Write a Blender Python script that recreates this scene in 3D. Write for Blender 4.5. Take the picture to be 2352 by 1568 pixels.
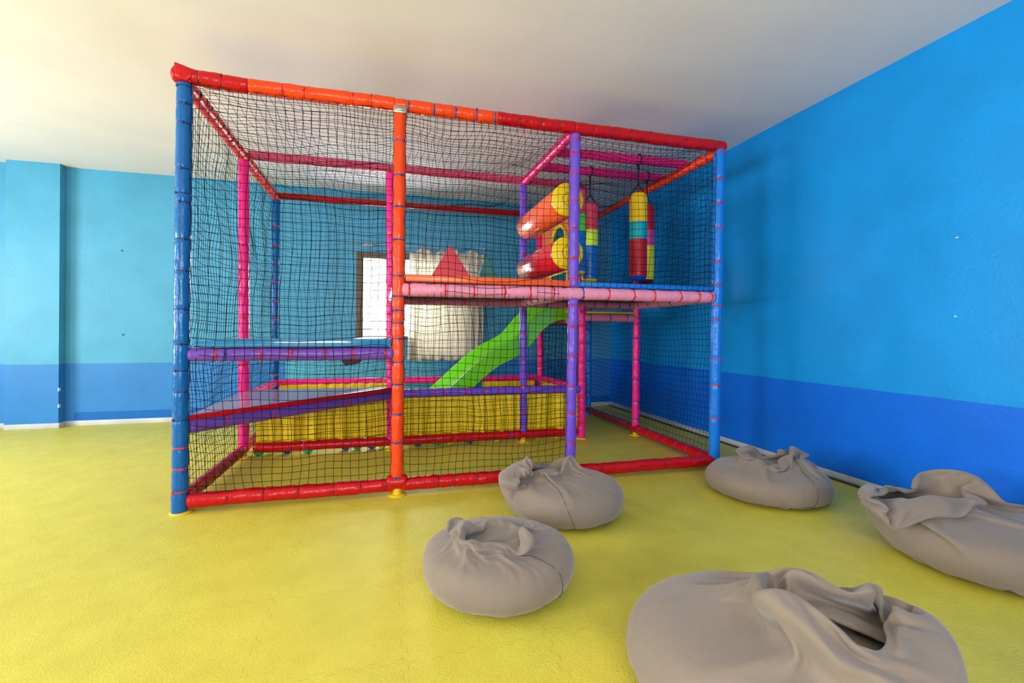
import bpy, bmesh, math, random
import numpy as np
from mathutils import Vector, Matrix
for _o in list(bpy.data.objects): bpy.data.objects.remove(_o)
S = bpy.context.scene
COL = S.collection
PI = math.pi

# ------------------------------------------------------------------ camera
cd = bpy.data.cameras.new('camera'); cam = bpy.data.objects.new('camera', cd); COL.objects.link(cam)
cd.sensor_fit = 'HORIZONTAL'; cd.sensor_width = 36.0
cd.lens = 1085.39 / 2352 * 36.0
cd.shift_y = -23.17 / 2352 * -1.0 * -1.0
cd.clip_start = 0.02
_fw = Vector((0.262361572, 0.964969288, 0.000823509)).normalized()
_r = Vector((0.9649489, -0.26236143, 0.00633256)).normalized()
_u = _r.cross(_fw).normalized()
cam.matrix_world = Matrix(((_r.x, _u.x, -_fw.x, 1.1133), (_r.y, _u.y, -_fw.y, -3.1114), (_r.z, _u.z, -_fw.z, 1.0486), (0, 0, 0, 1)))
S.camera = cam

# ------------------------------------------------------------------ light and exposure
S.view_settings.view_transform = 'Standard'; S.view_settings.look = 'None'
S.view_settings.gamma = 1.0; S.view_settings.exposure = 0.75; S.view_settings.use_curve_mapping = False
wd = bpy.data.worlds.new('daylight'); S.world = wd; wd.use_nodes = True
wd.node_tree.nodes['Background'].inputs[0].default_value = (0.97, 1.0, 0.97, 1)
wd.node_tree.nodes['Background'].inputs[1].default_value = 2.2

def area(name, loc, direction, sx, sy, power, col=(1, 1, 1), spread=180):
    l = bpy.data.lights.new(name, 'AREA'); l.shape = 'RECTANGLE'; l.size = sx; l.size_y = sy
    l.energy = power; l.color = col; l.spread = math.radians(spread)
    o = bpy.data.objects.new(name, l); COL.objects.link(o); o.location = loc
    o.rotation_euler = Vector(direction).to_track_quat('-Z', 'Z').to_euler()
    return o
# daylight through the left and back windows, plus two added fill lamps
area('daylight_left', (-4.62, 0.45, 1.45), (1, 0, 0.05), 1.75, 1.65, 118, (1.0, 0.985, 0.96))
area('fill_rear', (0.6, -6.05, 1.6), (0.1, 1, 0.0), 2.6, 1.5, 95, (1.0, 0.955, 0.97))  # added fill lamp behind the camera, its window made up
area('fill_left_rear', (-4.62, -3.4, 1.55), (1, 0.12, 0.0), 1.9, 1.6, 115, (1.0, 0.97, 0.97))  # added fill lamp for bean bags and right wall, its window made up
area('daylight_back', (1.15, 3.27, 1.45), (0, -1, 0), 0.9, 1.0, 42, (0.95, 1.0, 1.0))

# ------------------------------------------------------------------ materials
MATS = {}
def mat(name, col, rough=0.5, spec=0.5, metal=0.0, coat=0.0, bump=None, var=None, emit=None, trans=0):
    """bump = (scale, strength, stretch) ; var = (scale, amount)"""
    if name in MATS: return MATS[name]
    m = bpy.data.materials.new(name); m.use_nodes = True; MATS[name] = m
    nt = m.node_tree; b = nt.nodes['Principled BSDF']
    b.inputs['Base Color'].default_value = (*col, 1); b.inputs['Roughness'].default_value = rough
    b.inputs['Specular IOR Level'].default_value = spec; b.inputs['Metallic'].default_value = metal
    b.inputs['Coat Weight'].default_value = coat; b.inputs['Coat Roughness'].default_value = 0.08
    if trans: b.inputs['Transmission Weight'].default_value = trans
    tc = nt.nodes.new('ShaderNodeTexCoord')
    if bump:
        mp = nt.nodes.new('ShaderNodeMapping'); nt.links.new(tc.outputs['Object'], mp.inputs[0])
        mp.inputs['Scale'].default_value = bump[2] if len(bump) > 2 else (1, 1, 1)
        n = nt.nodes.new('ShaderNodeTexNoise'); n.inputs['Scale'].default_value = bump[0]; n.inputs['Detail'].default_value = 4
        nt.links.new(mp.outputs[0], n.inputs['Vector'])
        bp = nt.nodes.new('ShaderNodeBump'); bp.inputs['Strength'].default_value = bump[1]; bp.inputs['Distance'].default_value = bump[3] if len(bump) > 3 else 0.01
        nt.links.new(n.outputs['Fac'], bp.inputs['Height']); nt.links.new(bp.outputs[0], b.inputs['Normal'])
        if coat: nt.links.new(bp.outputs[0], b.inputs['Coat Normal'])
    if var:
        n2 = nt.nodes.new('ShaderNodeTexNoise'); n2.inputs['Scale'].default_value = var[0]; n2.inputs['Detail'].default_value = 5
        nt.links.new(tc.outputs['Object'], n2.inputs['Vector'])
        rp = nt.nodes.new('ShaderNodeValToRGB')
        rp.color_ramp.elements[0].position = 0.3; rp.color_ramp.elements[1].position = 0.7
        k = var[1]
        rp.color_ramp.elements[0].color = (*[c * (1 - k) for c in col], 1)
        rp.color_ramp.elements[1].color = (*[min(1, c * (1 + k)) for c in col], 1)
        nt.links.new(n2.outputs['Fac'], rp.inputs[0]); nt.links.new(rp.outputs[0], b.inputs['Base Color'])
    return m
def vinyl(name, col, rough=0.24, b=0.45):
    return mat(name, col, rough, 0.26, bump=(26, b * 1.7, (1, 1, 0.45), 0.009), coat=0.05)
BLUE = vinyl('blue_vinyl', (0.004, 0.11, 0.37)); BLUE2 = vinyl('bright_blue_vinyl', (0.010, 0.19, 0.70))
ORANGE = vinyl('orange_vinyl', (0.80, 0.060, 0.008)); RED = vinyl('red_vinyl', (0.50, 0.004, 0.008))
PURPLE = vinyl('purple_vinyl', (0.16, 0.075, 0.56)); PURPLE2 = vinyl('dark_purple_vinyl', (0.155, 0.06, 0.38))
PINK = vinyl('hot_pink_vinyl', (0.84, 0.02, 0.24)); PALE = vinyl('pale_pink_vinyl', (0.78, 0.27, 0.40), 0.4)
MIDPINK = vinyl('mid_pink_vinyl', (0.75, 0.10, 0.24)); ORED = vinyl('orange_red_vinyl', (0.85, 0.05, 0.015))
YELLOW = vinyl('yellow_vinyl', (0.80, 0.56, 0.01), 0.35, 0.5); YEL = mat('yellow_plastic', (0.80, 0.52, 0.01), 0.35)
CABLE = mat('black_net_cord', (0.004, 0.006, 0.010), 0.8, 0.1)
TIE_RED = mat('red_tie_plastic', (0.70, 0.015, 0.02), 0.35); TIE_BLUE = mat('blue_tie_plastic', (0.01, 0.06, 0.36), 0.35)
TIE_DARK = mat('dark_blue_tie_plastic', (0.006, 0.03, 0.16), 0.3); TIE_YEL = mat('yellow_tie_plastic', (0.8, 0.5, 0.02), 0.4)
TIE_DRED = mat('dark_red_tie_plastic', (0.30, 0.003, 0.006), 0.4)
TIE_PINK = mat('pink_tie_plastic', (0.8, 0.02, 0.3), 0.4)
METAL = mat('galvanised_metal', (0.45, 0.44, 0.40), 0.35, metal=0.9)
LIME = mat('lime_plastic', (0.16, 0.66, 0.012), 0.22, coat=0.4)
STRAP = mat('black_webbing', (0.012, 0.014, 0.03), 0.7)
GREY = mat('grey_skirting', (0.52, 0.55, 0.60), 0.5, var=(6, 0.12))

# ------------------------------------------------------------------ object helpers
def link(name, me, m=None, parent=None, smooth=False):
    o = bpy.data.objects.new(name, me); COL.objects.link(o)
    if m is not None and not me.materials:
        for q in (m if isinstance(m, (list, tuple)) else [m]): me.materials.append(q)
    if parent is not None: o.parent = parent
    if smooth: me.polygons.foreach_set('use_smooth', [True] * len(me.polygons))
    return o
def mk(name, vs, fs, m, parent=None, smooth=False, midx=None):
    me = bpy.data.meshes.new(name); me.from_pydata([tuple(v) for v in vs], [], [tuple(f) for f in fs]); me.update()
    o = link(name, me, m, parent, smooth)
    if midx is not None: me.polygons.foreach_set('material_index', midx)
    return o
def tag(o, label, cat, group=None):
    o['label'] = label; o['category'] = cat
    if group: o['group'] = group
    return o
def struct(o): o['kind'] = 'structure'; return o
def lab(o, label): o['label'] = label; return o
def empty(name, loc=(0, 0, 0)):
    o = bpy.data.objects.new(name, None); COL.objects.link(o); o.location = loc; o.empty_display_size = 0.1; return o
class MB:
    def __init__(s): s.v = []; s.f = []; s.mi = []
    def add(s, vs, fs, mi=0):
        n = len(s.v); s.v += [tuple(v) for v in vs]; s.f += [tuple(i + n for i in f) for f in fs]; s.mi += [mi] * len(fs)
    def box(s, a, b, mi=0):
        x0, y0, z0 = a; x1, y1, z1 = b
        s.add([(x0, y0, z0), (x1, y0, z0), (x1, y1, z0), (x0, y1, z0), (x0, y0, z1), (x1, y0, z1), (x1, y1, z1), (x0, y1, z1)],
              [(0, 3, 2, 1), (4, 5, 6, 7), (0, 1, 5, 4), (1, 2, 6, 5), (2, 3, 7, 6), (3, 0, 4, 7)], mi)
    def tube(s, pts, r, n=8, mi=0, cap=True):
        pts = [Vector(p) for p in pts]; rings = []
        base = len(s.v); up = None
        for i, p in enumerate(pts):
            t = (pts[min(i + 1, len(pts) - 1)] - pts[max(i - 1, 0)]).normalized()
            if up is None:
                up = Vector((0, 0, 1)) if abs(t.z) < 0.9 else Vector((1, 0, 0))
            a = t.cross(up).normalized(); b = a.cross(t).normalized(); up = b
            rr = r[i] if isinstance(r, (list, tuple)) else r
            for k in range(n):
                q = 2 * PI * k / n; s.v.append(tuple(p + a * rr * math.cos(q) + b * rr * math.sin(q)))
        for i in range(len(pts) - 1):
            for k in range(n):
                s.f.append((base + i * n + k, base + i * n + (k + 1) % n, base + (i + 1) * n + (k + 1) % n, base + (i + 1) * n + k)); s.mi.append(mi)
        if cap:
            s.f.append(tuple(base + k for k in range(n))[::-1]); s.mi.append(mi)
            s.f.append(tuple(base + (len(pts) - 1) * n + k for k in range(n))); s.mi.append(mi)
    def lathe(s, prof, n=24, c=(0, 0, 0), mi=0):
        base = len(s.v)
        for (r, z) in prof:
            for k in range(n):
                q = 2 * PI * k / n; s.v.append((c[0] + r * math.cos(q), c[1] + r * math.sin(q), c[2] + z))
        for i in range(len(prof) - 1):
            for k in range(n):
                s.f.append((base + i * n + k, base + i * n + (k + 1) % n, base + (i + 1) * n + (k + 1) % n, base + (i + 1) * n + k)); s.mi.append(mi)
    def prism(s, poly, z0, z1, mi_top=0, mi_side=0):
        n = len(poly)
        s.add([(x, y, z0) for x, y in poly] + [(x, y, z1) for x, y in poly], [tuple(range(n))[::-1]], mi_side)
        b = len(s.v) - 2 * n
        s.f.append(tuple(b + n + k for k in range(n))); s.mi.append(mi_top)
        for k in range(n):
            s.f.append((b + k, b + (k + 1) % n, b + n + (k + 1) % n, b + n + k)); s.mi.append(mi_side)
    def build(s, name, m, parent=None, smooth=False, bevel=0, seg=2):
        o = mk(name, s.v, s.f, m, parent, smooth, s.mi)
        if bevel:
            md = o.modifiers.new('bevel', 'BEVEL'); md.width = bevel; md.segments = seg; md.limit_method = 'ANGLE'; md.angle_limit = 0.6
            o.data.polygons.foreach_set('use_smooth', [True] * len(o.data.polygons))
        return o

# ------------------------------------------------------------------ the room
XR, YB, HC = 4.27, 3.08, 2.795
XL, YF = -4.5, -5.9
def wall_paint(name, up, low, dado=0.675, band=None, xcoord=None):
    m = bpy.data.materials.new(name); m.use_nodes = True; nt = m.node_tree; b = nt.nodes['Principled BSDF']
    b.inputs['Roughness'].default_value = 0.42; b.inputs['Specular IOR Level'].default_value = 0.3
    g = nt.nodes.new('ShaderNodeNewGeometry'); sp = nt.nodes.new('ShaderNodeSeparateXYZ'); nt.links.new(g.outputs['Position'], sp.inputs[0])
    n = nt.nodes.new('ShaderNodeTexNoise'); n.inputs['Scale'].default_value = 3.0; n.inputs['Detail'].default_value = 6
    nt.links.new(g.outputs['Position'], n.inputs['Vector'])
    def mathn(op, a, bb):
        q = nt.nodes.new('ShaderNodeMath'); q.operation = op
        for i, x in enumerate((a, bb)):
            if isinstance(x, (int, float)): q.inputs[i].default_value = x
            else: nt.links.new(x, q.inputs[i])
        return q.outputs[0]
    z = mathn('ADD', sp.outputs['Z'], mathn('MULTIPLY', mathn('SUBTRACT', n.outputs['Fac'], 0.5), 0.008))
    def mix(f, a, bb):
        q = nt.nodes.new('ShaderNodeMix'); q.data_type = 'RGBA'; nt.links.new(f, q.inputs[0])
        for i, x in ((6, a), (7, bb)):
            if isinstance(x, tuple): q.inputs[i].default_value = (*x, 1)
            else: nt.links.new(x, q.inputs[i])
        return q.outputs[2]
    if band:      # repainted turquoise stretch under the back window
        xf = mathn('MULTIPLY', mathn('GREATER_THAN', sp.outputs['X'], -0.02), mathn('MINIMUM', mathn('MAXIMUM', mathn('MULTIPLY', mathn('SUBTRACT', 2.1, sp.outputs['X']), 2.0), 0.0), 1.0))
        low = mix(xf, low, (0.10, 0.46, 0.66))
    c = mix(mathn('GREATER_THAN', z, dado), low, up)
    if band:
        f = mathn('MULTIPLY', mathn('LESS_THAN', z, 0.145), mathn('GREATER_THAN', sp.outputs['X'], band[1]))
        c = mix(f, c, band[0])
    if not band:   # faint capsule-shaped repainted patch
        dz = mathn('MAXIMUM', mathn('SUBTRACT', mathn('ABSOLUTE', mathn('SUBTRACT', sp.outputs['Z'], 1.56), 0), 0.09), 0.0)
        dy = mathn('SUBTRACT', sp.outputs['Y'], -1.03)
        rr = mathn('ADD', mathn('MULTIPLY', dz, dz), mathn('MULTIPLY', dy, dy))
        c = mix(mathn('MULTIPLY', mathn('LESS_THAN', rr, 0.0034), 0.5), c, tuple(v * k for v, k in zip(up, (0.6, 0.9, 0.92))))
    f2 = mathn('MULTIPLY', mathn('SUBTRACT', n.outputs['Fac'], 0.5), 0.35)
    hs = nt.nodes.new('ShaderNodeHueSaturation'); nt.links.new(c, hs.inputs['Color']); nt.links.new(mathn('ADD', f2, 1.0), hs.inputs['Value'])
    nt.links.new(hs.outputs[0], b.inputs['Base Color'])
    n3 = nt.nodes.new('ShaderNodeTexNoise'); n3.inputs['Scale'].default_value = 45; n3.inputs['Detail'].default_value = 4
    nt.links.new(g.outputs['Position'], n3.inputs['Vector'])
    bp = nt.nodes.new('ShaderNodeBump'); bp.inputs['Strength'].default_value = 0.12; bp.inputs['Distance'].default_value = 0.01
    nt.links.new(n3.outputs['Fac'], bp.inputs['Height']); nt.links.new(bp.outputs[0], b.inputs['Normal'])
    return m
W_LIT = wall_paint('wall_paint_lit_tone', (0.070, 0.34, 0.56), (0.03, 0.21, 0.58), band=((0.005, 0.13, 0.50), -2.12))  # same paint as the right wall, brighter light put into the colour
W_SHADE = wall_paint('wall_paint_shade_tone', (0.003, 0.28, 0.76), (0.001, 0.145, 0.74))  # same paint again, dimmer light put into a deeper tone

# floor: interlocking foam mats
def floor_mat():
    m = bpy.data.materials.new('yellow_foam_mats'); m.use_nodes = True; nt = m.node_tree; b = nt.nodes['Principled BSDF']
    b.inputs['Roughness'].default_value = 0.5; b.inputs['Specular IOR Level'].default_value = 0.4
    g = nt.nodes.new('ShaderNodeNewGeometry'); sp = nt.nodes.new('ShaderNodeSeparateXYZ'); nt.links.new(g.outputs['Position'], sp.inputs[0])
    def M(op, a, bb=0.0, cc=None):
        q = nt.nodes.new('ShaderNodeMath'); q.operation = op
        for i, x in enumerate((a, bb, cc)):
            if x is None: continue
            if isinstance(x, (int, float)): q.inputs[i].default_value = x
            else: nt.links.new(x, q.inputs[i])
        return q.outputs[0]
    X, Y = sp.outputs['X'], sp.outputs['Y']
    def seam(a, bco, off):
        w = M('MULTIPLY', M('SINE', M('MULTIPLY', bco, 2 * PI / 0.0792)), 2.2)
        w = M('MULTIPLY', M('MINIMUM', M('MAXIMUM', w, -1.0), 1.0), 0.0085)
        t = M('DIVIDE', M('ADD', M('SUBTRACT', a, off), w), 0.475)
        d = M('ABSOLUTE', M('SUBTRACT', M('FRACT', M('ADD', t, 0.5)), 0.5))
        return M('MULTIPLY', d, 0.475)
    d = M('MINIMUM', seam(X, Y, 0.237), seam(Y, X, -0.62))
    n = nt.nodes.new('ShaderNodeTexNoise'); n.inputs['Scale'].default_value = 2.3; n.inputs['Detail'].default_value = 3
    nt.links.new(g.outputs['Position'], n.inputs['Vector'])
    wd_ = M('MAXIMUM', M('MULTIPLY', M('SUBTRACT', n.outputs['Fac'], 0.38), 0.010), 0.0005)
    wd_ = M('MINIMUM', wd_, 0.0013)
    gap = M('SUBTRACT', 1.0, M('MINIMUM', M('DIVIDE', d, wd_), 1.0))
    # leather grain
    vo = nt.nodes.new('ShaderNodeTexVoronoi'); vo.inputs['Scale'].default_value = 150; nt.links.new(g.outputs['Position'], vo.inputs['Vector'])
    n2 = nt.nodes.new('ShaderNodeTexNoise'); n2.inputs['Scale'].default_value = 60; n2.inputs['Detail'].default_value = 5
    nt.links.new(g.outputs['Position'], n2.inputs['Vector'])
    h = M('SUBTRACT', M('ADD', M('MULTIPLY', vo.outputs['Distance'], 0.5), M('MULTIPLY', n2.outputs['Fac'], 0.5)), M('MULTIPLY', gap, 1.5))
    bp = nt.nodes.new('ShaderNodeBump'); bp.inputs['Strength'].default_value = 0.35; bp.inputs['Distance'].default_value = 0.004
    nt.links.new(h, bp.inputs['Height']); nt.links.new(bp.outputs[0], b.inputs['Normal'])
    n4 = nt.nodes.new('ShaderNodeTexNoise'); n4.inputs['Scale'].default_value = 5; n4.inputs['Detail'].default_value = 7; n4.inputs['Roughness'].default_value = 0.65
    nt.links.new(g.outputs['Position'], n4.inputs['Vector'])
    rp = nt.nodes.new('ShaderNodeValToRGB'); nt.links.new(n4.outputs['Fac'], rp.inputs[0])
    rp.color_ramp.elements[0].position = 0.3; rp.color_ramp.elements[0].color = (0.60, 0.52, 0.055, 1)
    rp.color_ramp.elements[1].position = 0.7; rp.color_ramp.elements[1].color = (0.70, 0.62, 0.075, 1)
    mx = nt.nodes.new('ShaderNodeMix'); mx.data_type = 'RGBA'; nt.links.new(M('MULTIPLY', gap, 0.6), mx.inputs[0])
    nt.links.new(rp.outputs[0], mx.inputs[6]); mx.inputs[7].default_value = (0.25, 0.17, 0.02, 1)
    nt.links.new(mx.outputs[2], b.inputs['Base Color'])
    return m
fl = MB(); fl.box((XL - 0.2, YF - 0.2, -0.1), (XR + 0.2, YB + 0.4, 0)); struct(fl.build('floor', floor_mat()))
ce = MB(); ce.box((XL - 0.2, YF - 0.2, HC), (XR + 0.2, YB + 0.4, HC + 0.1))
struct(ce.build('ceiling', mat('ceiling_plaster', (0.84, 0.80, 0.85), 0.8, 0.2, bump=(7, 0.06, (1, 1, 1), 0.03), var=(1.5, 0.03))))

# back wall with window opening
WX0, WX1, WZ0, WZ1 = 0.78, 2.25, 0.935, 2.035
bw = MB()
bw.box((XL - 0.2, YB, 0), (WX0, YB + 0.2, HC)); bw.box((WX1, YB, 0), (XR + 0.2, YB + 0.2, HC))
bw.box((WX0, YB, 0), (1.47, YB + 0.2, WZ0)); bw.box((1.47, YB, 0), (WX1, YB + 0.2, 0.70)); bw.box((WX0, YB, WZ1), (WX1, YB + 0.2, HC))  # sill lowered behind the curtain, an added opening to brighten the cloth
struct(bw.build('wall_back', W_LIT))
rw = MB(); rw.box((XR, YF, 0), (XR + 0.2, YB, HC)); struct(rw.build('wall_right', W_SHADE))
# left wall with a large window, out of frame, where the daylight comes from
lw = MB(); LY0, LY1, LZ0, LZ1 = -0.45, 1.35, 0.6, 2.3
M0, M1 = -4.4, -2.4  # second opening, made up for the left fill lamp
lw.box((XL - 0.2, YF, 0), (XL, M0, HC)); lw.box((XL - 0.2, M1, 0), (XL, LY0, HC)); lw.box((XL - 0.2, M0, 0), (XL, M1, 0.7)); lw.box((XL - 0.2, M0, 2.4), (XL, M1, HC)); lw.box((XL - 0.2, LY1, 0), (XL, YB, HC))
lw.box((XL - 0.2, LY0, 0), (XL, LY1, LZ0)); lw.box((XL - 0.2, LY0, LZ1), (XL, LY1, HC)); struct(lw.build('wall_left', W_LIT))
fw_ = MB(); FX0, FX1 = -0.8, 2.0  # opening made up for the rear fill lamp
fw_.box((XL - 0.2, YF - 0.2, 0), (FX0, YF, HC)); fw_.box((FX1, YF - 0.2, 0), (XR + 0.2, YF, HC))
fw_.box((FX0, YF - 0.2, 0), (FX1, YF, 0.8)); fw_.box((FX0, YF - 0.2, 2.4), (FX1, YF, HC)); struct(fw_.build('wall_front', W_SHADE))
# pilaster on the back wall
CX0, CX1, CY = -2.66, -2.20, 3.00
tr = MB(); tr.box((CX0, CY - 0.03, 0), (CX1, YB, HC)); struct(tr.build('trim_1', W_LIT))
# skirting
def skirting(name, segs):
    s = MB()
    for (a, b, nx, ny) in segs:
        t = 0.012; h = 0.055
        x0, x1 = sorted((a[0], b[0])); y0, y1 = sorted((a[1], b[1]))
        s.box((x0 + min(nx, 0) * t, y0 + min(ny, 0) * t, 0), (x1 + max(nx, 0) * t, y1 + max(ny, 0) * t, h))
    return struct(s.build(name, GREY, bevel=0.003))
skirting('baseboard_back', [((XL, YB), (CX0, YB), 0, -1), ((CX1, YB), (XR, YB), 0, -1), ((CX0, CY - .03), (CX1, CY - .03), 0, -1), ((CX1, CY - .042), (CX1, YB), 1, 0)])
skirting('baseboard_right', [((XR, YF), (XR, YB), -1, 0)])
gm = MB(); gm.box((XR - 0.035, YF, 0), (XR - 0.012, YB, 0.012)); struct(gm.build('trim_2', mat('dark_edge_strip', (0.03, 0.045, 0.07), 0.5)))

# back window: frame and pane, low part behind the curtain added
WOODF = mat('grey_brown_window_wood', (0.125, 0.095, 0.07), 0.55, bump=(30, 0.2, (1, 1, 0.2), 0.003), var=(14, 0.2))
fr = MB(); y0, y1 = YB - 0.015, YB + 0.06; t = 0.085
for a, b in (((WX0, WZ0), (WX0 + t, WZ1)), ((WX1 - t, 0.70), (WX1, WZ1)), ((WX0 + t, WZ1 - t * .9), (WX1 - t, WZ1)), ((WX0 + t, WZ0), (1.47, WZ0 + 0.05)), ((1.53, 0.70), (WX1 - t, 0.75)), ((1.47, 0.70), (1.53, WZ1 - t * .9))):
    fr.box((a[0], y0, a[1]), (b[0], y1, b[1]))
wf = struct(fr.build('window_1', WOODF, bevel=0.004))
gl = bpy.data.materials.new('window_glass'); gl.use_nodes = True; nt = gl.node_tree
for n in list(nt.nodes): nt.nodes.remove(n)
oo = nt.nodes.new('ShaderNodeOutputMaterial'); mx = nt.nodes.new('ShaderNodeMixShader'); tb = nt.nodes.new('ShaderNodeBsdfTransparent'); gb = nt.nodes.new('ShaderNodeBsdfGlossy')
gb.inputs['Roughness'].default_value = 0.02; mx.inputs[0].default_value = 0.06
nt.links.new(tb.outputs[0], mx.inputs[1]); nt.links.new(gb.outputs[0], mx.inputs[2]); nt.links.new(mx.outputs[0], oo.inputs[0])
pn = MB(); pn.box((WX0 + t, YB + 0.03, WZ0 + 0.05), (1.47, YB + 0.036, WZ1 - t * .9)); pn.box((1.53, YB + 0.03, 0.75), (WX1 - t, YB + 0.036, WZ1 - t * .9)); pn.build('pane', gl, wf)
# thin window guard grille outside the pane
gr = MB()
for k in range(1, 9): gr.tube([(WX0 + t, YB + 0.10, WZ0 + k * 0.12), (WX1 - t, YB + 0.10, WZ0 + k * 0.12)], 0.0022, 5)
for k in range(0, 10): gr.tube([(WX0 + t + 0.02 + k * 0.14, YB + 0.10, WZ0), (WX0 + t + 0.02 + k * 0.14, YB + 0.10, WZ1)], 0.0022, 5)
lab(gr.build('window_grille', mat('grille_metal', (0.5, 0.52, 0.5), 0.4, metal=0.5), wf), 'thin metal grille outside the pane')
wf2 = MB()
for a, b in (((LY0, LZ0), (LY0 + .07, LZ1)), ((LY1 - .07, LZ0), (LY1, LZ1)), ((LY0, LZ1 - .07), (LY1, LZ1)), ((LY0, LZ0), (LY1, LZ0 + .07)), ((.42, LZ0), (.48, LZ1))):
    wf2.box((XL - 0.06, a[0], a[1]), (XL, b[0], b[1]))
struct(wf2.build('window_2', WOODF))
wf4 = MB()  # frame of the added window at the left fill lamp
for a, b in (((M0, .7), (M0 + .07, 2.4)), ((M1 - .07, .7), (M1, 2.4)), ((M0, 2.33), (M1, 2.4)), ((M0, .7), (M1, .77)), ((-3.43, .7), (-3.37, 2.4))):
    wf4.box((XL - 0.06, a[0], a[1]), (XL, b[0], b[1]))
struct(wf4.build('fill_window_left', WOODF))
wf3 = MB()  # frame of the added window at the rear fill lamp
for a, b in (((FX0, .8), (FX0 + .07, 2.4)), ((FX1 - .07, .8), (FX1, 2.4)), ((FX0, 2.33), (FX1, 2.4)), ((FX0, .8), (FX1, .87)), ((.57, .8), (.63, 2.4))):
    wf3.box((a[0], YF - .06, a[1]), (b[0], YF, b[1]))
struct(wf3.build('fill_window_rear', WOODF))

# curtain rail, curtain, cord, socket
rd = MB(); rd.tube([(0.70, YB - 0.045, 2.135), (1.4, YB - 0.045, 2.128), (2.40, YB - 0.045, 2.14)], 0.004, 6)
rd.box((0.86, YB - 0.055, 2.105), (0.98, YB - 0.03, 2.13)); rd.box((0.70, YB - 0.055, 2.13), (0.715, YB, 2.145)); rd.box((2.385, YB - 0.055, 2.13), (2.40, YB, 2.15))
tag(rd.build('curtain_wire', mat('pale_wire', (0.6, 0.52, 0.45), 0.5)), 'thin curtain wire strung above the window on the back wall', 'curtain wire')
def curtain():
    nx, nz = 220, 46; vs = []; fs = []; rng = random.Random(4)
    ph = [rng.uniform(0, 6.28) for _ in range(6)]
    for j in range(nz + 1):
        for i in range(nx + 1):
            s = i / nx; tt = j / nz
            w = 0.028 * math.sin(2 * PI * (9.5 * s + 0.35 * math.sin(5 * s + ph[0]) + 0.05 * tt)) + 0.010 * math.sin(2 * PI * 21 * s + ph[1] + 0.8 * tt)
            w *= 0.75 + 0.35 * (1 - tt)
            top = 2.125 - 0.045 * abs(math.sin(PI * 4.6 * s + 0.4)) - 0.035 * max(0, math.sin(2 * PI * 3.1 * s + 1.0)) * (1 if s < .6 else .4)
            bot = 0.672 + 0.008 * math.sin(30 * s)
            x = 1.425 + 0.955 * s - 0.02 * (1 - tt) * (1 - s) + 0.006 * math.sin(9 * tt + 11 * s)
            vs.append((x, YB - 0.058 + w * 0.9, bot + (top - bot) * tt))
    for j in range(nz):
        for i in range(nx):
            a = j * (nx + 1) + i; fs.append((a, a + 1, a + nx + 2, a + nx + 1))
    m = mat('cream_curtain_cloth', (0.90, 0.86, 0.80), 0.9, 0.1)
    b = m.node_tree.nodes['Principled BSDF']; b.inputs['Transmission Weight'].default_value = 0.0
    # thin cloth lets some daylight through
    nt = m.node_tree; tl = nt.nodes.new('ShaderNodeBsdfTranslucent'); tl.inputs[0].default_value = (0.8, 0.76, 0.66, 1)
    ms = nt.nodes.new('ShaderNodeMixShader'); ms.inputs[0].default_value = 0.45
    nt.links.new(b.outputs[0], ms.inputs[1]); nt.links.new(tl.outputs[0], ms.inputs[2]); nt.links.new(ms.outputs[0], nt.nodes['Material Output'].inputs[0])
    o = mk('curtain', vs, fs, m, None, True)
    sd = o.modifiers.new('thick', 'SOLIDIFY'); sd.thickness = 0.002
    return o
tag(curtain(), 'cream pleated curtain with sagging top edge hanging over the back window', 'curtain')
cb = MB(); cb.tube([(1.697, YB - 0.006, 2.16), (1.70, YB - 0.006, 2.60)], 0.003, 6)
tag(cb.build('wall_cable', mat('pale_wire', (0, 0, 0))), 'thin pale cable running up the back wall above the curtain', 'cable')
sk = MB(); sk.box((2.54, YB - 0.03, 0.325), (2.64, YB, 0.39)); sk.box((2.555, YB - 0.036, 0.335), (2.585, YB - 0.03, 0.38), 1); sk.box((2.60, YB - 0.036, 0.335), (2.63, YB - 0.03, 0.38), 1)
WHITE = mat('white_plastic', (0.8, 0.78, 0.72), 0.4)
tag(sk.build('wall_socket', [WHITE, mat('socket_insert', (0.5, 0.48, 0.42), 0.5)], bevel=0.003), 'white double socket low on the back wall behind the slide', 'socket')
for (zz, tx) in ((0.39, 'upper white clip on the corner of the blue pillar'), (0.215, 'lower white clip on the corner of the blue pillar')):
    c = MB(); c.box((CX1 - 0.004, CY - 0.032, zz), (CX1 + 0.004, CY - 0.004, zz + 0.035)); tag(c.build('wall_clip', WHITE), tx, 'clip')
for (y, z, nm) in ((-1.18, 1.60, 'upper'), (-1.175, 1.15, 'lower')):
    c = MB(); c.box((XR - 0.003, y, z), (XR, y + 0.012, z + 0.006)); tag(c.build('wall_plug', WHITE), '%s of two tiny pale wall plugs on the blue right wall' % nm, 'wall plug')
for (x, z, nm) in ((-1.69, 1.92, 'upper'), (-1.675, 0.99, 'lower')):
    c = MB(); c.tube([(x, YB, z), (x, YB - 0.012, z)], 0.008, 8); tag(c.build('wall_hook', mat('dark_steel', (0.05, 0.07, 0.08), 0.5)), '%s of two small dark hooks on the back wall left of the cage' % nm, 'hook')

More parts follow.
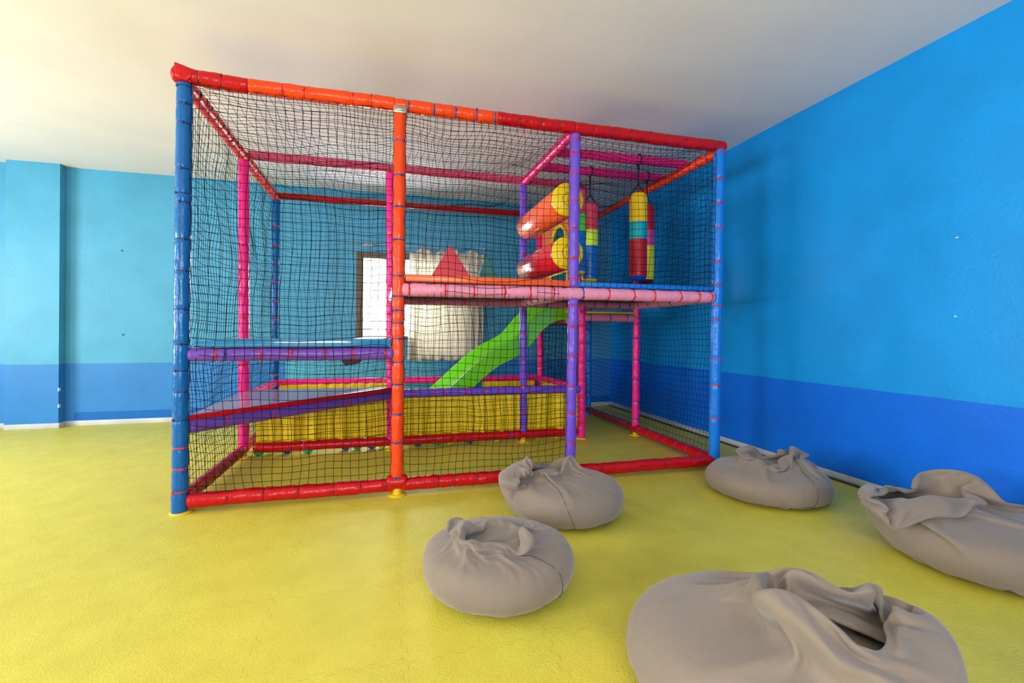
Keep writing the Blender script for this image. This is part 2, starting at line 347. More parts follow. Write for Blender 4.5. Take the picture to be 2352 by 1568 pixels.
# ------------------------------------------------------------------ the play frame
FR = empty('climbing_frame', (0, 0, 0))
tag(FR, 'large two-level padded indoor climbing frame with black safety nets on the yellow floor', 'climbing frame')
L, D2, H = 1.2, 2.43, 2.492
D = 1.2145
R0 = 0.041
tie_cache = {}
TIES = []
def tie_mesh(r, m, w=0.008):
    key = (round(r, 4), m.name, w)
    if key not in tie_cache:
        b = MB(); n = 24
        prof = [(r * 0.90, -w / 2), (r * 0.93 + 0.0015, -w / 2), (r * 0.93 + 0.0025, 0), (r * 0.93 + 0.0015, w / 2), (r * 0.90, w / 2)]
        b.lathe(prof, n)
        b.box((r * 0.90, -0.007, -0.0065), (r * 0.93 + 0.006, 0.007, 0.0065))
        b.box((r * 0.93, 0.007, -0.003), (r * 0.93 + 0.004, 0.016, 0.003))
        me = bpy.data.meshes.new('cable_tie'); me.from_pydata(b.v, [], b.f); me.materials.append(m)
        me.polygons.foreach_set('use_smooth', [True] * len(me.polygons)); tie_cache[key] = me
    return tie_cache[key]
def member(name, p0, p1, r, m, ties=(), tm=TIE_RED, seed=None, label=None, lump=1.0, pinch=True, w=0.008, face=(0, -1, 0)):
    """a foam sleeve in wrinkled vinyl with cable ties pulled tight at the distances in ties"""
    p0 = Vector(p0); p1 = Vector(p1); Ln = (p1 - p0).length; ax = (p1 - p0).normalized()
    rng = np.random.RandomState(seed if seed is not None else (int(abs(p0.x * 131 + p0.y * 71 + p0.z * 37 + p1.x * 17 + p1.z * 7) * 100) % 99991))
    nseg = max(4, int(Ln / 0.0125)); n = 24
    s = np.linspace(0, Ln, nseg + 1); th = np.arange(n) * 2 * PI / n
    Rr = np.full((nseg + 1, n), r)
    ph = rng.rand(8) * 6.28
    low = 0.012 * np.sin(s[:, None] * 9 + ph[0] + th[None] * 1) + 0.010 * np.sin(s[:, None] * 23 + ph[1] + 2 * th[None]) + 0.006 * np.sin(s[:, None] * 61 + ph[2] + 3 * th[None] * 1)
    Rr = Rr * (1 + lump * 1.3 * low)
    for q in ties:
        d = np.abs(s - q)[:, None]
        amp = np.exp(-(d / 0.012) ** 2)
        Rr = Rr * (1 - 0.085 * amp) * (1 + 0.02 * np.exp(-((d - 0.035) / 0.02) ** 2))
        k = rng.randint(7, 11); pp = rng.rand() * 6.28
        Rr = Rr * (1 + 0.016 * np.exp(-((d - 0.018) / 0.018) ** 2) * np.sin(k * th[None] + pp))
    fd = Vector(face)
    a = (fd - ax * fd.dot(ax))
    if a.length < 0.1: a = Vector((1, 0, 0)) - ax * ax.x
    a.normalize(); b = ax.cross(a).normalized()
    A = np.array(a); B = np.array(b); P0 = np.array(p0); AX = np.array(ax)
    V = P0 + s[:, None, None] * AX + Rr[..., None] * (np.cos(th)[None, :, None] * A + np.sin(th)[None, :, None] * B)
    V = V.reshape(-1, 3); fs = []
    idx = np.arange((nseg) * n).reshape(nseg, n)
    nx = np.roll(np.arange(n), -1)
    q = np.stack([idx, idx[:, nx], idx[:, nx] + n, idx + n], -1).reshape(-1, 4)
    vs = V.tolist(); fs = q.tolist()
    # rounded end caps
    for e, (ring, sg) in enumerate(((0, -1), (nseg, 1))):
        c = P0 + AX * (s[ring] + sg * 0.012); base = len(vs)
        inner = c + 0.72 * (V[ring * n:(ring + 1) * n] - (P0 + AX * s[ring]))
        vs += inner.tolist(); rn = ring * n
        for k in range(n):
            f = (rn + k, rn + (k + 1) % n, base + (k + 1) % n, base + k)
            fs.append(f[::-1] if sg < 0 else f)
        fs.append(tuple(base + k for k in range(n))[::-1] if sg < 0 else tuple(base + k for k in range(n)))
    o = mk(name, vs, fs, m, FR, True)
    if label: lab(o, label)
    rot = Matrix((a, b, ax)).transposed().to_4x4()
    for i, qd in enumerate(ties):
        mm = tm[i % len(tm)] if isinstance(tm, (list, tuple)) else tm
        TIES.append((o, tie_mesh(r, mm, w), p0 + ax * qd, rot, rng.uniform(-0.9, 0.9), r))
    return o
def every(a, b, st, jit=0.02, seed=1):
    rng = random.Random(seed); out = []; x = a
    while x <= b: out.append(x + rng.uniform(-jit, jit)); x += st
    return out
def foot(x, y, z1=0.1, r=0.028):
    b = MB(); b.lathe([(0, 0.0), (0.058, 0.0), (0.058, 0.006), (0.034, 0.009), (r, 0.012), (r, z1), (0, z1)], 28, (x, y, 0)); return b.build('foot', YEL, FR, True)

# posts
Z = lambda L_, off=0.0: [v - off for v in L_]
member('post', (-0.008, 0, 0.005), (0.004, 0, 2.45), R0, BLUE, Z([0.12, 0.25, 0.37, 0.53, 0.69, 0.81, 0.96, 1.16, 1.38, 1.56, 1.77, 1.82, 1.96, 2.22, 2.33, 2.43]), [TIE_RED] * 3 + [TIE_DARK] * 13, label='deep blue corner post with dark ties')
member('post', (1.202, 0, 0.10), (1.206, 0, 2.45), 0.039, ORANGE, Z([0.11, 0.33, 0.51, 0.70, 0.84, 0.99, 1.09, 1.17, 1.26, 1.39, 1.62, 1.83, 2.03, 2.25], 0.09), TIE_BLUE, label='orange post with blue ties', lump=1.6)
member('post', (2.388, 0, 0.0), (2.405, 0, 1.275), 0.037, PURPLE, Z([0.27, 0.48, 0.67, 0.88, 1.09, 1.24]), TIE_RED, label='purple post below the pink beam')
member('post', (2.405, 0, 1.375), (2.414, 0, 2.44), 0.037, PURPLE, Z([1.43, 1.57, 1.78, 1.98, 2.17, 2.31, 2.41], 1.375), TIE_RED, label='purple post above the pink beam')
member('post', (3.580, 0, 0.0), (3.614, 0, 2.46), 0.041, BLUE2, Z([0.39, 0.65, 0.85, 1.15, 1.26, 1.42, 1.60, 1.86, 2.05, 2.24, 2.44]), TIE_RED, label='bright blue corner post with red ties')
member('post', (0.012, D, 0.06), (-0.004, D, 2.44), R0, PINK, Z([0.76, 0.95, 1.15, 1.34, 1.54, 1.74], 0.06), TIE_RED)
member('post', (1.185, D, 0.05), (1.166, D, 2.44), 0.039, PINK, every(0.15, 2.3, 0.14, seed=3), TIE_RED)
member('post', (2.408, D, 0.09), (2.392, D, 2.44), 0.036, PURPLE, Z([0.15, 0.28, 0.42, 0.54, 0.78, 1.03, 1.26, 1.78, 2.29], 0.09), TIE_RED)
member('post', (3.005, D, 0.0), (3.010, D, 2.46), 0.038, PINK, Z([0.13, 0.16, 0.28, 0.40, 0.57, 0.75, 0.94, 1.11, 1.27]), TIE_RED)
member('post', (3.603, D, 0.09), (3.612, D, 2.44), 0.037, PINK, Z([0.17, 0.35, 0.57, 0.77, 0.99, 1.14], 0.09), TIE_BLUE, label='pink post with blue ties')
member('post', (-0.010, D2, 0.0), (-0.006, D2, 2.44), 0.040, BLUE, Z([0.57, 0.76, 0.96, 1.16, 1.36, 1.56, 1.75, 1.95, 2.16]), TIE_RED)
member('post', (1.20, D2, 0.0), (1.20, D2, 2.44), 0.036, BLUE, (), TIE_RED) if False else None
member('post', (2.995, D2, 0.02), (2.960, D2, 2.42), 0.040, PINK, [0.6, 0.72, 0.86, 1.0], TIE_RED)
member('post', (3.624, D2, 0.0), (3.632, D2, 2.44), 0.040, BLUE2, every(0.3, 2.3, 0.2, seed=8), TIE_BLUE)
for x, y in ((0.0, 0.0), (1.202, 0), (0.012, D), (1.185, D), (2.408, D), (3.005, D), (3.603, D), (3.58, 0), (2.388, 0)): foot(x, y)

# front top beam: sleeves of two reds
def X(xs, x0): return [x - x0 for x in xs]
member('beam', (-0.045, 0, 2.505), (0.33, 0, H), 0.044, RED, [0.12, 0.24], TIE_DRED, lump=1.5, label='dark red end sleeve of the top beam')
member('beam', (0.34, 0, H), (1.17, 0, H + .003), 0.042, ORANGE, X([0.52, 0.64, 0.92, 1.03], 0.34), TIE_RED, lump=1.5)
member('beam', (1.18, 0, H), (1.84, 0, H), 0.042, ORANGE, X([1.26, 1.42, 1.56, 1.70, 1.825], 1.18), TIE_BLUE, lump=1.5, label='orange top sleeve with blue ties')
member('beam', (1.85, 0, H), (2.40, 0, H), 0.042, RED, [0.15, 0.3, 0.44], TIE_DRED, lump=2)
member('beam', (2.41, 0, H), (3.65, 0, H), 0.042, RED, every(0.12, 1.2, 0.15, seed=5), TIE_DRED, lump=2)
cl = MB(); cl.box((1.165, -0.042, 2.43), (1.245, 0.02, 2.475)); cl.box((1.18, -0.048, 2.44), (1.23, -0.04, 2.465)); cl.build('clamp', METAL, FR, bevel=0.012)
cf = MB(); cf.add([(-0.035, -0.047, 2.48), (0.03, -0.047, 2.455), (0.085, -0.045, 2.525), (-0.040, -0.045, 2.565), (-0.035, 0.04, 2.48), (0.03, 0.04, 2.455), (0.085, 0.03, 2.525), (-0.03, 0.02, 2.545)],
                  [(0, 1, 2, 3), (4, 7, 6, 5), (0, 4, 5, 1), (1, 5, 6, 2), (2, 6, 7, 3), (3, 7, 4, 0)])
lab(cf.build('corner_flap', RED, FR, bevel=0.012), 'pointed red vinyl flap over the top corner')
# other top beams
member('beam', (0.0, 0.03, 2.475), (-0.003, D - .02, 2.47), R0, ORED, every(0.1, 1.15, 0.11, seed=2), TIE_DARK, w=0.004)
member('beam', (-0.003, D + .02, 2.47), (-0.006, D2, 2.47), R0, ORED, every(0.1, 1.15, 0.13, seed=4), TIE_DARK, w=0.004)
member('beam', (-0.01, D2, 2.49), (3.63, D2, 2.49), 0.036, RED, every(0.2, 3.4, 0.3, seed=7), TIE_DRED)
member('beam', (3.612, 0.04, 2.45), (3.62, D, 2.46), R0, ORED, every(0.08, 1.1, 0.12, seed=9), TIE_DARK, w=0.004)
member('beam', (3.62, D, 2.46), (3.63, D2, 2.47), 0.036, ORED, every(0.08, 1.1, 0.16, seed=10), TIE_DARK, w=0.004)
member('beam', (0.04, D, H), (1.16, D, H), 0.038, MIDPINK, every(0.15, 1.1, 0.16, seed=11), TIE_RED)
member('beam', (1.17, D, H), (3.02, D, H), 0.038, MIDPINK, every(0.12, 1.8, 0.165, seed=12), TIE_RED)
member('beam', (2.412, 0.03, 2.475), (2.395, D, 2.475), 0.038, PINK, [0.25, 0.5, 0.78], TIE_PINK, label='shiny hot pink beam running back under the roof net')
member('beam', (2.42, 0.445, H), (3.60, 0.415, H), 0.038, PINK, [0.3, 0.55, 0.8], TIE_RED)
member('beam', (2.42, 0.81, H), (3.60, 0.785, H), 0.038, PINK, [0.3, 0.52, 0.9], TIE_RED)
# bottom beams
zb = 0.068
member('beam', (0.045, 0, zb), (1.17, 0, zb), 0.042, RED, X([0.24, 0.43, 0.62, 0.82, 0.98, 1.13], 0.045), TIE_DRED, lump=2.2)
member('beam', (1.15, 0, 0.085), (1.255, 0, 0.085), 0.047, RED, (), label='short red sleeve wrapped round the foot of the orange post')
member('beam', (1.24, 0, zb), (2.36, 0, zb), 0.042, RED, X([1.46, 1.57, 1.72, 1.95, 2.15], 1.24), TIE_DRED, lump=2.2)
member('beam', (2.42, 0, zb), (3.56, 0, zb), 0.042, RED, [0.2, 0.45, 0.72, 0.95], TIE_DRED, lump=2.4)
member('beam', (0.0, 0.04, zb), (0.008, D - .03, zb), 0.040, RED, every(0.1, 1.1, 0.13, seed=13), TIE_DARK, w=0.004)
member('beam', (0.0, D, zb), (0.0, D2, zb), 0.038, RED, ())
member('beam', (3.583, 0.05, zb), (3.60, D, zb), 0.042, RED, every(0.1, 1.15, 0.155, seed=14), TIE_BLUE, w=0.006, label='red floor beam with blue ties')
member('beam', (3.605, D + .02, zb), (3.622, D2, zb), 0.040, mat('shaded_red_vinyl', (0.30, 0.008, 0.012), 0.3, coat=0.3), every(0.1, 1.15, 0.19, seed=15), TIE_DARK, label='red floor beam with its shade painted in')  # red sleeve like the others, shadow painted into a darker colour
member('beam', (0.10, D, zb + .008), (1.17, D, zb + .005), 0.041, RED, [0.37, 0.75], TIE_PINK, w=0.007)
member('beam', (1.20, D, zb + .005), (2.94, D, zb + .005), 0.041, RED, [0.55, 1.08, 1.13], [TIE_RED, TIE_BLUE, TIE_RED], w=0.007)
member('beam', (0.0, D2, zb), (2.99, D2, zb), 0.038, RED, ())
# ball pit rim
member('beam', (1.21, D, 0.492), (2.98, D, 0.492), 0.039, PURPLE, X([1.39, 1.56, 1.66, 1.86, 2.02, 2.17, 2.35, 2.48, 2.73], 1.21), TIE_RED, label='purple rim beam of the ball pit')
member('beam', (0.0, D2, 0.485), (2.97, D2, 0.485), 0.038, PINK, [0.55, 1.12, 1.3, 2.2, 2.45], [TIE_RED, TIE_YEL, TIE_YEL, TIE_BLUE, TIE_BLUE], label='pink rim beam at the back of the ball pit')
member('beam', (0.005, D + .03, 0.49), (-0.006, D2 - .03, 0.485), 0.038, PINK, [0.4, 0.6], TIE_YEL, face=(1, 0, 0))
member('beam', (3.0, D + .03, 0.49), (2.99, D2 - .03, 0.485), 0.038, PINK, [0.4, 0.8], TIE_RED, face=(-1, 0, 0))
# lower triangular step
member('beam', (0.03, 0.03, 0.487), (1.17, D - .02, 0.487), 0.040, PURPLE2, [0.2, 0.5, 0.85, 1.15, 1.4, 1.6], TIE_RED, w=0.005, label='dark purple beam running diagonally under the glossy step')
member('beam', (0.01, D, 0.475), (1.17, D, 0.475), 0.036, PURPLE2, ())
member('beam', (0.0, 0.05, 0.475), (0.005, D - .04, 0.475), 0.036, PURPLE2, ())
tm_ = MB(); tm_.prism([(0.03, 0.01), (1.215, D - .045), (1.19, D + .0), (0.03, D + .0)], 0.522, 0.556, 0, 1)
GLOSS = mat('glossy_plum_vinyl', (0.42, 0.20, 0.38), 0.18, 0.4, coat=0.15)
lab(tm_.build('step_cushion', [GLOSS, RED], FR, bevel=0.006), 'glossy plum triangular step cushion with red sides')
# middle triangular step
member('beam', (0.045, 0, 0.905), (1.165, 0, 0.905), 0.040, PURPLE2, X([0.18, 0.23, 0.41, 0.58, 0.77, 0.93, 1.13], 0.045), [TIE_RED, TIE_DARK] + [TIE_RED] * 5, label='purple beam of the middle step')
member('beam', (0.05, 0.05, 0.905), (1.15, D - .05, 0.905), 0.036, PURPLE2, ())
member('beam', (1.20, 0.04, 0.905), (1.19, D - .04, 0.905), 0.036, PURPLE2, ())
tm2 = MB(); tm2.prism([(0.055, -0.03), (1.16, -0.03), (1.16, D - 0.09), (1.10, D - .12)], 0.948, 0.998, 0, 0)
lab(tm2.build('step_cushion', mat('blue_cushion_vinyl', (0.02, 0.20, 0.42), 0.16, coat=0.8), FR, bevel=0.008), 'glossy blue triangular step cushion')
fp = MB(); fp.add([(0.86, -0.005, 0.868), (0.99, -0.005, 0.868), (0.965, 0.0, 0.845), (0.885, 0.0, 0.83), (0.86, 0.03, 0.868), (0.99, 0.03, 0.868), (0.965, 0.02, 0.845), (0.885, 0.02, 0.83)],
                  [(0, 1, 2, 3)[::-1], (4, 5, 6, 7), (0, 4, 5, 1)[::-1], (1, 5, 6, 2)[::-1], (2, 6, 7, 3)[::-1], (3, 7, 4, 0)[::-1]])
lab(fp.build('loose_flap', mat('dark_maroon_cloth', (0.03, 0.008, 0.01), 0.8), FR), 'dark flap hanging loose under the purple beam')
# upper platform beams
zp = 1.322
member('beam', (1.235, 0, 1.315), (2.39, 0, zp), 0.043, PALE, X([1.27, 1.50, 1.69, 1.90, 2.08, 2.25], 1.235), TIE_RED, label='pale pink platform beam', w=0.010)
member('beam', (2.37, 0, zp), (3.55, 0, zp), 0.043, PALE, X([2.47, 2.67, 2.87, 3.04, 3.26, 3.42, 3.53], 2.37), [TIE_BLUE] + [TIE_RED] * 6, label='pale pink platform beam above the open entrance', w=0.010)
PALE2 = vinyl('dusty_pink_vinyl', (0.62, 0.17, 0.28), 0.4)
member('beam', (1.19, D, 1.325), (2.39, D, 1.325), 0.040, PALE2, [0.1, 0.28, 0.46, 0.64, 0.86, 1.03], TIE_RED, w=0.008)
member('beam', (2.405, D - .04, 1.325), (2.40, 0.04, 1.325), 0.040, PALE, [0.15, 0.33, 0.51, 0.69, 0.87, 1.02], TIE_BLUE, w=0.006, face=(-1, 0, 0))
member('beam', (2.43, D, 1.325), (3.58, D, 1.325), 0.040, PALE2, [0.2, 0.4, 0.7, 0.82, 0.97, 1.08], TIE_BLUE, w=0.008)
member('beam', (3.605, D, 1.325), (3.60, 0.05, 1.325), 0.040, PALE, [0.1, 0.28, 0.46, 0.64, 0.82, 0.98], TIE_BLUE, w=0.006, face=(-1, 0, 0))
member('beam', (1.20, 0.05, 1.325), (1.19, D - .05, 1.325), 0.038, PALE2, ())
# landing beams
member('beam', (3.03, D, 1.195), (3.585, D, 1.195), 0.039, PALE2, [0.06, 0.27, 0.46], TIE_BLUE, w=0.008)
member('beam', (3.0, D + .04, 1.17), (3.0, D2 - .04, 1.17), 0.036, PALE2, ())
member('beam', (3.0, D2, 1.17), (3.6, D2, 1.17), 0.036, PALE2, ())
PLY = mat('dark_plywood', (0.06, 0.05, 0.04), 0.7, var=(12, 0.3))
def platform(x0, x1, y0, y1, z0, z1, m, label):
    b = MB(); b.box((x0, y0, z0), (x1, y1, z1)); o = lab(b.build('platform_cushion', m, FR, bevel=0.008), label)
    c = MB(); c.box((x0 + .02, y0 + .03, z0 - 0.02), (x1 - .02, y1 - .02, z0 - 0.002)); c.build('platform_board', PLY, FR)
platform(1.245, 2.375, -0.03, D, 1.367, 1.412, mat('orange_cushion_vinyl', (0.80, 0.10, 0.015), 0.3), 'orange platform cushion')
platform(2.43, 3.565, -0.015, D, 1.367, 1.405, mat('blue_platform_vinyl', (0.01, 0.17, 0.66), 0.3), 'blue platform cushion')
platform(3.02, 3.59, D - .03, D2 - .03, 1.236, 1.256, YEL, 'yellow landing cushion')

# mangle rollers
def roller(z, m, label):
    r = 0.117; n = 36; y0, y1 = 0.13, 1.10
    b = MB(); b.lathe([(0.0, 0), (r * .8, 0), (r, 0.02), (r, y1 - y0 - .05), (r * .93, y1 - y0 - .012), (r * .75, y1 - y0), (0, y1 - y0)], n)
    o = b.build('roller', m, FR, True); o.location = (2.402, y0, z); o.rotation_euler = (-PI / 2, 0, 0); lab(o, label)
    d = MB(); d.lathe([(0.0, 0), (0.114, 0), (0.121, 0.008), (0.121, 0.030), (0.114, 0.038), (0, 0.038)], n)
    for k in range(3): d.lathe([(0.04, 0.0), (0.045, -0.003), (0.05, 0.0)], n)
    e = d.build('end_disc', YELLOW, o, True); e.location = (0, 0, -0.04)
    h = MB(); h.lathe([(0.014, 0), (0.014, 0.10)], 12); q = h.build('axle', METAL, o, True); q.location = (0, 0, -0.11)
roller(2.012, mat('orange_roller_vinyl', (0.86, 0.13, 0.035), 0.22, coat=0.7), 'orange padded roller, the upper of the pair')
roller(1.625, mat('red_roller_vinyl', (0.62, 0.015, 0.03), 0.16, coat=0.9), 'shiny red padded roller, the lower of the pair')

# orange panel with round port above the slide mouth
def panel():
    x0, x1 = 2.985, 3.005; yA, yB_, zA, zB = D + 0.05, D2 - 0.03, 1.25, 2.40
    cy, cz, r = 1.80, 1.985, 0.235; n = 40
    vs = []; fs = []
    # outer boundary points matched to the circle by angle
    def outer(a):
        dx, dz = math.cos(a), math.sin(a); t = 1e9
        if dx > 1e-9: t = min(t, (yB_ - cy) / dx)
        if dx < -1e-9: t = min(t, (yA - cy) / dx)
        if dz > 1e-9: t = min(t, (zB - cz) / dz)
        if dz < -1e-9: t = min(t, (zC - cz) / dz)
        return cy + dx * t, cz + dz * t
    zC = 1.70
    b = MB(); k0 = []
    angs = sorted(set([2 * PI * k / n for k in range(n)] + [math.atan2(zz - cz, yy - cy) % (2 * PI) for yy in (yA, yB_) for zz in (zC, zB)])); m = len(angs)
    vs = [];
    for x in (x0, x1):
        for a in angs: vs.append((x, cy + r * math.cos(a), cz + r * math.sin(a)))
        for a in angs: vs.append((x, *outer(a)))
    for k in range(m):
        j = (k + 1) % m
        fs += [(k, m + k, m + j, j), (2 * m + k, 2 * m + j, 3 * m + j, 3 * m + k), (k, j, 2 * m + j, 2 * m + k), (m + k, 3 * m + k, 3 * m + j, m + j)]
    b.add(vs, fs)
    b.box((x0, yA, zA), (x1, 1.53, zC)); b.box((x0, 2.05, zA), (x1, yB_, zC))
    o = b.build('side_panel', mat('orange_panel_vinyl', (0.88, 0.19, 0.05), 0.35), FR); lab(o, 'orange panel with a round port above the slide mouth')
    rim = MB(); rim.tube([(x0 - .004, cy + r * math.cos(2 * PI * k / 48), cz + r * math.sin(2 * PI * k / 48)) for k in range(49)], 0.022, 8, cap=False); rim.build('port_rim', YELLOW, o, True)
    rim = MB(); rim.tube([(x0 - .004, 1.53, 1.25), (x0 - .004, 1.53, 1.70), (x0 - .004, 2.05, 1.70), (x0 - .004, 2.05, 1.25)], 0.022, 8); rim.build('port_rim', YELLOW, o, True)
panel()

# yellow pleated curtains round the ball pit
def pit_curtain(x0, x1, y0, y1, ztop, zbot, seed, label=None, amp=0.012, slope=0):
    rng = random.Random(seed); Ln = math.hypot(x1 - x0, y1 - y0); nx = int(Ln / 0.008); nz = 20; vs = []; fs = []
    nxv, nyv = (y1 - y0) / Ln, -(x1 - x0) / Ln
    ph = [rng.uniform(0, 6.28) for _ in range(8)]
    for j in range(nz + 1):
        for i in range(nx + 1):
            s = i / nx * Ln; t = j / nz
            w = math.sin(s * 52 + 2.2 * math.sin(s * 7 + ph[0]) + ph[1]) + 0.6 * math.sin(s * 31 + ph[2] + 1.5 * t) + 0.3 * math.sin(s * 110 + ph[3])
            w *= amp * (0.5 + 0.8 * math.sin(s * 3.1 + ph[5]) ** 2) * (0.5 + 0.7 * t)
            zb_ = zbot + 0.010 * abs(math.sin(s * 24 + ph[4])) + slope * s
            z = ztop + (zb_ - ztop) * t
            vs.append((x0 + (x1 - x0) * i / nx + nxv * w, y0 + (y1 - y0) * i / nx + nyv * w, z))
    for j in range(nz):
        for i in range(nx):
            a = j * (nx + 1) + i; fs.append((a, a + 1, a + nx + 2, a + nx + 1))
    o = mk('pit_curtain', vs, fs, YELLOW, FR, True)
    sd = o.modifiers.new('thick', 'SOLIDIFY'); sd.thickness = 0.002
    if label: lab(o, label)
pit_curtain(0.10, 1.16, D + .012, D + .012, 0.49, 0.105, 1, 'yellow pleated pit curtain behind the glossy step')
pit_curtain(1.21, 2.385, D + .012, D + .012, 0.485, 0.10, 2, 'yellow pleated pit curtain under the purple beam')
pit_curtain(2.43, 2.97, D + .012, D + .012, 0.485, 0.10, 3, 'yellow pleated pit curtain beside the entrance', 0.016)
pit_curtain(0.05, 1.35, D2 - .03, D2 - .03, 0.47, 0.12, 4, amp=0.006)
pit_curtain(2.25, 2.90, D2 - .035, D2 - .035, 0.455, 0.12, 5, amp=0.006)
pit_curtain(2.97, 2.97, D2 - .10, D + .05, 0.47, 0.12, 6, amp=0.01)

# ------------------------------------------------------------------ nets
def net(P00, P10, P11, P01, cell=0.05, bulge=0.03, seed=0, wob=0.007, r=0.0015, sag=(0, 0, 0), sharp=9.0, label=None, edge=0.012, skip=None):
    P00, P10, P11, P01 = [np.array(p, float) for p in (P00, P10, P11, P01)]
    rng = np.random.RandomState(seed)
    lu = max(np.linalg.norm(P10 - P00), np.linalg.norm(P11 - P01)); lv = max(np.linalg.norm(P01 - P00), np.linalg.norm(P11 - P10))
    nu = max(2, int(round(lu / cell))); nv = max(2, int(round(lv / cell)))
    U, V = np.meshgrid(np.linspace(0, 1, nu + 1), np.linspace(0, 1, nv + 1), indexing='ij')
    Pt = (1 - U)[..., None] * (1 - V)[..., None] * P00 + U[..., None] * (1 - V)[..., None] * P10 + U[..., None] * V[..., None] * P11 + (1 - U)[..., None] * V[..., None] * P01
    eu = (P10 - P00) / np.linalg.norm(P10 - P00); ev = (P01 - P00) / np.linalg.norm(P01 - P00); nn = np.cross(eu, ev); nn /= np.linalg.norm(nn)
    du = np.minimum(U, 1 - U) * nu; dv = np.minimum(V, 1 - V) * nv
    ins = np.minimum(1, np.minimum(du, dv) / 3.0)
    fall = np.minimum(1, np.minimum(np.minimum(U, 1 - U), np.minimum(V, 1 - V)) * sharp)
    def smooth(a, k):
        for _ in range(k):
            b = np.pad(a, 1, mode='edge'); a = (b[:-2, 1:-1] + b[2:, 1:-1] + b[1:-1, :-2] + b[1:-1, 2:] + 2 * a) / 6
        return a / (a.std() + 1e-9)
    sh = U.shape
    du_ = smooth(rng.randn(*sh), 14) * wob + smooth(rng.randn(*sh), 3) * wob * 0.25
    dv_ = smooth(rng.randn(*sh), 14) * wob + smooth(rng.randn(*sh), 3) * wob * 0.25
    dn_ = smooth(rng.randn(*sh), 16) * wob * 1.4
    dv_ -= 0.016 * np.sin(PI * U) * (ins)                       # cords sag between the posts
    Pt = Pt + (ins * du_)[..., None] * eu + (ins * dv_)[..., None] * ev + (fall * bulge + ins * dn_)[..., None] * nn
    Pt = Pt + (4 * U * (1 - U) * 4 * V * (1 - V))[..., None] ** 0.7 * np.array(sag, float)
    # edges pulled in between fixings
    sc_u = edge * np.abs(np.sin(PI * np.arange(nv + 1) / 3.0 + rng.rand())); sc_v = edge * np.abs(np.sin(PI * np.arange(nu + 1) / 3.0 + rng.rand()))
    Pt[0] += sc_u[:, None] * eu; Pt[-1] -= sc_u[:, None] * eu; Pt[:, 0] += sc_v[:, None] * ev; Pt[:, -1] -= sc_v[:, None] * ev
    vs = []; fs = []; cnt = 0
    for lines, side in ((Pt, eu), (Pt.transpose(1, 0, 2), ev)):
        NL, NP = lines.shape[:2]
        off = np.stack([side * r, nn * r, -side * r, -nn * r])
        ring = lines[:, :, None, :] + off[None, None]
        vs.append(ring.reshape(-1, 3))
        b = (np.arange(NL)[:, None, None] * NP + np.arange(NP - 1)[None, :, None]) * 4 + cnt; k = np.arange(4)[None, None]
        k2 = (k + 1) % 4
        fs.append(np.stack([b + k, b + k2, b + 4 + k2, b + 4 + k], -1).reshape(-1, 4)); cnt += NL * NP * 4
    # knots
    R_ = r * 2.0; kp = Pt.reshape(-1, 3)
    o6 = np.array([eu, ev, -eu, -ev, nn, -nn]) * R_
    vs.append((kp[:, None] + o6[None]).reshape(-1, 3)); kb = cnt + np.arange(len(kp))[:, None, None] * 6
    tri = np.array([(0, 1, 4), (1, 2, 4), (2, 3, 4), (3, 0, 4), (1, 0, 5), (2, 1, 5), (3, 2, 5), (0, 3, 5)])
    tf = (kb + tri[None]).reshape(-1, 3)
    V_ = np.concatenate(vs); F4 = np.concatenate(fs)
    me = bpy.data.meshes.new('safety_net')
    me.vertices.add(len(V_)); me.vertices.foreach_set('co', V_.ravel())
    nl = F4.size + tf.size; me.loops.add(nl); me.loops.foreach_set('vertex_index', np.concatenate([F4.ravel(), tf.ravel()]).astype(np.int32))
    me.polygons.add(len(F4) + len(tf))
    st = np.concatenate([np.arange(len(F4)) * 4, F4.size + np.arange(len(tf)) * 3]).astype(np.int32)
    me.polygons.foreach_set('loop_start', st)
    me.update(calc_edges=True); me.validate()
    o = link('safety_net', me, CABLE, FR, False)
    if label: lab(o, label)
    return o
yn = -0.018
net((0.035, yn, 0.10), (1.17, yn, 0.10), (1.175, yn, 2.465), (0.035, yn, 2.465), bulge=0.034, seed=1, label='front net between the blue and orange posts', wob=.009)
net((1.235, yn, 0.10), (2.355, yn, 0.10), (2.375, yn, 2.465), (1.235, yn, 2.465), bulge=0.034, seed=2, label='front net between the orange and purple posts', wob=.010)
net((2.44, yn, 1.365), (3.565, yn, 1.365), (3.58, yn, 2.465), (2.44, yn, 2.465), bulge=0.02, seed=3, label='front net above the entrance')
net((-.02, D - .03, 0.10), (-.02, 0.04, 0.10), (-.02, 0.04, 2.45), (-.02, D - .03, 2.45), bulge=0.02, seed=4, label='left side net', wob=.009)
net((-.02, D2 - .03, 0.10), (-.02, D + .03, 0.10), (-.02, D + .03, 2.45), (-.02, D2 - .03, 2.45), bulge=0.02, seed=5, wob=.010)
net((3.61, 0.04, 0.10), (3.61, D - .03, 0.10), (3.62, D - .03, 2.44), (3.62, 0.04, 2.44), bulge=0.02, seed=6, label='right side net')
net((3.62, D + .03, 0.10), (3.63, D2 - .03, 0.10), (3.63, D2 - .03, 2.44), (3.62, D + .03, 2.44), bulge=0.02, seed=7)
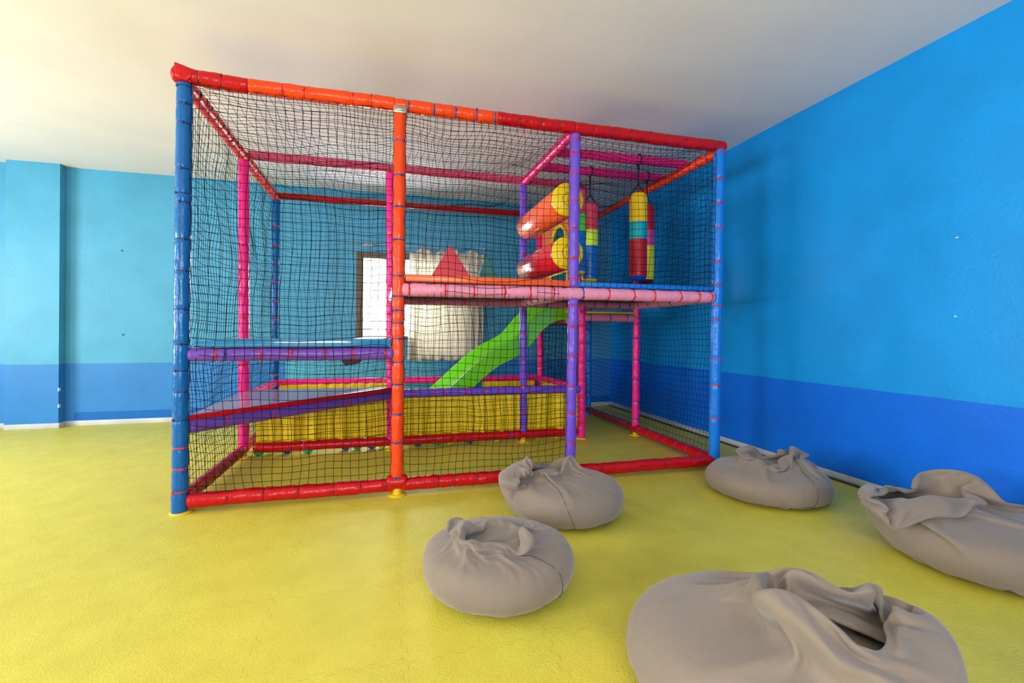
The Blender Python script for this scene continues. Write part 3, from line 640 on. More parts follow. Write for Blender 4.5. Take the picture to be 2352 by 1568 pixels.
for k, (xa, xb) in enumerate(((0.03, 1.2), (1.2, 2.4), (2.4, 3.6))):
    z0 = 0.52 if k < 2 else 0.1
    net((xb, D2 + .01, z0), (xa, D2 + .01, z0), (xa, D2 + .01, 2.46), (xb, D2 + .01, 2.46), bulge=0.01, seed=10 + k, wob=.010, label='back net' if k == 0 else None)
    net((xa, 0.03, 2.462), (xb, 0.03, 2.462), (xb, D, 2.462), (xa, D, 2.462), bulge=0.0, seed=20 + k, sag=(0, 0, -0.05), wob=.011, label='roof net' if k == 0 else None)
    net((xa, D + .02, 2.462), (xb, D + .02, 2.462), (xb, D2, 2.462), (xa, D2, 2.462), bulge=0.0, seed=30 + k, sag=(0, 0, -0.05), wob=.012)
net((1.22, D - .045, 0.13), (2.97, D - .045, 0.13), (2.97, D - .045, 0.47), (1.22, D - .045, 0.47), bulge=0.0, seed=40, wob=.006, label='net over the yellow pit curtain')
net((0.10, D - .045, 0.13), (1.17, D - .045, 0.13), (1.17, D - .045, 0.47), (0.10, D - .045, 0.47), bulge=0.0, seed=41, wob=.006)
net((3.0, D + .04, 0.52), (3.0, D2 - .04, 0.52), (3.0, D2 - .04, 1.14), (3.0, D + .04, 1.14), bulge=0.0, seed=42, wob=.008)
net((3.02, D2 - .05, 0.12), (3.6, D2 - .05, 0.12), (3.6, D2 - .05, 1.14), (3.02, D2 - .05, 1.14), bulge=0.0, seed=43, wob=.008)

# cable ties: the nearest ones as sub-parts of their own
cpos = Vector((1.1133, -3.1114, 1.0486))
for (o, me, p, rot, ang, r) in TIES:
    t = bpy.data.objects.new('cable_tie', me); COL.objects.link(t); t.parent = o
    t.matrix_world = Matrix.Translation(p) @ rot @ Matrix.Rotation(ang, 4, 'Z')

# ------------------------------------------------------------------ slide
def slide():
    xs = np.array([3.02, 2.95, 2.86, 2.78, 2.70, 2.60, 2.50, 2.38, 2.26, 2.14, 2.00, 1.86, 1.72, 1.58, 1.44, 1.30])
    zbot = np.array([1.185, 1.183, 1.165, 1.125, 1.06, 0.93, 0.835, 0.765, 0.715, 0.63, 0.505, 0.375, 0.25, 0.15, 0.09, 0.075])
    f = np.linspace(0, len(xs) - 1, 90); X_ = np.interp(f, range(len(xs)), xs); Zb = np.interp(f, range(len(xs)), zbot)
    for _ in range(10):
        Zb[1:-1] = (Zb[:-2] + 2 * Zb[1:-1] + Zb[2:]) / 4; X_[1:-1] = (X_[:-2] + 2 * X_[1:-1] + X_[2:]) / 4
    yc = 1.79; hw = 0.24
    # cross section (y, h): outer near wall, rim, inner wall, ribbed bed, inner wall, rim, outer far wall
    sec = [(-hw, 0.0), (-hw - .004, 0.08), (-hw - .012, 0.155), (-hw - .012, 0.175), (-hw - .004, 0.186), (-hw + .012, 0.186), (-hw + .022, 0.17), (-hw + .04, 0.10), (-hw + .07, 0.062),
           (-0.125, 0.05), (-0.115, 0.05), (-0.10, 0.074), (-0.085, 0.074), (-0.07, 0.05), (-0.02, 0.048), (-0.01, 0.05), (0.0, 0.074), (0.02, 0.074), (0.03, 0.05), (0.09, 0.05), (0.10, 0.074), (0.115, 0.074), (0.125, 0.05),
           (hw - .07, 0.062), (hw - .04, 0.10), (hw - .022, 0.19), (hw - .010, 0.215), (hw + .006, 0.222), (hw + .014, 0.21), (hw + .010, 0.16), (hw + .004, 0.08), (hw, 0.0)]
    n = len(sec); vs = []; fs = []
    for i in range(90):
        dx = X_[min(i + 1, 89)] - X_[max(i - 1, 0)]; dz = Zb[min(i + 1, 89)] - Zb[max(i - 1, 0)]
        l = math.hypot(dx, dz); nxn, nzn = dz / l, -dx / l
        for (y, h) in sec: vs.append((X_[i] + nxn * h * 1.0, yc + y, Zb[i] + nzn * h * 1.0 ))
    for i in range(89):
        for k in range(n):
            a = i * n + k; b = i * n + (k + 1) % n; fs.append((a, b, b + n, a + n))
    fs.append(tuple(range(n))[::-1]); fs.append(tuple(89 * n + k for k in range(n)))
    o = mk('slide', vs, fs, LIME, None, True)
    ed = o.modifiers.new('split', 'EDGE_SPLIT'); ed.split_angle = math.radians(50)
    return tag(o, 'lime green wavy plastic slide descending from the landing into the ball pit', 'slide')
slide()

# ------------------------------------------------------------------ foam shapes
def pyramid():
    b = MB(); z0 = 1.413; ap = (1.620, 0.62, 1.735)
    c = [(1.425, 0.47, z0), (1.775, 0.42, z0), (1.81, 0.74, z0), (1.48, 0.80, z0)]
    b.add(c + [ap], [(3, 2, 1, 0), (0, 1, 4), (2, 3, 4)], 0); n = len(b.v) - 5; b.f += [(n + 1, n + 2, n + 4), (n + 3, n, n + 4)]; b.mi += [1, 1]
    return tag(b.build('foam_pyramid', [mat('coral_foam_cover', (0.62, 0.06, 0.085), 0.6, bump=(40, 0.2, (1, 1, 1), 0.003)), mat('orange_foam_cover', (0.85, 0.16, 0.04), 0.55)], bevel=0.006),
               'coral red foam pyramid with orange sides standing on the orange platform', 'foam block')
pyramid()
b = MB(); z0 = 1.413
b.add([(1.825, 0.60, z0), (2.02, 0.55, z0), (1.904, 0.575, 1.655), (1.85, 1.02, z0), (2.06, 0.97, z0), (1.955, 1.0, 1.655)], [(0, 1, 2), (3, 5, 4), (0, 2, 5, 3), (1, 4, 5, 2), (0, 3, 4, 1)])
tag(b.build('foam_prism', mat('teal_foam_cover', (0.006, 0.13, 0.12), 0.6, bump=(40, 0.2, (1, 1, 1), 0.003)), bevel=0.006), 'dark teal triangular foam prism behind the coral pyramid', 'foam block')

# ------------------------------------------------------------------ punching bags
BC = {'coral': (0.62, 0.05, 0.10), 'lime': (0.55, 0.78, 0.05), 'blue': (0.008, 0.13, 0.44), 'yellow': (0.82, 0.50, 0.01), 'teal': (0.0, 0.36, 0.42), 'crimson': (0.42, 0.005, 0.015),
      'royal': (0.01, 0.07, 0.45), 'pink': (0.55, 0.05, 0.22), 'olive': (0.60, 0.55, 0.02), 'dark': (0.10, 0.01, 0.02), 'green': (0.10, 0.50, 0.06)}
def bag(x, y, zt, zb_, bands, zbeam, label, r=0.072, tilt=0.0):
    cols = [vinyl('bag_' + c, BC[c], 0.35, 0.3) for c, _ in bands]
    root = empty('punching_bag', (x, y, zb_)); tag(root, label, 'punching bag', 'punching bags hanging over the upper platform')
    h = zt - zb_; rd_ = 0.05
    prof = [(0.0, 0), (r * .55, 0.002), (r * .85, 0.014), (r, 0.035)]
    zsx = sorted(set([0.035 + k * (h - .035 - rd_) / 30 for k in range(31)] + [z - zb_ for _, z in bands if 0.035 < z - zb_ < h - rd_]))
    prof += [(r * (1 + 0.008 * math.sin(40 * z)), z) for z in zsx[1:]]
    prof += [(r * .97, h - .032), (r * .87, h - .014), (r * .7, h - .004), (0, h)]
    b = MB(); n = 28
    for (rr, z) in prof:
        for k in range(n):
            a = 2 * PI * k / n; b.v.append((rr * math.cos(a), rr * math.sin(a), z))
    for i in range(len(prof) - 1):
        zm = (prof[i][1] + prof[i + 1][1]) / 2 + zb_; mi = 0
        for q, (_, zz) in enumerate(bands):
            if zm < zz: mi = q
        for k in range(n):
            b.f.append((i * n + k, i * n + (k + 1) % n, (i + 1) * n + (k + 1) % n, (i + 1) * n + k)); b.mi.append(mi)
    b.build('bag_body', cols, root, True)
    s = MB(); zy = h + 0.075; w = 0.011
    def ribbon(p, q, w0=w):
        p = Vector(p); q = Vector(q); d = (q - p).normalized(); a = d.cross(Vector((0, 1, 0))).normalized() * w0; c = Vector((0, 0.0015, 0))
        s.add([p - a - c, p + a - c, q + a - c, q - a - c, p - a + c, p + a + c, q + a + c, q - a + c], [(0, 1, 2, 3), (4, 7, 6, 5), (0, 4, 5, 1), (1, 5, 6, 2), (2, 6, 7, 3), (3, 7, 4, 0)])
    ribbon((-r * .97, 0, h - .06), (-r * .9, 0, h - .01), .01); ribbon((r * .97, 0, h - .06), (r * .9, 0, h - .01), .01)
    ribbon((-r * .9, 0, h - .01), (0, 0, zy), .008); ribbon((r * .9, 0, h - .01), (0, 0, zy), .008)
    ribbon((0, 0, zy), (0, 0, zbeam - zb_), .009)
    s.tube([(0, 0.045 * math.cos(a), zbeam - zb_ + 0.04 + 0.045 * math.sin(a)) for a in [2 * PI * k / 16 for k in range(17)]], 0.006, 6, cap=False)
    s.build('strap', STRAP, root)
    return root
# bands listed from the top: (colour, z of its upper edge)
bag(2.895, 0.80, 2.205, 1.487, [('coral', 9), ('lime', 1.959), ('blue', 1.819), ('yellow', 1.515)], 2.452, 'punching bag with coral, lime and blue bands hanging beside the purple post', 0.074)
bag(3.165, 0.43, 2.215, 1.482, [('yellow', 9), ('teal', 1.968), ('crimson', 1.825), ('royal', 1.51)], 2.452, 'punching bag with yellow, teal and dark red bands, nearest the viewer', 0.074)
bag(3.462, 0.79, 2.229, 1.50, [('crimson', 9), ('pink', 1.994), ('olive', 1.845), ('dark', 1.537)], 2.452, 'punching bag with dark red, pink and olive bands behind the yellow-topped bag', 0.070)
bag(2.615, 0.43, 2.20, 1.50, [('coral', 9), ('green', 1.990), ('blue', 1.85), ('yellow', 1.53)], 2.452, 'punching bag with a green middle band mostly hidden behind the purple post', 0.072)

# ------------------------------------------------------------------ balls showing under the red beam
BALLC = {'green': (0.01, 0.35, 0.12), 'blue': (0.01, 0.06, 0.35), 'yellow': (0.62, 0.60, 0.06), 'red': (0.6, 0.02, 0.02)}
bm = {}
def ball(x, c, label, y=D + .052):
    if c not in bm:
        b = MB(); n = 24; b.lathe([(0.04 * math.sin(PI * k / 16), -0.04 * math.cos(PI * k / 16)) for k in range(17)], n)
        me = bpy.data.meshes.new('pit_ball'); me.from_pydata(b.v, [], b.f); me.materials.append(mat('ball_' + c, BALLC[c], 0.3)); me.polygons.foreach_set('use_smooth', [True] * len(me.polygons)); bm[c] = me
    o = bpy.data.objects.new('pit_ball', bm[c]); COL.objects.link(o); o.location = (x, y, 0.04)
    tag(o, label, 'ball', 'plastic balls along the front of the ball pit')
ball(0.115, 'green', 'green plastic ball under the left end of the red pit beam', D + .03)
ball(0.500, 'green', 'bright green plastic ball peeking out below the red beam under the step', D + .012)
ball(0.205, 'yellow', 'yellow plastic ball just right of the green ball at the pit corner', D + .045)
ball(0.330, 'blue', 'dark blue plastic ball between the yellow and green balls at the pit corner')
ball(0.80, 'blue', 'dark blue plastic ball under the red beam right of the bright green one')
ball(0.90, 'green', 'green plastic ball beside the blue one left of the orange post')
ball(1.02, 'blue', 'blue plastic ball under the red beam just left of the orange post')
ball(1.11, 'yellow', 'pale yellow plastic ball under the red beam close to the orange post')
ball(1.42, 'blue', 'blue plastic ball under the red beam just right of the orange post')
ball(1.60, 'green', 'green plastic ball under the red beam right of the orange post')
ball(1.72, 'yellow', 'yellow-green plastic ball under the red beam, middle of the pit')
ball(1.90, 'blue', 'blue plastic ball under the red beam, middle of the pit')
ball(2.16, 'yellow', 'yellow plastic ball under the red beam left of the purple pit post')
ball(2.58, 'yellow', 'yellow plastic ball under the red beam right of the purple pit post')
ball(2.76, 'yellow', 'yellow plastic ball under the red beam near its right end')

# ------------------------------------------------------------------ bean bags
BAG_POINTS = {
    1: [
[-139,154,-2,1,1,0,2,-12,13,-5,7,-13,7,2,-1,1,-4,-4,8,2,-3,-4,-1,-3,6,-8,-3,1,1,-5,5,5,-14,-4,9,9,-6,-8,-4,-2,11,8,-18,5,-1,6,3,-4,-9,-5,-1,4,-2,6,-6,2,-2,-1,2,-3,
0,4,10,-13,-1,3,-4,7,-8,3,-1,3,3,-3,6,6,1,7,-16,19,-10,-8,8,0,3,1,-9,8,3,-7,0,2,4,12,-9,-13,13,4,0,3,4,-5,-1,3,-2,-1,1,1,-2,4,-3,1,-6,6,2,-2,-3,0,-3,3,
0,-4,-3,-1,1,-6,-3,9,-10,8,-2,1,2,-5,-7,-1,6,3,-3,-2,-4,10,-4,-6,2,-13,8,4,-4,-2,-2,-1,3,0,0,-2,-5,25,-15,-6,1,2,-10,20,-11,2,1,-4,2,0,13,4,-6,0,-1,7,0,-12,8,2,
-1,4,-2,4,-6,2,-6,0,9,6,2,-4,0,5,-2,5,3,-6,-4,10,-4,-9,4,6,0,-3,0,-2,1,3,3,-8,1,3,-2,-3,3,-15,14,-5,2,-5,-8,3,-5,13,-5,-5,7,-6,-3,-1,2,0,-1,3,-4,4,-1,-9,
-2,1,1,-1,-2,2,-3,0,0,5,-2,-3,2,4,-9,6,2,-2,0,-2,3,-3,0,-1,2,0,7,7,-2,2,-8,19,-13,-3,2,0,0,13,-4,-7,3,2,-6,0,1,14,2,-4,-1,1,6,-1,0,-4,9,-4,-5,-5,9,2,
-1,-4,1,3,1,-8,2,5,-4,3,-3,-1,2,-22,18,-2,5,-3,-13,-2,2,5,-1,-1,4,-7,-2,-2,3,1,3,-12,9,2,-5,-3,-3,-7,6,-1,0,1,-5,3,2,2,-6,7,-8,3,-1,5,0,0,-4,0,0,0,-2,0,
0,8,-2,6,5,3,-9,9,-2,-4,1,-4,0,18,-7,-2,-3,7,-5,2,-9,20,-2,-6,1,6,0,3,4,-6,3,-7,4,0,3,0,-6,2,3,2,-4,-5,-1,10,-5,2,0,-8,5,-16,17,-10,3,5,-18,10,-5,1,5,-8,
5,-8,1,-2,6,-1,-4,-1,-2,7,-5,-5,-1,-4,10,-7,0,-5,1,8,-6,0,-1,14,-16,5,-1,3,-3,1,2,-4,0,-3,0,5,0,2,3,1,11,-5,0,0,5,-6,2,-3,-1,14,-5,-3,4,0,-4,2,-3,12,1,-3,
-3,3,9,4,-3,-8,4,-5,6,-1,4,-4,-2,6,-4,-6,7,-5,3,7,-12,7,-5,-1,-3,-3,6,-7,0,9,-17,14,-9,-10,7,2,5,-12,5,-5,8,1,-13,1,1,6,-6,1,-5,1,0,-5,2,-5,5,5,-9,1,5,4,
-7,0,3,1,-3,1,2,-10,6,-2,4,3,3,-5,-1,7,4,7,-19,11,13,-8,-2,-6,6,9,-3,-11,12,-1,-9,10,2,6,-4,-5,2,9,7,-2,-4,-7,6,1,-1,3,-3,1,1,-2,-3,-2,7,-4,15,-19,5,0,-6,1,
0,-7,7,-5,1,5,-5,0,-12,10,-12,-2,18,-13,7,-6,-4,10,-9,-2,3,3,-7,-2,-2,1,-4,4,5,-11,2,4,-11,10,7,-14,-1,15,-7,1,2,-9,-6,24,-18,9,0,0,-6,2,-1,3,11,14,-20,3,-3,14,-6,-9,
5,13,0,-13,9,6,-18,10,7,2,6,-12,5,3,0,5,-1,-5,4,6,-5,-3,-1,3,0,-6,7,-2,-2,4,2,2,-8,-2,-1,1,0,-14,5,1,7,-1,-4,3,-18,9,4,-8,1,4,-2,-4,0,-2,-2,0,8,1,-13,4,
0,-6,-2,6,-4,-5,5,-8,8,6,-7,-5,7,1,-4,-2,5,-5,-3,23,-15,2,-5,-1,-2,10,-7,3,15,2,-7,16,-22,3,11,-8,-9,17,10,-14,7,5,-14,2,9,-3,8,1,-4,0,3,4,2,-2,6,-5,-7,2,4,0,
0,-1,3,-8,5,-2,1,7,-8,-4,0,7,-15,1,-2,1,9,-3,-2,1,-15,6,4,-6,6,-5,0,-6,5,0,-12,6,3,4,-5,-3,5,-9,-3,0,-1,3,-4,0,10,-7,-2,0,10,-17,10,0,-3,10,-11,7,-1,-3,-6,0,
6,6,-2,7,-3,9,-15,29,-13,-14,13,-2,-1,-2,12,-1,3,-9,11,-18,8,7,4,2,-8,5,5,2,5,-2,-2,-4,-3,3,3,-1,3,-5,3,-3,3,-3,-6,9,-7,1,6,-4,-20,20,-16,4,12,-3,-6,0,-12,3,6,-6,
-2,2,4,-7,6,-1,-14,6,-2,9,-3,-4,4,-13,2,-1,3,-6,-5,18,-3,-8,2,0,1,-9,9,2,-9,18,-15,3,1,-4,-4,6,2,3,-1,14,-6,7,-18,17,9,-17,-3,7,11,-8,4,-3,13,-17,15,-14,2,11,5,-9,
4,0,8,1,6,-8,1,-3,-4,5,5,-3,0,-1,3,-4,-3,4,-12,12,-3,4,-1,-12,-1,11,-16,-1,14,-1,0,-4,-14,6,0,-3,-9,9,7,-13,11,-6,-15,14,-2,8,-5,-13,10,-13,8,-3,0,-8,2,19,-14,2,-2,-2,
-4,-1,9,-1,0,7,-12,1,1,1,-1,3,-3,6,0,13,-9,9,-3,-9,19,-11,-5,-5,21,-2,3,-11,12,-9,4,-8,11,5,6,-11,-2,8,4,1,-1,-4,7,-1,-7,7,1,-4,4,2,-5,0,-4,1,-5,10,1,-4,-7,1,
-1,2,-11,-3,13,-6,8,1,-15,-3,0,6,-11,8,6,-14,7,-2,-15,10,6,2,-4,-9,-4,8,-3,-3,-1,-3,1,12,-3,-7,-4,1,-4,5,2,1,2,0,-4,0,3,-2,1,0,-3,8,-2,11,-7,8,3,-15,17,-8,3,-11,
16,-1,13,-13,3,-6,6,-10,14,1,5,1,-16,15,2,-2,1,2,-1,1,-1,2,0,-3,4,1,-3,2,-6,4,-8,7,-3,3,-12,6,3,-3,-9,-4,14,-8,5,-3,-6,-3,-7,11,0,-6,7,-11,5,-3,-12,17,-7,6,-11,1,
3,-9,8,-7,-1,0,1,13,-12,-6,3,-3,5,0,-4,3,-3,11,-8,1,2,-4,2,4,-3,4,-4,11,-1,6,0,-12,15,-4,-5,-4,20,-12,6,4,1,-9,7,-9,16,-4,6,-3,-14,23,-5,-2,3,0,0,1,0,2,0,-1,
0,3,-4,1,-1,3,-14,8,0,0,-5,-3,3,8,-16,-4,10,2,-2,1,-7,-8,-1,10,-12,12,-4,-7,3,-7,-2,12,-9,2,0,-4,-3,4,-3,0,-4,0,4,5,-12,-1,1,0,6,3,-11,3,0,2,-1,1,4,-5,6,0,
-2,-1,0,7,2,5,3,-8,4,1,-4,-2,13,-3,9,-6,-2,3,-5,6,6,-3,7,-7,2,1,3,1,1,-1,-1,4,0,0,2,-2,2,-1,1,-1,0,0,-5,0,-2,-4,4,-1,-10,14,-6,-7,6,1,-1,-2,-3,-6,0,1,
-5,0,5,-6,-1,-2,0,0,-1,3,-3,-4,1,-1,-1,-1,-3,3,5,-2,-10,-1,3,0,6,-5,-2,3,-1,2,-1,2,3,-4,1,6,-3,1,-5,6,3,6,-6,8,-2,-4,4,0,7,-1,2,-1,5,-7,9,-8,7,6,3,-6,
-11,11,2,-1,2,-1,3,0,0,2,2,0,0,1,0,0,0,-1,1,-5,1,-2,-2,-3,-3,6,-4,0,3,-4,-1,-1,-2,-4,0,0,-5,-2,2,-4,-1,-2,0,-1,-3,4,-4,-3,3,1,-3,-2,0,0,-1,-2,-1,-1,2,-2,
2,-1,2,0,1,0,0,3,0,0,1,4,1,-6,-5,7,3,3,-2,4,-1,0,8,-2,3,2,1,2,1,-1,4,-5,8,0,6,-4,-16,13,-1,1,2,1,1,1,1,1,1,1,0,1,0,0,1,-1,0,1,-2,0,-2,-5,
-2,2,-4,1,-2,-3,0,-1,-3,1,-2,-1,0,-1,-3,-2,-2,-1,0,-4,-1,0,-1,-2,1,-1,-3,-2,0,-1,-2,0,1,0,0,1,1,1,0,0,0,1,1,-1,2,1,2,2,3,-12,11,-5,3,-2,3,-1,4,11,6,-4,
-3,-2,4,1,1,2,1,2,1,-3,8,2,-18,11,1,2,1,0,0,2,0,1,1,0,1,1,-1,1,0,1,1,0,0,0,-1,0,-4,-8,-3,-3,-1,0,-1,-4,3,5,-3,-4,0,1,0,-2,-1,-2,-2,-2,-1,-1,-2,0,
-3,-4,-4,-2,0,-1,0,1,1,2,0,2,0,1,1,2,0,-2,0,-2,1,1,2,2,0,4,-9,1,4,3,-1,0,7,10,-7,-1,0,5,1,3,2,1,2,3,0,1,3,2,-13,9,0,-2,1,2,2,1,-1,0,-4,-4,
7,2,2,-4,0,3,3,-6,8,-2,0,2,-1,-21,-7,5,-1,-2,5,-3,3,-2,-3,2,0,2,0,0,-1,-2,0,-4,-1,-2,0,-1,-2,-15,-2,-2,1,0,2,2,2,0,1,3,1,4,6,-2,0,-5,-4,-1,-1,0,0,1,
1,-8,6,6,-2,4,3,5,1,-2,1,3,7,14,-13,-2,-1,3,3,-8,13,-1,1,0,3,-5,1,1,4,1,0,0,-1,-11,-1,11,-7,6,2,1,-6,4,-2,5,1,2,-1,3,-4,-20,-3,-4,1,3,1,0,3,-1,-1,-2,
4,1,-1,1,0,-2,0,-1,-4,1,-3,0,-1,-23,-1,1,0,0,4,5,-4,8,-2,-1,1,22,-14,-1,1,0,-4,-5,0,-1,0,1,0,-1,7,8,2,-1,4,-7,1,0,-1,-6,0,16,15,-2,-5,-4,1,-11,14,2,1,0,
-2,3,-1,4,2,0,0,-2,-12,2,7,-7,7,-2,0,3,0,-2,5,-3,4,3,-2,0,4,-27,-3,0,2,-3,6,-3,9,-5,2,-4,-1,5,1,0,0,-1,0,0,-3,0,-1,-1,-1,-29,4,-1,1,0,1,5,0,3,5,-6,
16,2,-10,2,0,9,-5,-11,2,-3,-1,-2,4,7,6,7,-3,1,-2,-7,3,-1,3,-4,-11,9,8,11,4,1,-6,-5,-5,4,7,6,-2,1,2,3,0,0,-2,-6,-18,20,-1,-9,8,3,0,0,-2,5,-2,0,-4,8,-1,1,
0,-21,-6,5,-2,-1,-1,11,-2,-2,5,-1,-9,-3,5,5,2,-1,-1,-1,-1,1,-2,1,-3,-29,3,0,2,1,2,1,-1,3,5,3,6,-5,-1,9,3,7,-19,0,-1,0,-4,4,-3,18,-2,0,0,10,-12,-10,8,2,-1,1,
-17,6,3,9,11,5,0,-12,3,-6,0,7,9,3,-3,5,-1,0,1,-27,0,18,-4,-5,10,5,-4,-3,6,2,1,-8,-3,4,4,1,-1,-16,-10,8,1,-2,-4,17,-10,4,-1,7,-15,-2,-7,5,7,6,1,-9,4,4,-2,-5,
3,-31,1,-2,5,2,6,2,-2,-1,1,5,1,2,10,10,-4,-15,-8,13,-7,5,-3,2,-5,6,9,4,1,0,-15,-8,7,6,-3,-3,3,-5,-2,4,13,-5,21,-10,-3,-4,3,-10,15,8,-6,7,0,-1,-10,-15,-2,9,8,1,
4,1,-4,2,2,-2,2,-13,9,-5,12,0,-10,-6,-7,6,-5,6,7,-9,3,3,1,-1,3,-26,4,6,-9,9,18,-25,11,5,3,-7,-1,-29,4,-6,5,7,5,0,0,-2,2,2,13,-7,11,6,-4,-20,1,12,0,2,-4,0,
-8,10,1,8,5,-8,-19,-4,10,2,12,-13,-4,4,2,8,-9,8,-2,23,-6,-2,-9,3,-2,10,-6,12,-8,-4,-4,-11,2,10,11,-1,-3,0,1,-2,-1,4,-16,17,-16,16,-14,9,4,-22,9,-6,6,6,-1,-6,9,-6,4,3,
-10,-7,-14,15,0,-8,-6,17,-10,9,6,-5,2,-32,3,2,5,1,2,-3,5,3,5,8,-7,3,2,8,-10,-7,-3,11,6,8,-12,-10,0,18,1,-9,5,-7,-14,6,2,-2,8,-8,2,-7,15,10,-1,-15,-4,32,-7,4,-10,7,
-8,-15,-8,0,3,-2,21,-1,-9,-9,8,11,3,5,-3,0,0,-9,18,-4,-23,0,1,15,-5,6,-8,-27,14,13,-10,-5,-6,2,12,11,2,-9,-5,2,12,8,-1,1,-1,-5,4,-26,-1,-5,1,0,1,6,11,14,-11,-12,5,23,
-1,-6,-2,-11,11,10,-23,-5,-5,6,25,-5,-19,-15,5,15,-16,0,-11,10,22,-5,-7,9,8,5,3,0,0,-1,0,-6,2,-24,-2,-6,0,-3,2,2,4,1,11,1,-3,18,18,-12,-4,-6,5,5,-10,-21,-13,36,-11,7,-6,-19,
-5,6,-9,-12,8,28,12,7,0,-11,1,10,5,2,1,-8,-2,-6,-22,22,-15,-15,-6,-5,5,6,6,3,5,-11,-5,15,26,11,2,-1,-15,-2,-4,-8,-6,12,-4,-5,-11,2,-21,-6,2,11,20,22,-11,1,7,-3,4,11,1,7,
-15,-14,-15,7,11,-13,4,1,-8,-21,-4,-2,8,3,6,5,11,5,-5,18,20,7,-12,-14,-19,-3,5,6,-5,-1,6,-28,-17,-5,5,22,9,-3,21,7,2,6,5,8,-6,-20,-5,-6,3,0,12,-25,7,0,-9,7,-31,-4,3,6,
-2,21,-4,26,-7,7,26,5,-4,-18,-34,15,-8,7,7,-5,8,-29,-19,-2,4,8,20,13,4,13,0,14,-2,-2,-2,-26,0,0,-6,7,9,-16,1,-1,-3,-4,-23,-1,-11,5,18,3,-4,21,0,20,20,-3,-15,10,-35,-14,12,6,
3,15,-26,-17,-1,-1,-6,16,13,9,21,-17,10,13,8,-7,1,-24,-12,-2,1,3,10,-15,12,-3,1,-24,-11,-5,3,7,7,-3,-6,18,11,8,9,9,-24,20,-15,-20,0,24,-7,-5,-18,0,23,-26,5,6,6,15,10,-1,-2,0,
3,6,-12,2,-30,7,1,1,14,-14,12,-5,7,-22,-1,-12,8,-2,-5,-4,6,9,10,3,4,-6,2,1,7,1,-15,24,-25,-6,8,6,-1,-1,5,-1,-2,8,9,7,-6,-8,-2,12,-30,9,-11,-9,5,22,5,-26,11,18,3,-10,
-10,9,-19,-4,-6,-4,-2,19,0,1,-4,7,-3,-4,9,11,-4,14,-25,-2,12,8,-9,7,-2,-5,-2,19,4,-3,-8,-8,-11,-10,-2,10,-8,10,12,-1,-5,0,-9,12,-1,8,5,1,-6,-6,-14,-1,-11,-3,9,16,-3,-8,-1,-2,
5,14,-3,23,-28,-3,12,-1,0,7,-6,2,10,-3,-3,-5,-17,-1,3,-8,0,16,-5,1,6,-1,5,-3,-3,3,3,-8,16,-4,-6,4,1,-5,-16,-3,-2,4,-2,0,10,-3,4,4,3],
[-145,141,-6,14,-4,-3,6,-12,12,-8,0,0,2,3,1,4,-2,-13,11,3,1,1,1,1,2,8,-2,-3,-2,3,-15,12,6,-10,6,2,-1,-14,17,-5,-3,-3,10,-8,4,-2,0,4,-5,-2,-7,5,3,-2,-5,-11,16,-8,5,4,
-8,-7,9,-2,2,5,-7,3,-5,4,-5,-4,-3,1,-1,-8,-1,4,10,-6,0,8,-5,2,-2,-2,-4,1,0,-1,-4,14,-8,9,-9,0,-6,23,-11,9,-8,-2,4,4,-3,0,-5,3,12,-12,6,3,-6,5,7,-14,3,10,1,-4,
4,7,-2,0,-9,5,2,-6,7,-2,0,-6,8,0,-2,-2,-6,6,6,2,-18,14,0,1,0,-6,-8,4,3,-3,-9,3,1,3,0,4,-9,-4,9,-4,1,-2,1,12,-19,4,-4,2,-2,-3,-4,-1,-1,-1,9,-8,7,4,-5,5,
-5,7,-6,-4,-1,0,-2,3,2,0,5,-9,5,7,-9,10,-1,-3,4,1,0,-4,3,-1,5,-3,3,5,-4,3,1,-10,10,-3,6,2,3,3,-9,5,-2,2,-2,-2,5,-6,1,3,-1,4,-3,1,-9,6,1,7,-6,2,-1,-2,
1,-3,-3,6,-3,-8,-1,-5,7,2,-4,6,-8,2,2,1,-6,-3,9,2,-17,11,-4,-2,-6,-3,6,-2,-3,-1,2,-1,2,-1,4,4,-4,0,1,-2,2,-7,6,-7,0,6,3,-4,-4,1,4,14,-3,-12,7,8,-10,-2,7,0,
3,-1,-1,6,-4,7,-6,-4,7,2,6,-1,-1,4,-7,6,0,0,1,-14,12,-6,7,0,-3,2,1,1,-2,-12,6,8,6,-7,-2,0,2,-6,1,-1,2,-11,6,-12,8,7,-10,9,-10,-1,10,-2,-15,10,9,-16,5,1,-5,-1,
-1,-9,2,5,-3,1,-3,2,6,-10,2,18,-15,-2,7,-11,9,2,-2,-5,5,2,-4,-7,0,7,3,5,4,-13,14,-9,1,2,6,-2,-1,0,5,1,-2,6,-10,4,4,4,7,-8,-1,8,-8,10,-9,2,1,1,-3,-1,4,2,
1,-3,-3,-2,3,4,-9,5,3,6,-8,0,4,-6,2,-5,5,-10,-7,4,1,5,-1,2,-12,4,9,-10,-6,13,-1,-10,6,0,-4,-5,-2,-4,0,-3,6,2,-5,2,3,1,-6,4,5,-8,3,1,-1,-2,5,-2,-6,10,-1,-9,
-1,2,5,6,3,-11,8,5,-8,3,5,0,-5,2,7,3,-7,7,-5,1,7,1,0,-2,1,9,-5,-5,0,3,-1,2,-2,-3,7,0,0,-1,-1,-3,-4,13,-3,-6,-14,27,-7,-1,-2,2,-5,-5,6,-10,-8,18,-11,2,4,-2,
-9,2,1,7,-8,-3,4,3,0,-2,-7,-5,-8,9,1,-8,3,2,10,-12,2,2,4,-9,6,-4,3,4,0,-6,-1,-1,6,-8,7,6,-20,15,0,-3,11,-7,4,8,-16,8,6,-5,1,11,-8,4,-12,20,-3,-9,11,0,1,-3,
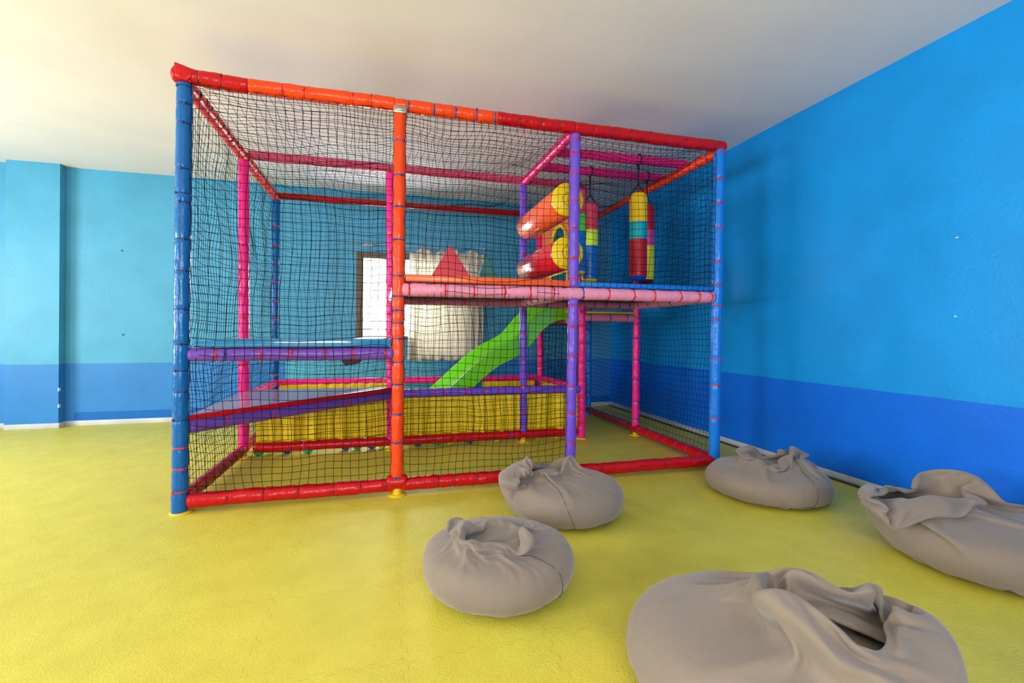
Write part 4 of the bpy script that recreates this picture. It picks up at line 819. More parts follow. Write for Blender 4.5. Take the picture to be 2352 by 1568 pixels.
10,-15,13,-10,-2,17,-9,-6,3,0,4,0,-2,8,-8,4,-7,-3,4,9,-13,12,-2,-4,0,5,-11,0,0,-2,2,9,-18,2,4,-6,-7,27,-18,1,-6,3,3,-3,-2,-2,-3,-3,6,-10,5,1,-11,4,17,-14,3,-6,8,0,
-3,-3,1,-2,14,-11,-1,3,-2,-1,-1,9,-7,2,-5,7,15,-10,-3,2,-4,4,4,-2,7,9,-12,4,-5,4,2,-6,10,2,3,5,-4,-16,14,-2,-1,1,10,-10,4,-2,-3,0,1,9,-2,-5,-5,4,-9,4,11,-8,9,-4,
-4,5,-6,-3,2,0,-3,2,-13,7,2,-4,-1,14,-17,-5,10,-1,-5,7,-17,0,5,4,2,-10,2,-1,0,-13,10,6,-2,3,-7,4,-4,2,8,-15,8,2,-3,-1,8,-4,3,-11,5,-2,1,12,1,-7,1,0,-1,6,1,0,
4,5,-4,5,-5,-9,9,-2,13,3,1,-6,0,-15,13,3,2,-2,3,-1,-1,5,-5,-8,6,8,0,-13,2,6,-6,-8,13,0,3,-8,6,3,-3,-8,2,-4,6,1,-27,20,2,-2,-15,10,2,-3,7,-12,-7,23,-23,-5,9,1,
1,-5,3,-8,2,-6,6,1,-2,7,-7,3,-3,-3,21,-21,5,-3,0,2,10,-5,5,-9,-2,0,6,1,3,-4,-2,10,-7,3,10,-10,6,9,-4,1,-4,-10,20,-12,19,-3,-2,-9,3,-3,5,3,-1,3,2,-2,0,3,0,-10,
7,2,-5,3,-5,3,-3,4,-2,-2,3,-6,8,-1,4,-11,6,-6,2,-5,-10,9,2,-3,-11,8,9,-12,7,-18,10,16,-22,-1,2,-4,2,-3,7,-5,-4,-2,7,-5,6,-6,5,-1,1,-6,8,-6,0,-1,3,-3,11,-2,-1,-6,
0,3,2,0,7,-12,5,16,-23,11,12,-16,17,-4,-2,6,-1,-7,16,-13,14,-7,2,-6,7,-3,-4,12,-4,1,1,1,-2,0,3,0,-3,4,-6,3,-4,-2,-9,23,-5,-10,5,-6,6,-5,11,-3,-8,-4,-4,15,-12,-4,4,-9,
1,16,-8,-13,13,-16,17,0,-15,1,-3,-1,3,-8,10,-1,-9,4,-3,0,9,-10,4,10,-6,-8,4,-4,2,3,2,-4,9,-3,4,-13,2,5,4,-1,4,-7,11,-5,-11,15,4,-13,16,-4,5,1,3,-6,9,-12,11,-3,-1,2,
3,-2,-7,8,6,-1,-2,-2,1,-3,3,6,-2,-3,3,-2,-4,-2,-9,17,-1,-11,5,3,-2,0,4,0,-16,0,4,23,-25,-1,1,-12,10,9,-7,-9,9,-13,15,-7,-11,3,1,-1,1,-9,10,-1,-9,5,-5,-1,4,1,-2,7,
-3,-4,2,-2,5,-5,3,2,-3,5,4,-12,-1,12,-5,0,10,-2,-7,4,-2,2,8,-9,14,-3,3,-3,4,-5,13,-15,15,-11,10,2,-7,2,-1,-2,6,1,1,-1,5,-5,-5,8,1,-2,0,0,-7,2,-8,13,-3,-4,-3,7,
4,-7,5,-8,-2,-4,4,15,-13,-10,1,-1,-4,11,3,-18,13,-14,12,-7,-7,10,-6,-5,-1,-1,5,-2,-3,1,-1,0,-2,1,1,-2,7,-8,4,1,3,-8,5,-5,1,11,7,-16,-7,14,-3,2,5,-5,6,-6,-1,4,6,-4,
10,-2,3,-1,0,-2,11,-10,8,-3,4,0,4,-15,13,-2,-4,4,4,0,4,-2,-8,3,4,-2,2,-1,3,-3,-12,9,-3,1,-5,5,2,1,-1,1,-5,-11,6,9,0,-14,0,-5,4,3,5,-15,7,-7,6,-3,-7,7,-10,3,
-2,-1,4,-5,0,0,5,-8,-2,5,3,-3,-4,1,3,2,-2,5,-7,-2,5,5,5,-8,-9,11,-2,2,5,-4,2,1,-2,2,2,1,10,-5,4,1,1,-3,2,8,-3,2,1,-7,10,-10,8,-5,-1,7,1,2,0,-1,-2,1,
-1,1,3,-4,1,3,-6,-3,-1,3,-4,-2,6,6,-5,1,-2,-8,-3,15,-13,-1,0,0,-6,2,0,-3,2,-6,6,-8,1,1,-5,-2,2,-1,2,-4,2,-3,1,-3,-2,6,2,-4,-5,2,-2,7,2,-3,0,-3,6,1,2,-5,
-8,14,-5,0,2,0,4,-2,1,1,3,1,5,1,3,1,1,2,-3,9,-2,0,1,5,-6,-5,9,-2,-3,5,1,1,1,1,-1,1,-2,0,2,-1,-3,1,-4,-1,-1,0,0,-8,7,10,-5,1,-2,-6,2,1,-7,-1,-1,0,
-5,-2,0,-2,-1,-1,2,-4,-2,0,-1,-3,1,2,0,-3,-2,-1,0,0,0,2,-2,-2,2,-1,0,1,1,1,1,2,2,0,4,-6,-9,8,1,0,3,1,0,4,0,2,2,0,3,-1,3,0,1,1,2,2,1,1,4,3,
1,-6,2,1,1,2,2,-1,1,0,0,0,0,2,-2,0,-1,-1,-1,-3,-1,-1,-1,-3,1,9,-3,0,-4,-2,-2,-4,-1,-2,-1,-1,-1,1,0,-2,-2,-4,0,1,-3,-1,-1,-3,0,2,-6,1,0,1,-2,1,-1,0,0,1,
0,0,0,0,0,2,-1,2,2,0,5,-1,-11,8,3,3,0,0,1,2,0,1,2,4,0,-1,-1,2,-1,1,0,1,2,2,0,4,3,1,2,2,1,-1,1,-1,0,0,-1,1,1,0,1,0,0,-2,0,-2,-2,0,-2,-2,
-2,8,-2,-6,-3,-3,-4,0,-3,-1,0,0,2,-1,2,-5,4,-3,-1,0,0,-1,-2,-2,0,-13,9,-4,-1,-2,1,1,-2,0,5,3,-1,-3,-1,-1,1,0,2,-1,1,1,4,2,0,7,0,-2,0,2,5,0,0,0,-5,10,
-5,0,-1,-3,4,-5,5,4,-5,4,-1,-2,5,16,-1,-3,1,1,-13,13,-3,-2,-2,3,3,1,0,1,0,0,0,-2,-1,-2,0,-1,-2,-2,-4,-5,-4,-3,-1,-7,7,-3,0,4,1,-4,9,-5,1,-5,3,0,1,-1,0,-1,
2,2,-18,-3,3,-9,2,4,-3,4,3,2,5,16,-11,-5,-8,-2,5,-6,7,-2,-1,0,26,-12,0,1,5,4,-1,-1,-1,-5,2,4,4,-8,0,-1,-5,5,2,-1,4,-2,3,-6,6,13,5,-6,-2,-2,2,4,-6,-3,-3,6,
6,1,1,1,0,1,-2,0,-4,1,-1,-1,0,-10,-6,-4,-3,-2,7,-17,12,1,-7,5,8,3,-1,-4,1,6,2,-3,-5,-2,0,-1,1,-13,-9,-3,0,1,0,8,-5,5,0,3,2,10,10,2,0,-12,-9,-9,4,-1,0,0,
20,-3,1,5,4,-1,-1,-1,-7,2,3,3,-3,2,-9,1,-2,3,-1,6,-2,3,-8,5,1,19,-4,-2,2,-5,5,-3,-5,-15,15,5,1,3,3,0,1,0,0,-1,-5,-2,0,3,-3,-14,-4,-7,5,0,3,-11,3,2,-4,2,
13,-1,-2,2,1,4,6,-14,5,-1,-3,1,-5,-24,-3,2,0,5,2,5,-1,5,-2,4,-2,2,10,5,8,5,-2,-24,-11,-2,4,3,18,-1,4,4,-1,-1,2,-9,-7,9,-2,10,-4,-1,-8,-1,1,1,-3,7,0,-1,-4,1,
4,13,3,-4,3,-1,3,-8,-8,-8,2,18,-2,-1,6,3,0,1,0,-3,-2,-4,-3,2,-1,-17,0,-2,7,-9,-2,0,1,-3,2,7,2,3,2,-2,3,3,2,-11,3,3,-2,1,-8,-26,0,0,3,8,3,-3,7,13,-5,-5,
7,-9,-3,4,15,10,5,2,-27,-13,-2,8,19,1,4,-1,-2,-1,2,-15,-1,1,11,11,-7,-5,-8,12,-6,-4,-1,0,9,-7,1,-1,-3,27,-2,-6,-2,3,7,-16,0,-9,-6,19,6,-6,0,5,3,0,0,2,-4,-6,0,-4,
8,-25,7,1,-3,-7,-2,-5,6,1,5,3,5,2,-2,-1,2,6,-3,-8,3,-3,5,2,-7,-28,1,4,1,7,-5,5,16,14,-8,-8,-5,11,-19,3,5,18,2,4,-2,-17,-12,7,19,-2,3,-4,1,1,-11,-5,-3,1,17,-4,
-2,-4,11,6,-11,-13,9,14,-11,5,-8,5,-16,36,0,-7,-12,11,-21,23,-2,-15,-11,21,1,-3,1,4,-3,1,4,-13,11,-6,-1,1,4,-20,4,2,-7,-7,-1,-3,8,2,1,0,8,5,4,-8,-4,4,-2,-4,2,4,-5,6,
-3,-31,3,7,2,5,8,-5,5,23,0,-16,-10,6,-5,-4,5,10,6,0,2,-3,-10,-6,22,-7,5,-5,-2,-14,3,11,-16,13,2,-9,4,1,0,13,-6,0,11,-12,7,-9,10,-10,0,15,-4,4,-5,-5,-18,28,-8,9,-21,12,
5,-1,-7,6,3,-1,-25,22,-16,14,5,-9,-10,5,-4,-2,-9,-6,5,1,6,-3,6,14,-8,-3,-4,7,-2,-3,-3,6,2,-3,1,-5,5,-28,5,1,5,5,15,3,-9,22,-3,-14,-16,9,-6,-7,12,22,-6,-2,2,0,-5,-8,
11,0,-5,-6,-5,3,-4,-4,13,16,11,-12,-2,-7,-22,0,9,7,-9,31,7,-3,7,-26,-37,6,-2,11,19,9,4,4,-2,-23,-10,-11,9,14,19,-1,-8,0,0,-3,-7,1,10,-3,1,-5,-2,-6,2,-5,-6,12,10,12,6,-9,
-18,-14,5,-4,19,16,6,-1,8,-28,-29,7,-5,4,25,8,-9,4,-12,-19,7,21,1,10,-3,-7,-5,4,-6,-4,-2,-1,2,19,-2,-2,-4,-3,4,-6,-7,-8,-5,5,-2,36,-2,-6,-6,-21,10,28,-2,-3,0,-9,-18,-10,0,3,
5,21,-18,-3,6,24,1,7,-9,-3,-11,-13,-4,8,-14,8,-1,1,6,21,2,0,8,-8,5,-12,-5,-16,0,-11,-3,8,13,-2,-3,9,11,11,4,-9,-4,-12,-8,-5,-10,-3,24,12,0,2,-7,8,3,-12,-21,7,19,8,-35,-9,
-3,6,3,2,21,7,11,8,4,1,-47,-18,14,17,17,10,-12,-14,-2,-13,-2,-2,8,16,9,-4,4,-15,-17,12,-7,18,13,2,0,-10,-20,-18,1,-2,12,15,18,14,3,-71,-2,9,13,10,2,12,12,12,10,-14,-65,12,26,18,
-5,5,5,-5,1,-16,-23,-7,5,7,28,-1,1,5,-31,-7,11,24,12,-2,-13,-5,-23,-1,-3,-10,19,-3,-10,40,20,-49,-25,6,8,19,3,10,15,9,6,-42,-30,42,20,-9,2,4,-14,14,-7,-23,-17,-4,-8,25,11,13,0,-22,
2,0,0,19,24,-6,-13,-18,-24,2,10,-10,-3,4,-5,-3,51,-9,-53,10,9,-2,31,11,1,7,7,-52,1,47,-6,-6,6,2,-11,0,0,-12,-18,-16,-8,16,22,4,-10,17,-11,-7,22,4,15,-3,-18,-19,-8,-4,-6,-2,2,5,
-5,-1,48,-22,-31,0,8,5,25,10,-5,13,3,-14,-39,49,-2,-6,-8,9,7,-1,-2,-13,-24,-12,4,10,-7,12,15,4,-11,15,-3,-19,24,6,-10,-21,-16,-1,12,5,0,-9,0,-4,32,-39,8,10,-3,-6,30,8,-3,-6,-1,4,
5,-15,19,0,-3,-20,3,2,14,-1,-25,-11,15,18,-20,-6,10,24,-23,6,-10,-5,13,5,-11,-2,7,-3,-1,-13,-7,-1,5,6,17,-19,3,-6,3,-1,23,7,-3,5,-4,3,-17,9,2,6,3,2,-10,-6,5,-20,9,6,-7,5,
0,-3,6,-4,-5,11,-4,-4,-7,10,-6,-2,-1,-8,-4,0,9,-5,-1,2,3,5,-10,7,-1,-10,29,3,-5,-3,3,6,-19,22,0,0,-2,1,-2,-2,-9,7,1,-23,20,-14,17,-10,-8],
[-3,-5,13,5,-9,-15,18,14,-19,-15,12,23,-16,-4,8,-9,-4,-8,11,5,0,8,0,-23,11,-1,2,1,18,-21,-13,7,13,12,-13,-10,5,-13,19,14,-18,-22,20,16,-2,-9,-18,9,12,-8,0,17,-17,-15,14,9,8,-8,-15,3,
19,-15,-19,16,14,8,-20,-17,31,-10,-2,7,6,-19,-7,12,7,0,-23,31,-11,-17,29,3,-36,10,20,-12,12,-13,-2,-13,21,17,-26,-15,23,11,-7,1,-7,-14,5,2,15,-5,-10,5,-3,5,5,-1,-3,-2,1,-1,-3,8,-15,13,
-2,-11,13,-3,10,-11,14,-29,16,4,2,-16,-4,17,-6,12,8,-26,-2,24,-8,-8,6,-5,-17,19,17,-12,-9,-3,8,-9,3,21,-7,-10,1,-21,10,18,-12,13,0,-25,24,6,-4,-6,-15,23,-13,-3,9,1,-21,21,3,-26,8,20,
2,-30,33,-5,-17,-10,11,5,8,-7,5,-5,13,-3,-13,-3,6,-13,-2,23,6,-21,-2,10,8,-10,9,0,-6,-4,2,3,-11,1,7,1,13,-20,0,-2,17,-6,8,-21,13,-6,-1,9,-7,6,-13,-1,22,3,-19,0,9,-8,3,4,
-12,11,-2,-9,14,-15,3,2,17,-12,-9,6,-4,1,10,-5,1,9,-19,9,15,-12,-12,6,-3,14,-1,-8,-4,2,6,5,1,-17,-3,2,23,-24,2,20,-1,-15,-7,6,4,6,-7,14,1,-19,4,-8,3,5,3,18,-15,-15,4,15,
-6,-4,-4,8,3,-5,-7,13,-11,9,5,-7,-7,9,-1,-11,0,17,-6,-22,26,-7,-6,5,15,-14,6,-18,3,26,-9,-19,14,2,-10,7,7,-19,-1,4,9,-3,-6,26,-14,-21,13,-3,5,20,-26,4,17,-18,-12,34,-16,-12,6,5,
1,-2,4,4,-12,-10,17,-2,13,-14,6,-22,12,7,-17,15,9,1,-1,-18,9,3,-4,1,-7,-7,13,-2,5,4,2,-6,-9,1,13,-2,-14,-6,13,2,12,-7,-22,16,14,-8,-5,-13,8,6,7,-5,-15,3,11,-11,9,6,-14,-1,
13,-4,11,-3,-29,21,3,-12,15,-14,5,13,-2,-24,15,-3,2,4,0,17,-30,7,5,-19,23,0,-9,14,-7,-22,23,0,-15,11,1,0,0,-2,-5,8,6,-22,17,-13,14,7,1,-16,-14,16,-9,10,7,-2,19,-39,15,3,-3,-3,
-17,23,-2,10,-3,-7,0,-15,4,17,6,-20,-3,11,6,-1,3,3,-27,7,17,-11,-5,0,24,-26,7,13,-7,-20,7,16,-8,15,-20,-1,4,5,-1,10,-22,-6,22,-3,-3,-2,9,-7,5,-7,13,-9,-1,-2,17,-21,7,2,-15,-1,
24,-10,7,-1,-16,4,19,-23,-4,26,-8,-8,0,2,-2,9,-1,-16,0,10,4,0,13,-17,5,-8,-4,-2,21,-1,3,-23,-9,19,9,-23,7,19,-2,-3,-14,0,5,-10,17,8,-20,7,-1,9,5,-15,0,1,-7,-7,22,-7,-2,16,
-5,-28,21,-1,13,-13,-19,27,-16,14,0,-4,-4,0,-3,-4,11,-13,16,-12,-1,10,2,-1,-4,1,14,-17,-3,2,12,-12,5,-13,-4,25,2,-7,-8,-1,0,14,0,-35,33,-6,-5,7,-7,3,5,-13,9,13,-30,10,-3,12,3,10,
-20,3,-1,-13,16,11,0,-22,5,-2,26,-32,16,5,-9,-4,-6,3,11,10,-8,-11,0,8,5,1,-13,3,1,0,-8,8,8,-9,2,-2,18,-37,29,-14,11,3,-5,-12,9,-4,20,-14,-9,10,-5,6,-11,9,15,-29,3,5,-5,5,
17,-15,8,-9,0,8,6,-24,8,1,9,11,-21,8,-8,-4,23,-10,-1,-20,31,-19,2,13,-23,19,-9,-4,16,-6,-2,1,-17,8,5,8,10,-20,5,-11,0,10,8,10,-18,-10,19,-9,-4,1,0,-9,10,4,11,-7,-13,-4,11,11,
-2,-14,1,-2,5,9,-19,12,6,-8,7,-14,15,-20,22,-15,4,4,7,-4,-6,-7,12,-12,20,-13,0,2,6,-13,15,-22,20,-11,-4,2,5,-3,9,-4,10,-5,-9,-11,10,7,7,-2,-20,10,-3,10,11,-22,2,5,-1,-3,5,9,
-22,8,1,0,5,5,-7,0,-5,-6,9,-5,15,0,-6,-2,-13,6,1,19,1,-23,7,-2,10,-10,-12,12,5,8,-1,-17,-1,10,8,-1,-13,-3,4,2,4,6,-14,9,3,-4,5,-23,29,-19,16,-23,3,12,-2,12,-6,-8,0,-10,
9,6,-4,1,13,-15,7,-16,14,1,-4,-11,7,3,6,1,-1,-6,1,-20,32,-7,-2,-6,-10,10,9,6,-9,-13,5,9,-4,2,2,4,-10,3,-3,-2,-4,7,13,-13,6,-14,2,-2,17,-10,18,-12,-11,-9,20,-8,20,-25,12,5,
4,-34,17,6,7,-2,-12,-2,6,13,-1,-17,-3,7,2,7,-1,4,-18,10,7,-6,-2,-20,40,-27,19,-20,0,8,-4,5,5,1,-8,-1,-11,8,5,-4,10,-8,8,-13,12,1,1,-7,-9,12,2,-4,-5,-5,4,5,19,-27,2,1,
2,2,18,-22,2,0,3,3,-2,4,2,-13,4,6,1,-1,-9,-10,18,-7,23,-23,1,-13,26,-18,13,8,-10,-19,13,4,16,-28,2,20,2,-23,10,-1,4,-7,-4,6,10,1,-12,-7,8,5,0,4,-3,3,-14,5,9,-15,0,2,
30,-38,25,-14,0,6,-6,0,-5,10,1,-4,6,-19,13,0,7,-8,-2,2,4,-1,3,9,-15,-1,8,-9,-7,5,11,0,6,-25,9,7,-6,13,1,-24,12,4,0,4,-3,2,-12,0,8,3,-1,7,-9,-12,2,4,17,-9,3,-17,
13,-10,7,5,1,-1,-6,-7,25,-20,-11,14,22,-31,9,6,-8,-8,9,12,1,-18,10,-1,-1,1,-2,-3,4,6,-11,1,12,-20,5,8,15,-36,22,-1,0,3,-11,14,-14,-3,3,0,25,-17,-4,0,6,-4,-7,-5,25,-17,-5,16,
10,-20,1,-10,8,0,13,-14,27,-29,2,-4,19,-8,-3,1,-3,7,1,-6,2,-9,0,17,-3,-4,-3,-3,-3,1,19,-22,16,-10,7,-2,3,-8,-15,16,0,7,14,-32,15,1,-9,7,9,-12,3,-9,1,9,5,-1,-4,-6,7,1,
-4,2,-3,2,-3,2,9,-19,8,-1,3,0,-1,-3,10,-12,12,2,-9,2,-2,-2,-9,9,-1,21,-14,-4,0,-4,5,-4,11,-6,-15,12,7,1,-15,8,1,-3,5,11,-11,-4,2,-2,-5,17,-10,2,-1,-1,5,-8,-2,-2,16,-7,
-2,0,1,-5,0,-1,15,-9,-1,-5,8,3,-8,2,-2,0,-9,18,0,-7,-2,-2,6,-14,12,4,-3,1,4,-4,-9,4,6,-6,6,0,-1,-3,2,-1,0,0,9,-18,12,8,-12,-16,29,-14,5,-11,2,8,-1,-1,1,0,7,-6,
-5,-9,13,-1,-2,-2,17,-14,-10,19,-10,1,-1,4,0,0,-3,-7,22,-24,8,2,1,0,10,-21,9,3,-1,-1,0,-2,5,6,-12,-7,6,9,-6,1,12,-8,-10,2,3,6,-8,-1,2,5,-1,-1,2,-8,3,-2,11,-8,-2,-6,
13,8,-8,0,-1,0,6,-8,4,-1,0,-1,0,-2,-2,1,0,0,-3,1,-2,2,-3,-5,12,-2,3,4,-6,4,0,-3,0,-1,0,-2,0,-2,0,-1,0,0,4,-10,9,-4,0,0,5,3,-4,4,0,6,-3,-4,2,0,-2,-1,
0,0,0,-1,0,-2,0,-1,0,-2,-1,3,-5,18,-6,0,3,-1,-2,-2,-1,-4,2,1,-1,-1,-1,-1,2,-5,7,-11,4,6,-3,2,19,-10,1,1,1,0,-1,-1,0,-1,0,-3,0,-4,-1,1,-1,-1,-1,0,-2,-1,-2,-1,
-2,23,-2,-1,-2,0,-2,-1,-2,-1,-1,-1,-1,-3,1,-2,0,-2,0,-1,1,-1,1,0,-2,18,1,-1,2,-2,1,-2,-1,-1,-1,-1,-1,-1,-2,0,0,-2,0,-2,0,-2,-1,-1,0,17,4,-1,-1,-4,0,-4,-2,-1,1,1,
-4,-2,-1,0,0,-2,-1,1,-1,-2,6,-2,30,-12,2,-1,0,1,-1,-2,-1,0,-3,-3,-1,-3,1,-2,0,-1,2,-1,-3,1,-3,-2,-2,25,-2,-4,-1,-1,-4,-3,2,4,-2,-7,0,0,0,-1,-2,-1,-1,0,-1,0,-1,-1,
0,23,3,-2,-1,1,-2,-2,-1,-2,-2,0,-2,-3,2,-6,7,-2,-2,-1,-2,-2,0,-3,-1,25,2,-3,1,-3,-3,-6,-1,-1,-6,-3,-2,4,-3,3,1,-2,2,0,1,-1,0,-1,34,-12,0,0,1,-3,-2,-3,-3,-3,12,-21,
11,-5,3,3,-7,6,-3,-11,11,-4,-1,7,-9,15,-8,11,-6,-9,19,-11,0,-8,-10,14,-2,1,0,-2,-1,-1,-2,0,-2,0,-1,-1,0,24,1,-2,-1,-3,0,-10,10,-8,0,5,-1,-13,19,-13,0,-5,5,0,0,0,-2,-1,
-1,29,-4,-1,0,-4,-7,-7,0,-3,-7,-3,-3,7,-8,2,7,3,-7,16,-13,4,1,-2,26,-2,-1,-1,-7,-2,1,-3,-2,9,-5,-5,-13,16,-3,-2,8,-7,-13,18,-11,6,-4,5,-14,26,-10,-1,2,2,-12,6,11,-3,-21,8,
6,-1,-4,2,-1,-1,0,4,-7,1,-2,-1,-1,23,-2,-4,0,-6,13,-20,14,-1,-11,5,4,15,-17,-6,-2,5,3,-7,1,-1,-1,-2,-1,31,-7,-4,-7,-3,-4,6,-7,-1,0,-1,-2,-17,12,-2,-2,0,5,16,-12,1,0,1,
28,-6,-3,-10,0,3,-3,-4,9,0,-14,8,3,-15,9,2,3,-12,8,-3,2,-6,13,-13,1,11,-2,-3,6,-13,8,-5,7,12,-14,-15,7,2,3,0,-3,2,-1,1,2,-4,1,-2,-6,21,-1,-8,8,0,4,-12,6,-3,-6,1,
18,-5,-17,5,0,5,6,-21,10,-1,-3,-2,-4,24,-8,-4,-3,-8,12,-16,12,-6,-1,8,12,-25,-6,5,4,2,-3,7,6,-2,-3,-4,28,-7,-13,-2,6,4,-13,14,3,-9,1,-15,7,-1,-1,17,-19,6,-1,6,-4,0,7,-15,
-4,32,-29,31,-23,-5,-8,27,-4,4,-2,-17,-8,0,5,5,5,-1,-3,-2,0,6,-3,7,-18,16,8,-13,16,0,-3,-1,-3,-8,-3,10,6,-18,5,12,-3,5,-8,-17,10,-1,0,-8,12,-7,-2,12,-3,-14,9,-10,21,0,-17,9,
3,-5,-7,1,-11,9,8,0,-3,6,3,2,11,-13,-12,13,0,3,-4,12,-1,-5,-8,-12,1,8,-1,2,-6,2,9,2,-6,8,-15,-3,23,-4,-21,32,-6,-21,-5,25,-10,13,-1,-18,-9,-2,2,1,4,1,-1,5,-4,14,-3,-13,
14,-14,23,-22,12,11,-1,-6,-3,-3,0,3,-14,12,7,2,2,-4,-11,-17,10,-2,3,-8,27,-20,-4,2,7,-6,1,9,12,-2,-12,-8,6,-8,1,4,-10,-3,14,6,-10,4,-2,17,4,-16,-10,14,0,5,9,0,-3,-5,-10,-8,
0,3,7,-6,4,-4,8,-7,6,-11,7,-2,24,-14,-15,18,14,-24,8,-1,-11,17,5,-23,-5,5,-7,-2,7,-4,7,-4,1,15,4,-26,26,-23,18,-10,14,5,-3,-8,2,0,-1,0,2,3,3,0,3,-13,-15,-4,4,0,5,-3,
9,12,-11,-11,6,-2,5,14,4,-9,-11,-1,-3,-2,-4,8,-11,1,2,22,-2,-12,-10,20,13,-15,-16,16,9,-2,9,-4,0,3,-16,-7,-1,-5,5,4,5,6,-18,17,-14,5,-11,19,-14,20,2,-14,15,-2,-1,-8,-2,-3,17,-17,
-13,-1,12,-11,0,5,5,-5,1,3,19,-21,-11,15,7,12,1,-13,-3,2,5,-1,8,-7,6,-4,-8,14,-6,-21,7,-17,7,5,-6,7,9,9,3,-11,-7,-4,6,24,-11,-8,-9,-5,9,-10,-1,5,-8,5,-2,8,18,-8,-16,1,
28,-28,20,-7,-12,11,11,4,6,-9,-11,12,-1,1,-2,-11,-17,-7,13,16,-4,-8,-6,13,5,2,-18,3,29,3,-10,-19,-8,-8,3,12,-1,-14,3,7,-3,17,-6,3,5,0,-14,12,-13,6,5,-3,2,9,0,9,-12,2,5,4,
1,-13,-13,-12,-6,23,19,-13,-5,16,-21,-10,-3,19,28,-14,-22,5,-14,2,-1,8,-2,-2,7,10,0,-8,2,9,-6,-3,17,-19,-1,-2,7,4,-6,-3,-1,-1,3,19,-8,18,-21,1,4,-20,-17,40,0,14,-9,-11,-31,2,1,3,
26,4,-25,8,2,-9,-11,22,11,8,-10,-5,-1,-8,9,-1,-5,7,6,-11,-7,9,-6,10,-3,-7,-6,6,-8,9,8,16,-17,-10,9,-5,21,-3,3,4,-1,-8,-38,1,1,4,21,-3,-1,2,-10,2,-3,0,1,21,9,-5,-5,-10,
1,6,2,-5,12,-25,6,-8,3,6,-19,13,-12,6,15,8,13,-8,-4,-7,3,-5,-9,33,5,-4,-9,-23,6,-30,2,5,24,0,-13,-5,-1,-1,6,0,27,6,-2,-6,1,7,-13,-2,-4,11,-16,-10,9,15,-8,-38,27,-7,-2,3,
4,-9,25,23,3,-6,-13,-7,3,12,7,-3,-29,6,0,-17,-4,-7,21,-5,-15,9,-19,8,47,-5,7,-18,9,7,-9,25,-53,18,4,9,-18,-5,12,-3,18,-54,38,-33,31,-2,-11,-1,6,5,34,3,-21,2,9,-6,9,-23,-12,-4,
20,-7,-16,-9,28,-25,-3,-14,29,14,13,-5,-14,7,1,10,-1,17,-49,8,22,-3,-13,4,-14,10,19,-42,1,21,2,0,-7,8,-15,4,18,30,-1,-18,-27,16,20,-20,-16,-4,23,-23,0,2,20,-12,-28,8,29,7,-6,3,-10,2,
0,-4,20,4,-34,17,7,-1,-3,-21,-5,9,20,-22,0,12,3,8,-19,-2,0,4,4,20,0,-28,27,-6,-14,16,-9,-15,-1,14,-4,-11,1,13,-3,-10,12,6,13,-29,26,-23,-6,17,15,-27,13,11,2,-14,-3,-3,-13,7,8,-10,
9,-12,13,-2,5,11,-11,-24,9,16,1,-5,12,-8,1,-5,12,-12,-11,4,8,1,-14,7,3,19,3,-20,-9,9,3,3,-1,1,-10,8,-7,3,7,-12,-7,27,-6,-8,1,8,-5,-7,-1,-5,5,-6,9,5,-15,-7,0,16,6,-4,
-12,14,8,-31,22,1,8,-2,-5,3,6,-7,7,-6,-1,-3,6,0,-6,-6,-9,-2,11,-6,-6,1,8,21,0,-5,2,-3,5,-9,-5,5,-13,-4,-1,-2,2,8,-5,6,-4,1,2,1,-8],
],
    2: [
[-111,114,4,1,8,-13,12,-2,-1,5,-3,-2,-10,7,0,2,10,-5,-11,3,3,-4,4,5,0,-21,15,6,-10,-16,11,10,-13,0,-10,15,4,-4,-9,-6,10,3,9,-19,0,7,0,5,-6,-6,-5,7,-8,3,1,-12,23,-16,2,1,
8,-4,0,0,-7,1,1,2,-1,10,-11,4,3,-3,-1,14,-9,-1,-2,13,-3,2,-3,4,-6,8,0,-10,0,0,21,-13,-8,7,2,6,-10,3,9,-7,9,-1,-7,11,-6,-1,0,0,1,4,-9,3,5,0,-8,4,2,-7,8,4,
-1,-27,14,2,5,-6,-8,12,-5,-8,-2,2,14,-14,-1,0,2,6,-4,-1,-4,1,3,3,-10,-8,3,1,-2,-1,8,-5,5,-5,1,2,2,-9,20,-15,-3,0,-2,5,5,-4,-3,0,5,5,-1,-2,1,-2,9,3,-8,-1,6,1,
1,-1,6,-10,6,-7,4,11,-12,7,-5,5,-1,5,-4,0,7,2,0,-5,-1,-8,9,4,-2,2,-6,7,-2,2,-4,-3,0,1,4,1,1,-14,2,0,-4,12,-6,-7,8,-5,-11,4,10,-6,-1,-3,-1,8,-3,-8,8,-2,-1,0,
-4,-14,5,3,-3,9,6,-13,4,0,8,-9,-4,5,2,-7,0,13,-8,-3,0,-5,1,6,2,10,-4,-2,7,-7,-5,10,1,-4,4,-3,11,-5,-1,-1,1,3,-2,1,-1,4,1,-3,0,6,-2,5,-6,8,-4,4,-4,-10,10,2,
-2,1,4,-3,2,-2,-3,-4,-6,17,0,-6,5,-14,4,-2,-1,-3,14,-11,-7,9,-12,-3,15,-5,-7,3,-4,7,1,-8,0,4,1,-13,4,-6,3,-1,9,3,-16,8,1,-1,9,-12,-1,3,-2,-1,-2,12,-7,1,-3,-1,-2,3,
2,11,-5,-3,9,1,-9,-2,11,-3,1,-2,12,-6,2,-7,3,1,8,-9,1,7,-2,-1,3,0,5,-4,0,6,-4,2,-2,-2,-5,9,1,1,2,-2,-3,-3,4,-16,11,6,5,-8,-2,0,-2,-6,9,-9,0,10,-15,12,-12,-5,
